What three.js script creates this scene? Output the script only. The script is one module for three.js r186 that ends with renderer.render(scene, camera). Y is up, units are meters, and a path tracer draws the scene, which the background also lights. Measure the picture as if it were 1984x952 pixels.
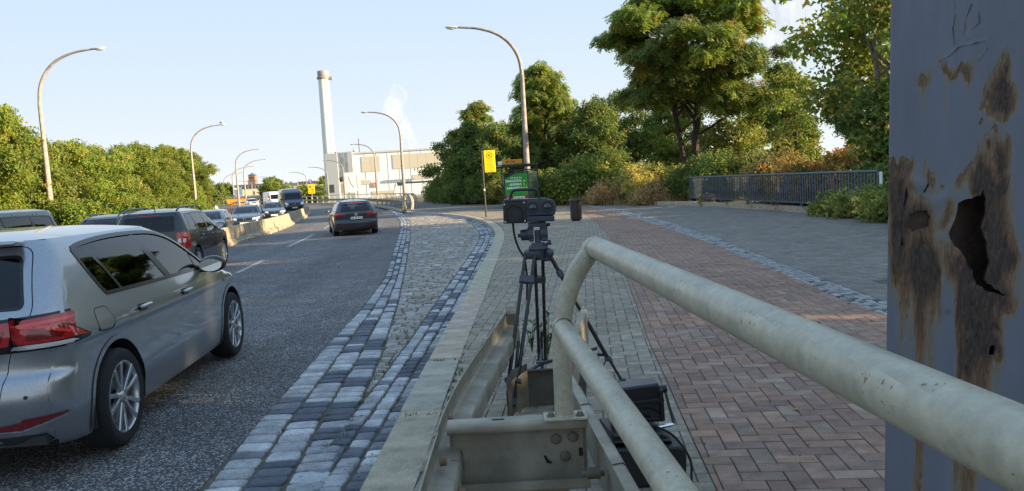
import * as THREE from 'three';
import { mergeGeometries } from 'three/addons/utils/BufferGeometryUtils.js';
import { RoundedBoxGeometry } from 'three/addons/geometries/RoundedBoxGeometry.js';
import { MarchingCubes } from 'three/addons/objects/MarchingCubes.js';

// ---------------------------------------------------------------- camera, sky, sun, exposure
const clamp = (x, a, b) => Math.min(b, Math.max(a, x)), sstep = (a, b, x) => { const t = clamp((x - a) / (b - a), 0, 1); return t * t * (3 - 2 * t); };
const scene = new THREE.Scene();
const camera = new THREE.PerspectiveCamera(35.55, 1024 / 491, 0.05, 6000);
camera.position.set(0, 1.72, 0);
camera.rotation.set(THREE.MathUtils.degToRad(-4.75), 0, THREE.MathUtils.degToRad(-3.4), 'XYZ');
const renderer = new THREE.WebGLRenderer({ antialias: true });
renderer.toneMapping = THREE.LinearToneMapping;
renderer.toneMappingExposure = 2.48;
renderer.shadowMap.enabled = true;

const SUN_AZ = THREE.MathUtils.degToRad(104), SUN_EL = THREE.MathUtils.degToRad(13.5);
const sunDir = new THREE.Vector3(Math.sin(SUN_AZ) * Math.cos(SUN_EL), Math.sin(SUN_EL), -Math.cos(SUN_AZ) * Math.cos(SUN_EL));
{
  const w = 1024, h = 512, d = new Float32Array(w * h * 4), v = new THREE.Vector3();
  for (let j = 0; j < h; j++) for (let i = 0; i < w; i++) {
    const el = ((j + 0.5) / h - 0.5) * Math.PI, az = ((i + 0.5) / w - 0.5) * 2 * Math.PI; // row 0 is the nadir
    v.set(Math.cos(el) * Math.cos(az), Math.sin(el), Math.cos(el) * Math.sin(az));
    const e = Math.max(0, Math.sin(el)), t = 1 - Math.exp(-e * 4.2), c = Math.max(0, v.dot(sunDir));
    const g1 = Math.pow(c, 24) * 0.9 + Math.pow(c, 5) * 0.2;
    const k = (j * w + i) * 4;
    const z = sstep(0.3, 0.9, e); d[k] = 0.785 * (1 - t) + (0.38 - 0.07 * z) * t + g1 * 1.0; d[k + 1] = 0.815 * (1 - t) + (0.57 - 0.06 * z) * t + g1 * 0.86; d[k + 2] = 0.8 * (1 - t) + 0.81 * t + g1 * 0.62; d[k + 3] = 1;
    if (el < 0) { const f = Math.min(1, -el * 6); d[k] *= 1 - 0.65 * f; d[k + 1] *= 1 - 0.66 * f; d[k + 2] *= 1 - 0.7 * f; }
  }
  for (let k = 0; k < d.length; k++) if (k % 4 !== 3) d[k] *= 0.5;
  const sky = new THREE.DataTexture(d, w, h, THREE.RGBAFormat, THREE.FloatType);
  sky.mapping = THREE.EquirectangularReflectionMapping; sky.magFilter = THREE.LinearFilter; sky.needsUpdate = true;
  scene.background = sky; scene.environment = sky;
}
const sun = new THREE.DirectionalLight(new THREE.Color().setRGB(1.0, 0.77, 0.48), 5);
sun.position.copy(sunDir).multiplyScalar(150).add(new THREE.Vector3(0, 0, -40));
sun.target.position.set(0, 0, -40); sun.castShadow = true; sun.shadow.radius = 1.2; sun.shadow.mapSize.set(4096, 4096);
Object.assign(sun.shadow.camera, { left: -120, right: 120, top: 80, bottom: -80, near: 1, far: 500 });
scene.add(sun, sun.target);

// ---------------------------------------------------------------- helpers
const V = (x, y, z) => new THREE.Vector3(x, y, z), PI = Math.PI;
function rng(seed) { let a = seed >>> 0; return () => { a = (a + 0x6D2B79F5) >>> 0; let t = a; t = Math.imul(t ^ (t >>> 15), t | 1); t ^= t + Math.imul(t ^ (t >>> 7), t | 61); return ((t ^ (t >>> 14)) >>> 0) / 4294967296; }; }
const lerp = (a, b, t) => a + (b - a) * t;
// piecewise-linear through [k, v] pairs
function pl(a, k) { if (k <= a[0][0]) return a[0][1]; for (let i = 1; i < a.length; i++) if (k <= a[i][0]) return lerp(a[i - 1][1], a[i][1], (k - a[i - 1][0]) / (a[i][0] - a[i - 1][0])); return a[a.length - 1][1]; }
// monotone-ish cubic through [k, v] pairs
function sp(a) {
  const n = a.length, m = [];
  for (let i = 0; i < n; i++) {
    if (i === 0 || i === n - 1) { const j = i ? i - 1 : 0; m.push((a[j + 1][1] - a[j][1]) / (a[j + 1][0] - a[j][0])); continue; }
    const d0 = (a[i][1] - a[i - 1][1]) / (a[i][0] - a[i - 1][0]), d1 = (a[i + 1][1] - a[i][1]) / (a[i + 1][0] - a[i][0]);
    m.push(d0 * d1 <= 0 ? 0 : 2 * d0 * d1 / (d0 + d1));
  }
  return (k) => {
    if (k <= a[0][0]) return a[0][1] + m[0] * (k - a[0][0]); if (k >= a[n - 1][0]) return a[n - 1][1] + m[n - 1] * (k - a[n - 1][0]);
    let i = 1; while (k > a[i][0]) i++;
    const h = a[i][0] - a[i - 1][0], t = (k - a[i - 1][0]) / h, t2 = t * t, t3 = t2 * t;
    return (2 * t3 - 3 * t2 + 1) * a[i - 1][1] + (t3 - 2 * t2 + t) * h * m[i - 1] + (3 * t2 - 2 * t3) * a[i][1] + (t3 - t2) * h * m[i];
  };
}
const taken = {};
function numbered(n) { n = n.replace(/_\d{3}$/, ''); const k = taken[n] = (taken[n] ?? -1) + 1; return k ? `${n}_${String(k).padStart(3, '0')}` : n; }
function tag(o, label, category, group) { o.userData = { ...o.userData, label, category }; if (group) o.userData.group = group; return o; }
function thing(name, label, category, p = [0, 0, 0], turn = 0, group) {
  const o = new THREE.Group(); o.name = numbered(name); o.position.set(...p); o.rotation.y = turn; scene.add(o); return tag(o, label, category, group);
}
function structure(name, p = [0, 0, 0]) { const o = new THREE.Group(); o.name = numbered(name); o.position.set(...p); scene.add(o); o.userData = { kind: 'structure' }; return o; }
function prep(g) {
  g = g.index ? g.toNonIndexed() : g;
  for (const k of Object.keys(g.attributes)) if (!['position', 'normal', 'uv', 'color'].includes(k)) g.deleteAttribute(k);
  if (!g.attributes.normal) g.computeVertexNormals();
  return g;
}
// uv in metres from the dominant axis of each face
function boxUV(g) {
  g = prep(g); const p = g.attributes.position, n = g.attributes.normal, uv = new Float32Array(p.count * 2);
  for (let i = 0; i < p.count; i += 3) {
    let ax = 0, ay = 0, az = 0; for (let k = 0; k < 3; k++) { ax += Math.abs(n.getX(i + k)); ay += Math.abs(n.getY(i + k)); az += Math.abs(n.getZ(i + k)); }
    for (let k = 0; k < 3; k++) {
      const X = p.getX(i + k), Y = p.getY(i + k), Z = p.getZ(i + k);
      const [u, v] = ax >= ay && ax >= az ? [Z, Y] : ay >= az ? [X, Z] : [X, Y]; uv[(i + k) * 2] = u; uv[(i + k) * 2 + 1] = v;
    }
  }
  g.setAttribute('uv', new THREE.BufferAttribute(uv, 2)); return g;
}
function merge(list, keepUV) {
  list = (Array.isArray(list) ? list : [list]).filter(Boolean).map((g) => keepUV ? prep(g) : boxUV(g));
  const col = list.some((g) => g.attributes.color);
  for (const g of list) { if (col && !g.attributes.color) g.setAttribute('color', new THREE.BufferAttribute(new Float32Array(g.attributes.position.count * 3).fill(1), 3)); if (!g.attributes.uv) g.setAttribute('uv', new THREE.BufferAttribute(new Float32Array(g.attributes.position.count * 2), 2)); }
  return list.length > 1 ? mergeGeometries(list) : list[0];
}
function part(parent, name, geos, m, o = {}) {
  const mesh = new THREE.Mesh(merge(geos, o.uv), m); mesh.name = name; mesh.castShadow = mesh.receiveShadow = true;
  if (o.pos) mesh.position.set(...o.pos); if (o.rot) mesh.rotation.set(...o.rot); if (o.label) mesh.userData.label = o.label; if (o.kind) mesh.userData.kind = o.kind;
  parent.add(mesh); return mesh;
}
const tr = (g, x = 0, y = 0, z = 0, rx = 0, ry = 0, rz = 0) => { g = g.clone(); if (rx) g.rotateX(rx); if (ry) g.rotateY(ry); if (rz) g.rotateZ(rz); return g.translate(x, y, z); };
const bx = (w, h, d, x = 0, y = 0, z = 0, r = 0, rx = 0, ry = 0, rz = 0) => tr(r > 0 ? new RoundedBoxGeometry(w, h, d, 2, Math.min(r, w / 2.01, h / 2.01, d / 2.01)) : new THREE.BoxGeometry(w, h, d), x, y, z, rx, ry, rz);
function rod(a, b, r0, r1 = r0, seg = 14, caps = true) {
  const A = V(...a), B = V(...b), d = B.clone().sub(A), g = new THREE.CylinderGeometry(r1, r0, d.length(), seg, 1, !caps);
  g.applyQuaternion(new THREE.Quaternion().setFromUnitVectors(V(0, 1, 0), d.clone().normalize())); return g.translate(...A.add(B).multiplyScalar(0.5).toArray());
}
const bar = (a, b, w, h, up = [0, 1, 0]) => { // rectangular bar
  const A = V(...a), B = V(...b), z = B.clone().sub(A), L = z.length(); z.normalize(); const x = V(...up).cross(z).normalize(), y = z.clone().cross(x);
  const g = new THREE.BoxGeometry(w, h, L); g.applyMatrix4(new THREE.Matrix4().makeBasis(x, y, z)); return g.translate(...A.add(B).multiplyScalar(0.5).toArray());
};
const tube = (pts, r, n = 40, seg = 14) => new THREE.TubeGeometry(new THREE.CatmullRomCurve3(pts.map((p) => V(...p)), false, 'centripetal'), n, r, seg, false);
function taper(pts, r0, r1, seg = 7, n = 6) { // bent tapering limb
  const c = new THREE.CatmullRomCurve3(pts.map((p) => p.isVector3 ? p : V(...p))), g = new THREE.TubeGeometry(c, n, 1, seg, false), p = g.attributes.position, q = V();
  for (let i = 0; i <= n; i++) { c.getPointAt(i / n, q); const r = lerp(r0, r1, i / n); for (let k = 0; k <= seg; k++) { const j = i * (seg + 1) + k; p.setXYZ(j, q.x + (p.getX(j) - q.x) * r, q.y + (p.getY(j) - q.y) * r, q.z + (p.getZ(j) - q.z) * r); } }
  g.computeVertexNormals(); return g;
}
const lathe = (pts, seg = 40) => new THREE.LatheGeometry(pts.map((p) => new THREE.Vector2(...p)), seg);
function extrude(pts, depth, o = {}) { const s = new THREE.Shape(pts.map((p) => new THREE.Vector2(...p))); for (const h of o.holes ?? []) s.holes.push(new THREE.Path(h.map((p) => new THREE.Vector2(...p)))); return new THREE.ExtrudeGeometry(s, { depth, bevelEnabled: !!o.bevel, bevelSize: o.bevel ?? 0, bevelThickness: o.bevel ?? 0, bevelOffset: -(o.bevel ?? 0), bevelSegments: 2, curveSegments: 8 }); }
function sweepProfile(path, prof, closed = true) { // profile [[o, y]] (o = offset to the right of travel) swept along ground path [[x, z, y]]
  const pos = [], idx = [], uv = []; let s = 0; const n = path.length, m = prof.length; const per = [0]; for (let k = 1; k < m; k++) per.push(per[k - 1] + Math.hypot(prof[k][0] - prof[k - 1][0], prof[k][1] - prof[k - 1][1]));
  const rows = path.map((p, i) => { const a = path[Math.max(0, i - 1)], b = path[Math.min(n - 1, i + 1)]; let tx = b[0] - a[0], tz = b[1] - a[1]; const l = Math.hypot(tx, tz); tx /= l; tz /= l; if (i) s += Math.hypot(p[0] - path[i - 1][0], p[1] - path[i - 1][1]); return { p, nx: -tz, nz: tx, s }; });
  for (let k = 0; k < m - 1 + (closed ? 1 : 0); k++) { const a = prof[k], b = prof[(k + 1) % m], base = pos.length / 3; const l = Math.hypot(b[0] - a[0], b[1] - a[1]);
    for (const r of rows) { const sc = r.p[3] ?? 1; for (const [q, w] of [[a, per[k]], [b, per[k] + l]]) { pos.push(r.p[0] + r.nx * q[0] * sc, (r.p[2] ?? 0) + q[1], r.p[1] + r.nz * q[0] * sc); uv.push(r.s, w); } }
    for (let i = 0; i < n - 1; i++) { const j = base + i * 2; idx.push(j, j + 1, j + 2, j + 1, j + 3, j + 2); } }
  const g = new THREE.BufferGeometry(); g.setAttribute('position', new THREE.Float32BufferAttribute(pos, 3)); g.setAttribute('uv', new THREE.Float32BufferAttribute(uv, 2)); g.setIndex(idx); g.computeVertexNormals(); return g;
}
// ---------------------------------------------------------------- textures
function hash(i, j, s) { let h = Math.imul(i, 374761393) ^ Math.imul(j, 668265263) ^ Math.imul(s, 2147483647 ^ 0x5bd1e995); h = Math.imul(h ^ (h >>> 13), 1274126177); return ((h ^ (h >>> 16)) >>> 0) / 4294967296; }
function vnoise(x, y, per, s, per2 = per) { const xi = Math.floor(x), yi = Math.floor(y), fx = x - xi, fy = y - yi, u = fx * fx * (3 - 2 * fx), v = fy * fy * (3 - 2 * fy), m = (a) => ((a % per) + per) % per, k = (a) => ((a % per2) + per2) % per2; return lerp(lerp(hash(m(xi), k(yi), s), hash(m(xi + 1), k(yi), s), u), lerp(hash(m(xi), k(yi + 1), s), hash(m(xi + 1), k(yi + 1), s), u), v); }
function fbm(u, v, base, oct, s) { let a = 0, w = 0.5, t = 0; for (let o = 0; o < oct; o++) { a += w * vnoise(u * base, v * base, base, s + o * 17); t += w; w *= 0.55; base *= 2; } return a / t; }
function tex(size, fn, o = {}) { // fn(u, v, i, j) -> [r, g, b] 0..1 as stored
  const d = new Uint8Array(size * size * 4);
  for (let j = 0; j < size; j++) for (let i = 0; i < size; i++) { const c = fn(i / size, j / size, i, j), k = (j * size + i) * 4; const q = typeof c === 'number' ? [c, c, c] : c; for (let n = 0; n < 3; n++) d[k + n] = clamp(q[n] * 255, 0, 255); d[k + 3] = 255; }
  const t = new THREE.DataTexture(d, size, size); t.wrapS = t.wrapT = THREE.RepeatWrapping; t.magFilter = THREE.LinearFilter; t.minFilter = THREE.LinearMipmapLinearFilter; t.generateMipmaps = true;
  if (o.srgb) t.colorSpace = THREE.SRGBColorSpace; if (o.tile) t.repeat.set(1 / o.tile, 1 / o.tile); t.needsUpdate = true; return t;
}
const tile = (t, m, n = m) => { const c = t.clone(); c.repeat.set(1 / m, 1 / n); c.needsUpdate = true; return c; };
function grainCells(size, cell, s) { // value of the nearest jittered seed: stones in a binder
  const n = size / cell; return (i, j) => { const ci = Math.floor(i / cell), cj = Math.floor(j / cell); let b = 1e9, b2 = 1e9, val = 0; for (let a = -1; a <= 1; a++) for (let c = -1; c <= 1; c++) { const X = ci + a, Y = cj + c, mx = (X + n) % n, my = (Y + n) % n, dx = (X + 0.15 + 0.7 * hash(mx, my, s)) * cell - i, dy = (Y + 0.15 + 0.7 * hash(mx, my, s + 1)) * cell - j, d = dx * dx + dy * dy; if (d < b) { b2 = b; b = d; val = hash(mx, my, s + 2); } else if (d < b2) b2 = d; } return [val, Math.sqrt(b2) - Math.sqrt(b)]; };
}
const T = {};
{ const gc = grainCells(1024, 8, 5), gf = grainCells(1024, 4, 9);
  T.asphalt = tex(1024, (u, v, i, j) => { const [a, e] = gc(i, j), [b] = gf(i, j), n = fbm(u, v, 4, 4, 3); let x = a > 0.6 && e > 1.0 ? 0.45 + 0.33 * hash(Math.floor(a * 9999), 1, 2) : 0.225 + 0.12 * b; x *= 0.84 + 0.32 * n; return [x, x * 0.97, x * 0.93]; }, { srgb: true });
  T.asphaltBump = tex(1024, (u, v, i, j) => { const [a, e] = gc(i, j); return a > 0.4 ? 0.5 + Math.min(0.5, e * 0.12) : 0.3; });
  T.asphaltFar = tex(512, (u, v, i, j) => { const n = fbm(u, v, 4, 5, 3), g = hash(i, j, 4); const x = 0.37 + 0.12 * (n - 0.5) + 0.07 * (g - 0.5); return [x * 1.08, x * 1.05, x]; }, { srgb: true });
}
T.speck = tex(512, (u, v, i, j) => 0.72 + 0.2 * (hash(i >> 1, j >> 1, 1) - 0.5) + 0.3 * (hash(i, j, 7) - 0.5) + 0.24 * (fbm(u, v, 6, 4, 11) - 0.5), { srgb: true });
T.soft = tex(512, (u, v, i, j) => 0.76 + 0.42 * (fbm(u, v, 4, 6, 21) - 0.5) + 0.05 * (hash(i, j, 2) - 0.5), { srgb: true });
T.mild = tex(512, (u, v, i, j) => 0.76 + 0.16 * (fbm(u, v, 5, 6, 23) - 0.5) + 0.04 * (hash(i, j, 6) - 0.5), { srgb: true });
T.rail = tex(1024, (u, v, i, j) => { let x = 0.76 + 0.14 * (fbm(u, v, 5, 6, 23) - 0.5) + 0.14 * (fbm(u, v, 30, 4, 24) - 0.5) + 0.05 * (hash(i, j, 6) - 0.5); const f = fbm(u, v, 60, 3, 25), g = fbm(u, v, 9, 3, 26); let c = [x, x, x]; if (f > 0.76 && g > 0.54) { const t = Math.min(1, (f - 0.76) * 14); c = [x * (1 - 0.3 * t), x * (1 - 0.42 * t), x * (1 - 0.52 * t)]; } return c; }, { srgb: true });
T.bump = tex(512, (u, v) => fbm(u, v, 8, 6, 31));
T.stone = tex(512, (u, v, i, j) => { const g = hash(i >> 2, j >> 2, 15), h = hash(i >> 1, j >> 1, 16), n = fbm(u, v, 7, 5, 17), c = fbm(u, v, 26, 3, 18); let x = 0.76 + 0.12 * (g - 0.5) + 0.14 * (h - 0.5) + 0.3 * (n - 0.5); if (c > 0.7) x -= 0.1; return x; }, { srgb: true });
T.fine = tex(512, (u, v, i, j) => 0.5 + 0.5 * (hash(i, j, 3) - 0.5) + 0.5 * (fbm(u, v, 24, 4, 41) - 0.5));
T.streak = tex(512, (u, v, i, j) => 0.76 + 0.3 * (vnoise(u * 40, v * 3, 40, 5, 3) - 0.5) * fbm(u, v, 4, 3, 8) * 2 + 0.24 * (fbm(u, v, 5, 5, 51) - 0.5), { srgb: true });
const lin = (r, g, b) => new THREE.Color().setRGB(r, g, b);
function mat(r, g, b, rough = 0.8, o = {}) {
  const { map, bump, bs = 0.002, tile: tl = 1, metal = 0, phys, ...rest } = o, k = map ? 1 / 0.54 : 1;
  const m = new (phys ? THREE.MeshPhysicalMaterial : THREE.MeshStandardMaterial)({ color: lin(r * k, g * k, b * k), roughness: rough, metalness: metal, side: THREE.DoubleSide, ...rest });
  if (map) m.map = tile(map, tl); if (bump) { m.bumpMap = tile(bump, tl); m.bumpScale = bs; } return m;
}
const M = {
  asphalt: mat(1, 1, 1, 0.85, {}), pavementBed: mat(0.2, 0.18, 0.15, 0.95, { map: T.speck, bump: T.fine, bs: 0.003, tile: 0.7 }),
  bed: mat(0.13, 0.115, 0.085, 1, { map: T.speck, bump: T.fine, bs: 0.006, tile: 0.5 }),
  stone: mat(1, 1, 1, 0.72, { map: T.stone, bump: T.bump, bs: 0.014, tile: 0.62, vertexColors: true }),
  brick: mat(1, 1, 1, 0.85, { map: T.speck, bump: T.fine, bs: 0.002, tile: 0.45, vertexColors: true }),
  kerb: mat(0.5, 0.42, 0.31, 0.88, { map: T.speck, bump: T.fine, bs: 0.004, tile: 0.6 }),
  ground: mat(0.12, 0.13, 0.07, 1, { map: T.soft, tile: 9 }),
  concrete: mat(0.34, 0.28, 0.195, 0.9, { map: T.streak, bump: T.bump, bs: 0.006, tile: 1.7 }),
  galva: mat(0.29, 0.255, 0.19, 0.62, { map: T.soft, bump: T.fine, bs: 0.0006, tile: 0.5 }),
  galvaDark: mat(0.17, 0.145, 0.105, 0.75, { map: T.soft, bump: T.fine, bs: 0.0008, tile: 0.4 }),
  lampGrey: mat(0.3, 0.26, 0.235, 0.6, { map: T.soft, tile: 1.1 }),
  black: mat(0.012, 0.013, 0.016, 0.5), blackSoft: mat(0.016, 0.017, 0.02, 0.75, { bump: T.fine, bs: 0.0006, tile: 0.2 }), rubber: mat(0.016, 0.016, 0.016, 0.85, { bump: T.fine, bs: 0.001, tile: 0.15 }),
  plasticGrey: mat(0.05, 0.055, 0.07, 0.5), chrome: mat(0.85, 0.85, 0.85, 0.12, { metal: 1 }), steel: mat(0.4, 0.37, 0.36, 0.32, { metal: 1 }), alu: mat(0.62, 0.63, 0.65, 0.3, { metal: 0.9 }),
  white: mat(0.78, 0.78, 0.76, 0.6), bark: mat(0.045, 0.033, 0.024, 0.95, { map: T.streak, bump: T.bump, bs: 0.02, tile: 0.6 }),
};
M.asphalt.vertexColors = true; M.asphalt.map = tile(T.asphalt, 1.7); M.asphalt.bumpMap = tile(T.asphaltBump, 1.7); M.asphalt.bumpScale = 0.005;
function canvasTex(w, h, draw) { const c = document.createElement('canvas'); c.width = w; c.height = h; const x = c.getContext('2d'); draw(x, w, h); const t = new THREE.CanvasTexture(c); t.colorSpace = THREE.SRGBColorSpace; t.magFilter = THREE.LinearFilter; return t; }
function printed(w, h, px, draw, o = {}) { const t = canvasTex(px, Math.round(px * h / w), draw); return new THREE.MeshStandardMaterial({ map: t, roughness: o.rough ?? 0.5, side: THREE.DoubleSide }); }
// ================================================================ GROUND, ROAD, PAVING
// polylines in plan, [z, x] so that pl(line, -z) gives x at a distance ahead
const flip = (a) => a.map(([x, z]) => [-z, x]);
const ROAD_R = [[-1.7, 14], [-1.85, 0], [-1.92, -4.5], [-2.02, -5.7], [-2.08, -7], [-2.17, -8.9], [-2.24, -11], [-2.5, -14.8], [-3.44, -22.4], [-4.39, -30.3], [-5.71, -39.7], [-7.85, -52.3], [-10.3, -64], [-14.2, -79], [-20.2, -98], [-29.5, -121], [-46, -152], [-73, -194], [-125, -262], [-225, -375]];
const STRIP_R = flip([[-1.06, 14], [-1.1, 0], [-1.17, -4.3], [-1.32, -6.3], [-1.42, -7.8], [-1.75, -11.3], [-2.33, -16.5], [-3.53, -26.7], [-5.13, -39], [-7.3, -52.4], [-9.7, -63]]);
const KERB = [[-1.1, 14], [-0.99, 2], [-0.9, -4.3], [-0.86, -6], [-0.82, -8], [-0.73, -11], [-0.58, -17.6], [-0.5, -22], [-0.52, -25.2], [-0.7, -28.4], [-1.03, -31.8], [-1.6, -35.8], [-2.25, -39], [-3.15, -42.3], [-4.6, -46.4], [-6.35, -50.2], [-7.4, -53.6], [-9.6, -63.5], [-13.5, -79], [-19.5, -98], [-28.8, -121], [-45.3, -152], [-72.3, -194], [-124.3, -262], [-224, -375]];
const KERB_F = flip(KERB), RS_L = flip([[-1.36, 14], [-1.36, -4.4], [-1.33, -5.15], [-1.27, -6.7], [-1.22, -8.5], [-1.17, -11.5], [-1.05, -17.6], [-0.99, -22], [-1.02, -25], [-1.2, -28], [-1.52, -31.4], [-2.05, -35.2], [-2.7, -38.4], [-3.55, -41.8], [-4.95, -45.8], [-6.65, -49.4]]);
const KERB_W = 0.3, WALK_Y = 0.12;
const RED_L = flip([[0.6, 14], [0.72, 0], [0.95, -3.7], [1.03, -4.7], [1.13, -5.8], [1.26, -7.3], [1.45, -9], [2.07, -14.9], [2.66, -20.9], [3.05, -27.4], [3.3, -34], [3.2, -44], [1.5, -58]]);
const MOS_L = flip([[3.3, 14], [3.5, 0], [3.78, -7], [3.85, -9], [4.05, -11.9], [4.31, -15.7], [4.5, -21.5], [4.6, -27.5], [4.65, -34], [4.2, -44], [2.6, -58]]);
const MOS_R = flip([[3.65, 14], [3.85, 0], [4.12, -7], [4.23, -9.4], [4.45, -13], [4.86, -17.8], [5.12, -24.5], [5.22, -31], [5.2, -37], [4.65, -44], [3.05, -58]]);
const PLAZA_R = flip([[9.5, 14], [9.8, -4], [9.95, -20], [9.9, -23], [9.6, -27.8], [8.4, -36.4], [4.5, -43.9], [1.8, -50], [-0.3, -56], [-8.4, -80], [-17, -108], [-28, -135]]);
const LANE_OFF = 3.35;
// points on the road: station along the right edge, offset to the left of it, falling 2 % to the left
function resample(line, step) { const out = []; for (let i = 0; i < line.length - 1; i++) { const [a, b] = [line[i], line[i + 1]], L = Math.hypot(b[0] - a[0], b[1] - a[1]), st = step(-(a[1] + b[1]) / 2), n = Math.max(1, Math.round(L / st)); for (let k = 0; k < n; k++) out.push([lerp(a[0], b[0], k / n), lerp(a[1], b[1], k / n)]); } out.push(line[line.length - 1]); return out; }
function smooth(line, times = 3) { for (let t = 0; t < times; t++) line = line.map((p, i) => i === 0 || i === line.length - 1 ? p : [(line[i - 1][0] + 2 * p[0] + line[i + 1][0]) / 4, (line[i - 1][1] + 2 * p[1] + line[i + 1][1]) / 4]); return line; }
const withNormals = (line) => line.map((p, i) => { const a = line[Math.max(0, i - 1)], b = line[Math.min(line.length - 1, i + 1)], l = Math.hypot(b[0] - a[0], b[1] - a[1]); return { x: p[0], z: p[1], tx: (b[0] - a[0]) / l, tz: (b[1] - a[1]) / l }; }); // right of travel is (-tz, tx)
const RS = withNormals(smooth(resample(ROAD_R, (d) => d < 60 ? 1.2 : 4), 4));
const fall = (off, z = 0) => -0.022 * clamp(off - 2.6, 0, 15.5) - (0.1 * sstep(-22, -42, z) + 0.06 * sstep(-60, -105, z)) * clamp(off - 8.4, 0, 4);
const roadAt = (s, off) => [s.x + s.tz * off, fall(off, s.z), s.z - s.tx * off];
function roadSample(z) { let b = RS[0]; for (const s of RS) if (Math.abs(s.z - z) < Math.abs(b.z - z)) b = s; return b; }
function roadY(x, z) { let b = 1e9, o = 0, sz = 0; for (const s of RS) { const dx = x - s.x, dz = z - s.z, d = dx * dx + dz * dz; if (d < b) { b = d; o = dx * s.tz - dz * s.tx; sz = s.z; } } return fall(o, sz); }
function ribbon(rows) { // rows of [x, y, z] of equal length
  const n = rows.length, m = rows[0].length, pos = [], uv = [], idx = []; for (const r of rows) for (const p of r) { pos.push(...p); uv.push(p[0], p[2]); }
  for (let i = 0; i < n - 1; i++) for (let k = 0; k < m - 1; k++) { const j = i * m + k; idx.push(j, j + 1, j + m, j + 1, j + m + 1, j + m); }
  const g = new THREE.BufferGeometry(); g.setAttribute('position', new THREE.Float32BufferAttribute(pos, 3)); g.setAttribute('uv', new THREE.Float32BufferAttribute(uv, 2)); g.setIndex(idx); g.computeVertexNormals();
  const ny = g.attributes.normal; if (ny.getY(0) < 0) { g.setIndex(idx.map((_, i) => idx[i - (i % 3) + [0, 2, 1][i % 3]])); g.computeVertexNormals(); } return g;
}
{
  const g = structure('ground'); part(g, 'ground', new THREE.CircleGeometry(4500, 64).rotateX(-PI / 2).translate(0, -1.25, -40), M.ground);
  // carriageways; tone of the worn surface: wheel tracks, old stains and repairs
  const OFFS = [...Array.from({ length: 29 }, (_, i) => i * 0.3), 9, 10, 11, 12, 13.5, 15, 17.2];
  const toned = (g) => { const p = g.attributes.position, c = new Float32Array(p.count * 3), W = OFFS.length; for (let i = 0; i < p.count; i++) { const o = OFFS[i % W], x = p.getX(i), z = p.getZ(i); let k = 1 + 0.62 * (fbm(x * 0.045 + 5, z * 0.02 + 5, 16, 4, 71) - 0.5) + 0.28 * (fbm(x * 0.2 + 40, z * 0.12 + 40, 64, 3, 72) - 0.5); for (const t of [0.95, 2.55, 4.5, 6.1]) k += 0.09 * Math.exp(-(((o - t) / 0.3) ** 2)); for (const t of [1.75, 5.3]) k -= 0.1 * Math.exp(-(((o - t) / 0.35) ** 2)); c[i * 3] = k * 0.97; c[i * 3 + 1] = k; c[i * 3 + 2] = k * 1.08; } g.setAttribute('color', new THREE.BufferAttribute(c, 3)); return g; };
  const r = structure('road'); const near = RS.filter((s) => s.z > -48), far = RS.filter((s) => s.z < -46);
  part(r, 'carriageway', toned(ribbon(near.map((s) => OFFS.map((o) => roadAt(s, o))))), M.asphalt);
  part(r, 'carriageway', ribbon(far.map((s) => OFFS.map((o) => roadAt(s, o).map((v, i) => i === 1 ? v - 0.003 : v)))), mat(1, 1, 1, 0.8, {})).material.map = tile(T.asphaltFar, 5);
  // body of the bridge under it
  part(r, 'roadbed', ribbon(RS.map((s) => [-1.5, -0.9, 20.6, 20.7].map((o, k) => { const p = roadAt(s, o); p[1] = [-1.35, -1.12, -1.14, -1.4][k]; return p; }))), M.concrete);
  const paint = mat(0.45, 0.44, 0.4, 0.7, { map: T.speck, tile: 0.6 });
  const dash = (z0, z1, off, w) => { const a = RS.filter((s) => s.z <= z0 && s.z >= z1); const rows = [{ ...roadSample(z0), z: z0 }, ...a, { ...roadSample(z1), z: z1 }].map((s) => ({ ...s, x: pl(flip(ROAD_R), -s.z) })); return ribbon(rows.map((s) => [off - w / 2, off + w / 2].map((o) => { const p = roadAt(s, o); p[1] += 0.005; return p; }))); };
  for (const [a, b] of [[-18.2, -21.4], [-26.4, -33.2], [-8.6, -12.0], [-38, -44]]) part(r, 'lane_marking', dash(a, b, LANE_OFF + (a < -24 ? 0.35 : 0.2), 0.13), paint);
  part(r, 'lane_marking', dash(-34, -160, 8.9, 0.13), paint);
  // far footway on the left of the bridge
  const w = structure('far_footway'); part(w, 'footway', sweepProfile(RS.filter((s) => s.z < 2).map((s) => { const p = roadAt(s, 17.2); return [p[0], p[2], p[1]]; }), [[0, -0.1], [0, 0.13], [-3.2, 0.13], [-3.2, -0.6]], false), mat(0.3, 0.28, 0.24, 0.9, { map: T.soft, tile: 1.2 }));
}
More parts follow.
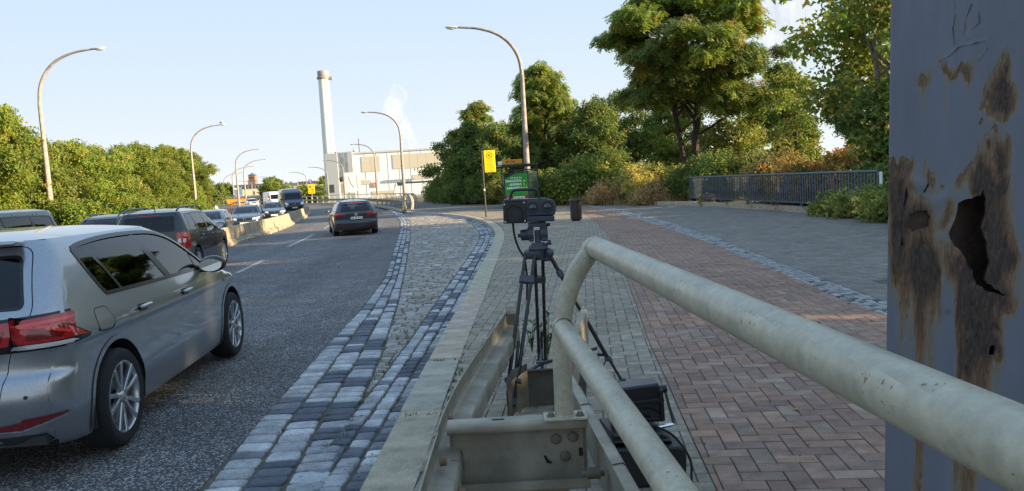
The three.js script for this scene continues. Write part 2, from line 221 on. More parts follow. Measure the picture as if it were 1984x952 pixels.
// one stone: convex outline in plan, rounded shoulders
function stoneGeo(poly, yb, yt, bev, col, o = {}) {
  if (o.round) { const q = []; for (let i = 0; i < poly.length; i++) { const a = poly[(i + poly.length - 1) % poly.length], p = poly[i], b = poly[(i + 1) % poly.length]; q.push([lerp(p[0], a[0], o.round), lerp(p[1], a[1], o.round)], [lerp(p[0], b[0], o.round), lerp(p[1], b[1], o.round)]); } poly = q; }
  const n = poly.length; let cx = 0, cz = 0; for (const p of poly) { cx += p[0] / n; cz += p[1] / n; }
  let ar = 0; for (let i = 0; i < n; i++) { const a = poly[i], b = poly[(i + 1) % n]; ar += a[0] * b[1] - b[0] * a[1]; } if (ar > 0) poly = poly.slice().reverse(); // so faces look up
  const ins = (p, d) => { const l = Math.hypot(p[0] - cx, p[1] - cz) || 1, k = Math.max(0.4, 1 - d * 1.25 / l); return [cx + (p[0] - cx) * k, cz + (p[1] - cz) * k]; };
  const tilt = (p) => (o.tx ?? 0) * (p[0] - cx) + (o.tz ?? 0) * (p[1] - cz);
  const rings = o.flat ? [[0, yb], [0, yt - bev], [bev, yt]] : [[0, yb], [bev * 0.15, yt - bev * 1.1], [bev * 0.55, yt - bev * 0.35], [bev * 1.5, yt]];
  const pos = [], idx = []; rings.forEach(([d, y], k) => poly.forEach((p) => { const q = ins(p, d); pos.push(q[0], y + (k ? tilt(q) : 0), q[1]); })); pos.push(cx, yt + (o.dome ?? 0), cz);
  for (let k = 0; k < rings.length - 1; k++) for (let i = 0; i < n; i++) { const a = k * n + i, b = k * n + (i + 1) % n; idx.push(a, b, a + n, b, b + n, a + n); }
  const t = (rings.length - 1) * n; for (let i = 0; i < n; i++) idx.push(t + i, t + (i + 1) % n, rings.length * n);
  let g = new THREE.BufferGeometry(); g.setAttribute('position', new THREE.Float32BufferAttribute(pos, 3)); g.setIndex(idx);
  if (o.flat) g = g.toNonIndexed(); g.computeVertexNormals(); const c = new Float32Array(g.attributes.position.count * 3); for (let i = 0; i < c.length; i += 3) { c[i] = col[0]; c[i + 1] = col[1]; c[i + 2] = col[2]; } g.setAttribute('color', new THREE.BufferAttribute(c, 3)); return g;
}
const cut = (poly, a, b) => { // keep what lies left of the line a -> b
  const out = [], f = (p) => (b[0] - a[0]) * (p[1] - a[1]) - (b[1] - a[1]) * (p[0] - a[0]); for (let i = 0; i < poly.length; i++) { const p = poly[i], q = poly[(i + 1) % poly.length], u = f(p), v = f(q); if (u >= 0) out.push(p); if ((u >= 0) !== (v >= 0)) { const t = u / (u - v); out.push([lerp(p[0], q[0], t), lerp(p[1], q[1], t)]); } } return out;
};
function lay(parent, name, stones, m, most = 300) { // the nearest ones singly, the rest joined
  stones.sort((a, b) => a.d - b.d); stones.slice(0, most).forEach((s) => part(parent, name, s.g, m)); if (stones.length > most) part(parent, name, stones.slice(most).map((s) => s.g), m, { kind: 'stuff' });
}
const GRANITE = [[0.34, 0.342, 0.345], [0.38, 0.382, 0.38], [0.29, 0.293, 0.3], [0.44, 0.435, 0.425], [0.31, 0.312, 0.318]], BASALT = [[0.065, 0.075, 0.095], [0.09, 0.1, 0.12], [0.08, 0.088, 0.108], [0.15, 0.158, 0.175]], TAN = [[0.31, 0.27, 0.215], [0.265, 0.235, 0.19], [0.335, 0.295, 0.24], [0.235, 0.21, 0.175], [0.3, 0.265, 0.22]];
const pick = (a, r) => { const c = a[Math.floor(r() * a.length)], k = 0.9 + 0.2 * r(); return c.map((v) => v * k); };
const NEAR = (z) => z < -3.2;
{ // granite and basalt setts in three rows along the carriageway
  const bay = structure('bus_bay'), r = rng(11);
  const zs = []; for (let z = 6; z > -64; z -= z < -40 ? 2 : 1) zs.push(z);
  part(bay, 'joint_mortar', ribbon(zs.map((z) => [[pl(flip(ROAD_R), -z) - 0.16, -0.005, z], [lerp(pl(flip(ROAD_R), -z), pl(KERB_F, -z), 0.5), -0.002, z], [pl(KERB_F, -z) + 0.02, -0.004, z]])), M.bed);
  const rowLine = (L, R, z0, z1, rows, len, name, seed) => {
    const r = rng(seed), st = [];
    for (let k = 0; k < rows; k++) { let z = z0 - r() * len, run = 0, dark = false; while (z > z1) { const far = z < -26, l = (far ? 1.25 : 1) * len * (0.8 + 0.45 * r()), gap = 0.007 + 0.005 * r();
        const P = (t, zz) => { const a = L(zz), b = R(zz); return [lerp(a, b, t) + (r() - 0.5) * 0.012, zz + (r() - 0.5) * 0.014]; }, w = R(z) - L(z), e = gap / w;
        const poly = [P(k / rows + e, z - gap), P((k + 1) / rows - e, z - gap), P((k + 1) / rows - e, z - l + gap), P(k / rows + e, z - l + gap)];
        if (run <= 0) { dark = r() < 0.41; run = dark ? 1 + Math.floor(r() * 2.4) : 1 + Math.floor(r() * 3.2); } run--;
        const tone = 0.84 + 0.32 * r(); if (NEAR(z)) st.push({ d: -z, g: stoneGeo(poly, -0.03, 0.012 + 0.008 * r(), far ? 0.012 : 0.0125, pick(dark ? BASALT : GRANITE, r).map((v, _, a) => v * tone), { round: far ? 0 : 0.12, dome: 0.002, tx: (r() - 0.5) * 0.07, tz: (r() - 0.5) * 0.07 }) }); z -= l; } }
    const o = structure(name); lay(o, 'sett', st, M.stone);
  };
  rowLine((z) => pl(flip(ROAD_R), -z), (z) => pl(STRIP_R, -z), -2.6, -63, 3, 0.152, 'edge_setts', 21);
  rowLine((z) => pl(RS_L, -z), (z) => pl(KERB_F, -z) - 0.005, -2.6, -49, 3, 0.152, 'gutter_setts', 22);
  // worn cobbles between the two strips, in wavy courses
  const st = []; let row = 0;
  for (let z = -4.7; z > -50.5;) { const h = (z < -28 ? 0.21 : 0.15) * (0.85 + 0.3 * r()), gap = 0.0075; let x = pl(STRIP_R, -z) + 0.005 - r() * 0.16; const xe = pl(RS_L, -z) - 0.005;
    const wv = (x) => 0.09 * Math.sin(x * 2.3 + z * 0.7) + 0.05 * Math.sin(x * 5.1 - z * 1.9);
    while (x < xe) { const w = (z < -28 ? 0.27 : 0.2) * (0.72 + 0.6 * r()), j = () => (r() - 0.5) * 0.024;
      let poly = [[x + gap, z + wv(x) - gap + j()], [x + w - gap, z + wv(x + w) - gap + j()], [x + w - gap + j(), z - h + wv(x + w) + gap + j()], [x + gap + j(), z - h + wv(x) + gap + j()]];
      const a0 = pl(STRIP_R, -z) + 0.008, a1 = pl(STRIP_R, -z + h) + 0.008, b0 = pl(RS_L, -z) - 0.008, b1 = pl(RS_L, -z + h) - 0.008;
      poly = cut(cut(poly, [a0, z], [a1, z - h]), [b1, z - h], [b0, z]); x += w;
      let area = 0; for (let i = 0; i < poly.length; i++) { const p = poly[i], q = poly[(i + 1) % poly.length]; area += p[0] * q[1] - q[0] * p[1]; } if (poly.length < 3 || Math.abs(area) < 0.006) continue;
      st.push({ d: -z, g: stoneGeo(poly, -0.03, 0.005 + 0.011 * r(), 0.0115, pick(r() < 0.1 ? GRANITE : TAN, r), { round: z > -26 && poly.length === 4 ? 0.09 : 0, dome: 0.002, tx: (r() - 0.5) * 0.12, tz: (r() - 0.5) * 0.14 }) }); }
    z -= h; row++; }
  lay(bay, 'cobblestone', st, M.stone);
}
{ // granite kerb of long stones
  const k = structure('kerb'), r = rng(31), line = smooth(resample(KERB, (d) => d < 60 ? 0.5 : 3), 3), st = []; let acc = 0, a = 0, goal = 1.0;
  const nn = withNormals(line);
  for (let i = 1; i < nn.length; i++) { acc += Math.hypot(nn[i].x - nn[i - 1].x, nn[i].z - nn[i - 1].z); if (acc < goal && i < nn.length - 1) continue;
    const A = nn[a], B = nn[i], e = 0.006, q = (s, o, dt) => [s.x - s.tz * o + s.tx * dt, s.z + s.tx * o + s.tz * dt]; const sh = (r() - 0.5) * 0.012;
    if (A.z < 1) st.push({ d: Math.abs(A.z + 4), g: stoneGeo([q(A, 0 + sh, e), q(A, KERB_W + sh, e), q(B, KERB_W + sh, -e), q(B, 0 + sh, -e)], -0.08, WALK_Y + (r() - 0.5) * 0.008, 0.016, [1, 1, 1].map(() => 0.92 + 0.14 * r()), { flat: true }) }); acc = 0; a = i; goal = A.z < -50 ? 4 : 0.95 + 0.25 * r(); }
  const km = M.kerb.clone(); km.vertexColors = true; lay(k, 'kerb_stone', st, km);
}
// clay and concrete pavers laid in herringbone
function herring(xl, xr, z0, z1, dir, size, cols, name, seed, parent, bevFar) {
  const r = rng(seed), st = [], c = Math.cos(dir), s = Math.sin(dir), W = size, gap = 0.0035, N = 460;
  const org = [pl(xl, -z0), z0], toW = (u, v) => [org[0] + (u * c + v * s) * W, org[1] + (u * s - v * c) * W];
  for (let v = -60; v < (z0 - z1) / W + 10; v++) for (let u = -120; u < 140; u++) {
    const k = (((u - v) % 4) + 4) % 4; if (k !== 0 && k !== 3) continue; const [w, h] = k === 0 ? [2, 1] : [1, 2];
    const cc = toW(u + w / 2, v + h / 2); if (cc[1] > z0 || cc[1] < z1) continue; const L = pl(xl, -cc[1]), R = pl(xr, -cc[1]); if (cc[0] < L - 0.15 || cc[0] > R + 0.15) continue;
    const e = gap / W; let poly = [toW(u + e, v + e), toW(u + w - e, v + e), toW(u + w - e, v + h - e), toW(u + e, v + h - e)];
    const d = 0.3, g2 = 0.004, La = pl(xl, -cc[1] + d) + g2, Lb = pl(xl, -cc[1] - d) + g2, Ra = pl(xr, -cc[1] + d) - g2, Rb = pl(xr, -cc[1] - d) - g2; // a = farther
    poly = cut(cut(poly, [Lb, cc[1] + d], [La, cc[1] - d]), [Ra, cc[1] - d], [Rb, cc[1] + d]); if (poly.length < 3) continue;
    let area = 0; for (let i = 0; i < poly.length; i++) { const p = poly[i], q = poly[(i + 1) % poly.length]; area += p[0] * q[1] - q[0] * p[1]; } if (Math.abs(area) < 0.004) continue;
    st.push({ d: -cc[1], g: stoneGeo(poly, 0.09, WALK_Y + (r() - 0.5) * 0.003 + 0.006 * (fbm(cc[0] * 0.06 + 8, cc[1] * 0.06 + 8, 32, 2, 75) - 0.5), 0.0035, pick(cols, r).map((v) => v * (0.74 + 0.52 * fbm(cc[0] * 0.09 + 20, cc[1] * 0.09 + 20, 40, 4, 73))), { flat: true, tx: (r() - 0.5) * 0.02, tz: (r() - 0.5) * 0.02 }) });
  }
  lay(parent, name, st, M.brick);
}
const KERB_IN = KERB_F.map(([k, x]) => [k, x + KERB_W + (k > 26 ? 0.05 : 0)]);
{
  const walk = structure('pavement'), zs = []; for (let z = 14; z > -52; z -= 1.5) zs.push(z); for (let z = -52; z > -134; z -= 4) zs.push(z);
  part(walk, 'sand_bed', ribbon(zs.map((z) => { const a = pl(KERB_IN, -z) - 0.04, b = pl(PLAZA_R, -z) + 0.06; return [0, 0.3, 0.6, 1].map((t) => [lerp(a, b, t), z < -46 ? WALK_Y - 0.004 : WALK_Y - 0.012, z]); })), M.pavementBed);
  const GREY = [[0.315, 0.265, 0.19], [0.345, 0.288, 0.205], [0.285, 0.244, 0.178], [0.325, 0.278, 0.205]], RED = [[0.33, 0.195, 0.135], [0.36, 0.22, 0.15], [0.3, 0.18, 0.128], [0.32, 0.205, 0.15], [0.285, 0.182, 0.137], [0.34, 0.235, 0.17]], PLZ = [[0.235, 0.205, 0.17], [0.25, 0.215, 0.178], [0.22, 0.195, 0.165], [0.24, 0.21, 0.175]];
  herring(KERB_IN, RED_L, -2.6, -47, 0.1, 0.115, GREY, 'paving_block', 41, walk);
  const red = structure('cycle_path'); herring(RED_L, MOS_L, -2.8, -47, 0.1, 0.115, RED, 'clay_paver', 42, red);
  const plz = structure('plaza_paving'); const Pi = PLAZA_R.map(([k, x]) => [k, x - 0.02]); herring(MOS_R, Pi, -5.5, -46, 0.06, 0.15, PLZ, 'paving_block', 43, plz);
  // strip of small mosaic setts
  const mo = structure('mosaic_strip'), r = rng(44), st = [];
  for (let k = 0; k < 4; k++) for (let z = -5.5 - r() * 0.1; z > -46;) { const l = (z < -24 ? 0.18 : 0.1) * (0.8 + 0.4 * r()), g = 0.006; const P = (t, zz) => [lerp(pl(MOS_L, -zz), pl(MOS_R, -zz), t) + (r() - 0.5) * 0.016, zz + (r() - 0.5) * 0.02]; st.push({ d: -z, g: stoneGeo([P(k / 4 + 0.02, z - g), P((k + 1) / 4 - 0.02, z - g), P((k + 1) / 4 - 0.02, z - l + g), P(k / 4 + 0.02, z - l + g)], 0.09, WALK_Y + 0.004 * r(), 0.008, pick(r() < 0.12 ? BASALT : GRANITE, r).map((v, i) => v * [0.84, 0.8, 0.74][i]), { dome: 0.002 }) }); z -= l; }
  lay(mo, 'mosaic_sett', st, M.stone);
  // low kerb wall under the fence
  const kw = structure('fence_kerb'); { const line = [[9.95, 4], [9.98, -20], [9.93, -23], [9.63, -27.8], [8.43, -36.4], [7.0, -39]]; const n = withNormals(resample(line, () => 1)); for (let i = 0; i < n.length - 1; i += 2) { const A = n[i], B = n[Math.min(n.length - 1, i + 2)], q = (s, o, d) => [s.x - s.tz * o + s.tx * d, s.z + s.tx * o + s.tz * d]; part(kw, 'kerb_stone', stoneGeo([q(A, 0, 0.008), q(A, 0.28, 0.008), q(B, 0.28, -0.008), q(B, 0, -0.008)], 0.02, 0.3, 0.015, [0.75, 0.8, 0.88], { flat: true }), M.kerb); } }
  const soil = structure('planted_bank'); part(soil, 'bank_soil', ribbon(zs.map((z) => { const b = pl(PLAZA_R, -z); return [0.02, 0.9, 4, 14, 34].map((o, k) => [b + o, [WALK_Y - 0.005, 0.15, 0.2, -0.2, -1.3][k] + 0.06 * Math.sin(z * 1.3 + o * 3), z]); })), mat(0.1, 0.085, 0.05, 1, { map: T.soft, bump: T.bump, bs: 0.05, tile: 6.3 }));
  const patch = structure('concrete_patch'); part(patch, 'patch', ribbon([[[4.98, WALK_Y + 0.006, -9.2], [6.9, WALK_Y + 0.006, -9.4]], [[5.05, WALK_Y + 0.006, -10.0], [5.7, WALK_Y + 0.006, -10.6]], [[5.2, WALK_Y + 0.006, -10.4], [7.2, WALK_Y + 0.006, -11.1]]]), mat(0.3, 0.25, 0.18, 0.95, { map: T.speck, bump: T.fine, tile: 0.7 }));
}
// ================================================================ GUARD RAIL AND HANDRAIL BESIDE THE CAMERA
const bolt = (x, y, z, ax, r = 0.011, h = 0.012) => { const g = new THREE.CylinderGeometry(r * 0.92, r, h, 6); if (ax === 'x') g.rotateZ(-PI / 2); if (ax === '-x') g.rotateZ(PI / 2); if (ax === 'z') g.rotateX(PI / 2); return g.translate(x, y, z); };
const BEAM = [[0.15, 2.5], [-0.33, 0.9], [-0.345, -1], [-0.345, -2.4], [-0.338, -3.2], [-0.3, -3.75], [-0.225, -4.4], [-0.14, -5.1], [-0.06, -5.75]].slice(1); // plan line of the beam's top edge
const beamX = (z) => pl(BEAM.map(([x, z]) => [-z, x]), -z), RAILX = (z) => 0.325 + 0.074 * (z + 3.05);
const INNER = (z) => 0.268 + 0.06 * (z + 3.05) - (z < -3.9 ? (z + 3.9) * 0.22 : 0);
{
  const g = thing('guard_rail', 'dull grey galvanised crash barrier with cross channels, running beside the tall handrail', 'guard rail');
  const line = smooth(resample(BEAM, () => 0.12), 6);
  const prof = [[-0.004, 0.735], [0.0, 0.752], [0.005, 0.753], [0.004, 0.74], [-0.012, 0.725], [-0.018, 0.66], [-0.012, 0.642], [0.0, 0.634], [0.062, 0.628], [0.078, 0.622], [0.085, 0.606], [0.087, 0.535], [0.08, 0.518], [0.062, 0.512], [0, 0.506], [-0.014, 0.498], [-0.018, 0.48], [-0.014, 0.43], [0.0, 0.418], [0.004, 0.416]];
  const nearL = line.filter((p) => p[1] > -3.02), farL = line.filter((p) => p[1] <= -2.9).map((p) => [p[0] - 0.004, p[1], 0.004]);
  part(g, 'beam', sweepProfile(nearL, prof, false), M.galva); part(g, 'beam', sweepProfile(farL, prof, false), M.galva);
  // cross channels (web plate between two rounded flanges)
  const channel = (z, first) => {
    const x0 = beamX(z) + (first ? 0.03 : 0.1), x1 = INNER(z), top = first ? 0.75 : 0.7, bot = top - 0.3, c = [];
    const pr = []; const R = 0.018, D = first ? 0.085 : 0.05; // profile in (depth towards us, y)
    const arc = (cx, cy, a0, a1) => { for (let i = 0; i <= 6; i++) { const a = lerp(a0, a1, i / 6); pr.push([cx + R * Math.cos(a), cy + R * Math.sin(a)]); } };
    pr.push([D - 0.02, top - 0.045]); pr.push([D, top - 0.04]); arc(D - R, top - R, 0, PI / 2); pr.push([0.004, top]); arc(R, top - R - 0.001, PI / 2, PI); arc(R, bot + R, PI, 1.5 * PI); pr.push([D - R, bot]); arc(D - R, bot + R, -PI / 2, 0); pr.push([D, bot + 0.05]);
    const th = 0.006, pos = [], idx = []; pr.forEach(([d, y]) => { pos.push(x0, y, z + d, x1, y, z + d); }); for (let i = 0; i < pr.length - 1; i++) idx.push(2 * i, 2 * i + 1, 2 * i + 2, 2 * i + 1, 2 * i + 3, 2 * i + 2);
    const q = new THREE.BufferGeometry(); q.setAttribute('position', new THREE.Float32BufferAttribute(pos, 3)); q.setIndex(idx); q.computeVertexNormals();
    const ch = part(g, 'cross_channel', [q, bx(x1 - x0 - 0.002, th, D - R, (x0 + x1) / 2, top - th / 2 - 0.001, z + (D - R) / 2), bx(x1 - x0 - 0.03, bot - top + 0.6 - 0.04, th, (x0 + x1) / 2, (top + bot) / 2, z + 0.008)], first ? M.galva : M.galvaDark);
    return [ch, x0, x1, top, bot, D];
  };
  const [ch, x0, x1, top, bot] = channel(-3.12, true); const zf = -3.12 + 0.014;
  const dome = (x, y) => lathe([[0, 0.012], [0.012, 0.0105], [0.02, 0.006], [0.023, 0]], 18).rotateX(PI / 2).translate(x, y, zf);
  for (const [x, y] of [[0.135, top - 0.105], [0.205, top - 0.1], [0.17, top - 0.18]]) part(ch, 'rivet', dome(x, y), M.galvaDark);
  part(ch, 'slot', extrude([[-0.022, -0.006], [0.022, -0.006], [0.026, 0], [0.022, 0.006], [-0.022, 0.006], [-0.026, 0]], 0.004).rotateX(-PI / 2).translate(-0.1, top - 0.0005, -3.08), M.black);
  part(ch, 'hole', bx(0.016, 0.034, 0.003, 0.235, top - 0.165, zf + 0.0015), M.black); part(ch, 'dent', [bx(0.01, 0.028, 0.003, 0.09, top - 0.185, zf + 0.0015, 0, 0, 0, 0.5), bx(0.024, 0.01, 0.003, 0.1, top - 0.2, zf + 0.0015, 0, 0, 0, -0.3)], M.black);
  part(g, 'back_plate', [bx(0.44, 0.26, 0.008, 0.245, 0.25, -5.34), bx(0.44, 0.008, 0.03, 0.245, 0.384, -5.33)], mat(0.085, 0.075, 0.058, 0.8, { map: T.soft, tile: 0.4 }));
  // curved C plates holding the beam at each channel
  const arcPlate = (pts, y0, y1) =>  sweepProfile(smooth(resample(pts, () => 0.02), 6).map((p) => [p[0], p[1], 0]), [[0, y0], [0, y1], [0.006, y1], [0.006, y0]]);
  part(g, 'bracket', arcPlate([[beamX(-3.4) + 0.09, -3.36], [beamX(-3.4) + 0.1, -3.44], [beamX(-3.4) + 0.16, -3.5], [0.12, -3.56]], 0.4, 0.62), M.galva);
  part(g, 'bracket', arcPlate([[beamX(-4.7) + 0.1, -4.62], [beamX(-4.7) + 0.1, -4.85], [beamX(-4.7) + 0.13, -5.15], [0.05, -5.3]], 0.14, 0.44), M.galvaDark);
  const rustBolt = mat(0.22, 0.13, 0.085, 0.8, { map: T.soft, tile: 0.1 });
  for (const q of [bolt(beamX(-3.1) + 0.03, 0.725, -3.22, 'x', 0.016, 0.02), bolt(beamX(-2.9) + 0.028, 0.668, -2.86, 'x', 0.018, 0.026), bolt(beamX(-2.85) + 0.1, 0.565, -2.8, 'x', 0.018, 0.026)]) part(g, 'bolt', q, rustBolt);
  part(g, 'washer', [rod([beamX(-2.86) + 0.088, 0.57, -2.95], [beamX(-2.86) + 0.092, 0.57, -2.95], 0.03)], M.galvaDark);
  // inner flat rail and its sleeves
  const il = []; for (let z = 1; z >= -5.6; z -= 0.1) il.push([INNER(z) + 0.012, z]);
  const ip = [[-0.022, 0.752], [0.014, 0.756], [0.024, 0.748], [0.027, 0.7], [0.022, 0.64], [0.026, 0.58], [0.024, 0.5], [0.012, 0.492]];
  part(g, 'inner_rail', sweepProfile(il, ip, false), M.galva);
  for (const z of [-3.35, -2.62]) part(g, 'sleeve', sweepProfile(il.filter((p) => Math.abs(p[1] - z) < 0.16), ip.map(([o, y]) => [o + (y > 0.7 ? 0 : 0.004), y + 0.005]), false), M.galva);
  for (const q of [bolt(INNER(-2.8) - 0.025, 0.6, -2.83, '-x', 0.024, 0.05), bolt(INNER(-2.8) - 0.02, 0.54, -2.74, '-x', 0.02, 0.06)]) part(g, 'clamp_bolt', q, M.galvaDark); part(g, 'clamp_pin', [rod([INNER(-2.8) - 0.07, 0.585, -2.86], [INNER(-2.8) + 0.02, 0.585, -2.86], 0.012)], M.galvaDark);
  for (const z of [-3.09, -0.9]) part(g, 'post', [bx(0.15, z < -3.2 ? 0.42 : 0.44, 0.008, 0.1 - (z + 3.1) * 0.0, 0.23, z), bx(0.008, 0.44, 0.1, 0.026, 0.23, z - 0.03), bx(0.008, 0.44, 0.1, 0.174, 0.23, z - 0.03)], M.galva);
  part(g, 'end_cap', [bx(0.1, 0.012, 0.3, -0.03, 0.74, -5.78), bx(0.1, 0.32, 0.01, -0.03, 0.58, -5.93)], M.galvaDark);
}
{
  const h = thing('handrail', 'pale grey painted tube handrail with a bent post and two long rails', 'handrail'), P = mat(0.395, 0.36, 0.265, 0.4, { map: T.rail, bump: T.fine, bs: 0.0005, tile: 0.42 });
  const r = 0.0385, X = 0.172, z = -3.055; // bent post, in one tube
  part(h, 'post', tube([[X, 0.758, z], [X + 0.002, 0.9, z], [X + 0.005, 1.05, z], [X + 0.011, 1.135, z], [X + 0.035, 1.24, z], [X + 0.084, 1.345, z], [X + 0.148, 1.432, z - 0.004]], r, 48, 28), P);
  const elbow = [[X + 0.142, 1.424, z - 0.014], [X + 0.151, 1.437, z - 0.012], [X + 0.158, 1.441, z + 0.01], [X + 0.161, 1.441, z + 0.045]];
  part(h, 'elbow', [tube(elbow, 0.0415, 16, 28), new THREE.SphereGeometry(0.0412, 24, 16).translate(X + 0.147, 1.431, z - 0.012)], P);
  part(h, 'top_rail', tube([[X + 0.161, 1.4405, z + 0.045], [RAILX(-2) + 0.006, 1.433, -2], [RAILX(-0.75) + 0.008, 1.42, -0.75], [RAILX(0.6), 1.41, 0.6], [RAILX(2.5), 1.4, 2.5]], 0.043, 60, 36), P);
  for (const q of [rod([X + 0.008, 1.13, z + 0.03], [X + 0.0115, 1.128, z + 0.048], 0.0425, 0.0425, 28, false), rod([X + 0.1605, 1.4407, z + 0.032], [X + 0.1615, 1.4405, z + 0.048], 0.0455, 0.0455, 28, false)]) part(h, 'collar', q, P);
  part(h, 'lower_rail', tube([[X + 0.008, 1.128, z + 0.02], [X + 0.09, 1.098, -2.0], [X + 0.155, 1.068, -1.1], [X + 0.25, 1.03, 0.3], [X + 0.4, 1.0, 2.2]], 0.0385, 60, 32), P);
  const bp = part(h, 'base_plate', [bx(0.175, 0.012, 0.1, X + 0.004, 0.757, z, 0.004)], P);
  part(h, 'bolt', [bolt(X - 0.055, 0.77, z + 0.012, 'y', 0.014, 0.016), rod([X - 0.055, 0.763, z + 0.012], [X - 0.055, 0.766, z + 0.012], 0.019)], M.galvaDark); part(h, 'bolt', [bolt(X + 0.063, 0.77, z + 0.022, 'y', 0.014, 0.016), rod([X + 0.063, 0.763, z + 0.022], [X + 0.063, 0.766, z + 0.022], 0.019)], M.galvaDark);
  part(h, 'weld', new THREE.TorusGeometry(0.0395, 0.004, 8, 28).rotateX(PI / 2).translate(X, 0.764, z), P);
}
// ================================================================ RUSTED STEEL PILLAR
{
  const g = thing('steel_pillar', 'blue grey steel pillar with rust blotches and a torn, rusted-through face', 'pillar', [1.077, 1.133, -2.2], 0); g.rotation.z = -0.031;
  const PX = 1 / 675, u = (px) => (px - 1720) * PX, w = (py) => (700 - py) * PX; // plate coordinates from its left edge
  const W = 0.62, Y0 = -1.05, Y1 = 1.9, r = rng(71);
  const rag = (pts, amp = 3) => { const o = []; pts.forEach((p, i) => { const q = pts[(i + 1) % pts.length]; o.push([u(p[0]), w(p[1])]); const n = Math.max(1, Math.round(Math.hypot(q[0] - p[0], q[1] - p[1]) / 9)); for (let k = 1; k < n; k++) o.push([u(lerp(p[0], q[0], k / n) + (r() - 0.5) * amp * 2), w(lerp(p[1], q[1], k / n) + (r() - 0.5) * amp * 2)]); }); return o; };
  const holes = [rag([[1853, 392], [1872, 384], [1897, 379], [1903, 366], [1908, 400], [1900, 440], [1912, 470], [1918, 510], [1908, 542], [1928, 562], [1954, 574], [1945, 577], [1918, 568], [1893, 553], [1884, 524], [1871, 504], [1862, 488], [1848, 476], [1836, 450], [1845, 430]]), rag([[1758, 410], [1776, 404], [1793, 404], [1801, 418], [1798, 436], [1780, 440], [1768, 447], [1757, 436]], 2), rag([[1795, 349], [1797, 356], [1790, 369], [1784, 371]], 0.6), rag([[1752, 356], [1757, 372], [1754, 390], [1747, 398]], 0.6), rag([[1746, 452], [1751, 474], [1743, 470]], 0.5), rag([[1922, 676], [1931, 674], [1934, 684], [1930, 695], [1920, 692]], 1.5)];
  const shape = new THREE.Shape([[0, Y0], [W, Y0], [W, Y1], [0, Y1]].map((p) => new THREE.Vector2(...p))); for (const h of holes) shape.holes.push(new THREE.Path(h.map((p) => new THREE.Vector2(...p))));
  // rust and paint: a map of what lies on the plate, u 0..W, v Y0..Y1
  const S = 2048, H = 2048, blot = []; // blobs of rust: px, py, rx, ry, strength
  const B = (x, y, rx, ry, s) => blot.push([u(x), w(y), rx * PX, ry * PX, s]);
  for (const a of [[1745, 380, 22, 60, 0.8], [1860, 360, 20, 20, 0.6], [1935, 400, 40, 90, 0.55], [1900, 330, 40, 50, 0.45], [1790, 400, 50, 60, 0.5], [1920, 580, 50, 90, 0.6], [1785, 560, 50, 90, 0.55], [1785, 145, 13, 22, 1], [1826, 130, 14, 14, 1], [1848, 136, 17, 12, 1], [1868, 132, 14, 15, 1], [1878, 108, 8, 14, 0.6], [1945, 100, 12, 16, 1], [1938, 118, 14, 14, 1.2], [1930, 150, 20, 26, 1.2], [1945, 170, 22, 30, 1.2], [1920, 185, 20, 22, 1.1], [1940, 205, 18, 22, 1], [1903, 215, 14, 14, 1], [1895, 248, 7, 8, 0.9], [1913, 278, 6, 8, 1], [1868, 268, 5, 6, 0.7], [1927, 244, 6, 6, 0.7], [1933, 295, 8, 30, 0.8], [1930, 360, 14, 18, 0.9], [1755, 328, 14, 14, 1], [1733, 322, 10, 12, 0.9], [1732, 360, 14, 34, 1], [1738, 405, 18, 40, 1], [1740, 470, 18, 40, 0.9], [1798, 338, 12, 20, 1], [1822, 350, 6, 6, 0.8], [1885, 340, 18, 24, 1], [1905, 350, 18, 30, 1], [1890, 375, 22, 14, 0.9], [1775, 425, 32, 26, 1.3], [1790, 480, 34, 30, 1.25], [1838, 415, 14, 24, 1.1], [1770, 520, 30, 40, 1.2], [1808, 540, 20, 40, 0.9], [1850, 500, 18, 40, 1.1], [1905, 440, 30, 60, 1.3], [1925, 520, 40, 60, 1.25], [1960, 490, 16, 24, 1.1], [1955, 575, 22, 20, 1], [1880, 590, 24, 60, 1.2], [1905, 640, 26, 60, 1.15], [1930, 690, 22, 24, 1.1], [1935, 645, 10, 10, 1], [1875, 700, 20, 50, 1], [1965, 300, 10, 10, 0.2]]) B(...a);
  const str = []; const K = (x, y0, y1, hw, s) => str.push([u(x), w(y0), w(y1), hw * PX, s]); // streaks running down
  for (const a of [[1786, 150, 220, 5, 0.8], [1826, 145, 250, 2.5, 0.6], [1868, 140, 190, 8, 0.5], [1930, 190, 330, 16, 0.55], [1938, 260, 520, 9, 0.8], [1910, 240, 420, 20, 0.4], [1735, 380, 560, 10, 0.9], [1750, 540, 700, 7, 0.7], [1782, 480, 1000, 13, 1.3], [1806, 500, 800, 8, 0.8], [1820, 520, 640, 5, 0.8], [1862, 500, 980, 6, 1], [1878, 520, 1000, 12, 1], [1898, 540, 1000, 14, 1.2], [1925, 560, 760, 16, 0.9], [1945, 580, 820, 10, 0.6], [1915, 690, 900, 14, 0.7]]) K(...a);
  const pos = (i, j) => [i / S * W, Y0 + j / H * (Y1 - Y0)];
  const field = new Float32Array(S / 4 * H / 4), sub = 4, SW = S / sub;
  for (let j = 0; j < H / sub; j++) for (let i = 0; i < SW; i++) { const [x, y] = pos(i * sub, j * sub); let f = 0; for (const [bx0, by, rx, ry, s] of blot) { const dx = (x - bx0) / rx, dy = (y - by) / ry, d = dx * dx + dy * dy; if (d < 4) f += s * Math.exp(-d * 1.1); } for (const [sx, y0, y1, hw, s] of str) { if (y > y0 + 0.02 || y < y1 - 0.12) continue; const d = Math.abs(x - sx) / hw; if (d < 2.5) f += s * 0.75 * Math.exp(-d * d) * sstep(y1 - 0.1, y1 + 0.08, y) * sstep(y0 + 0.02, y0 - 0.02, y); } field[j * SW + i] = f; }
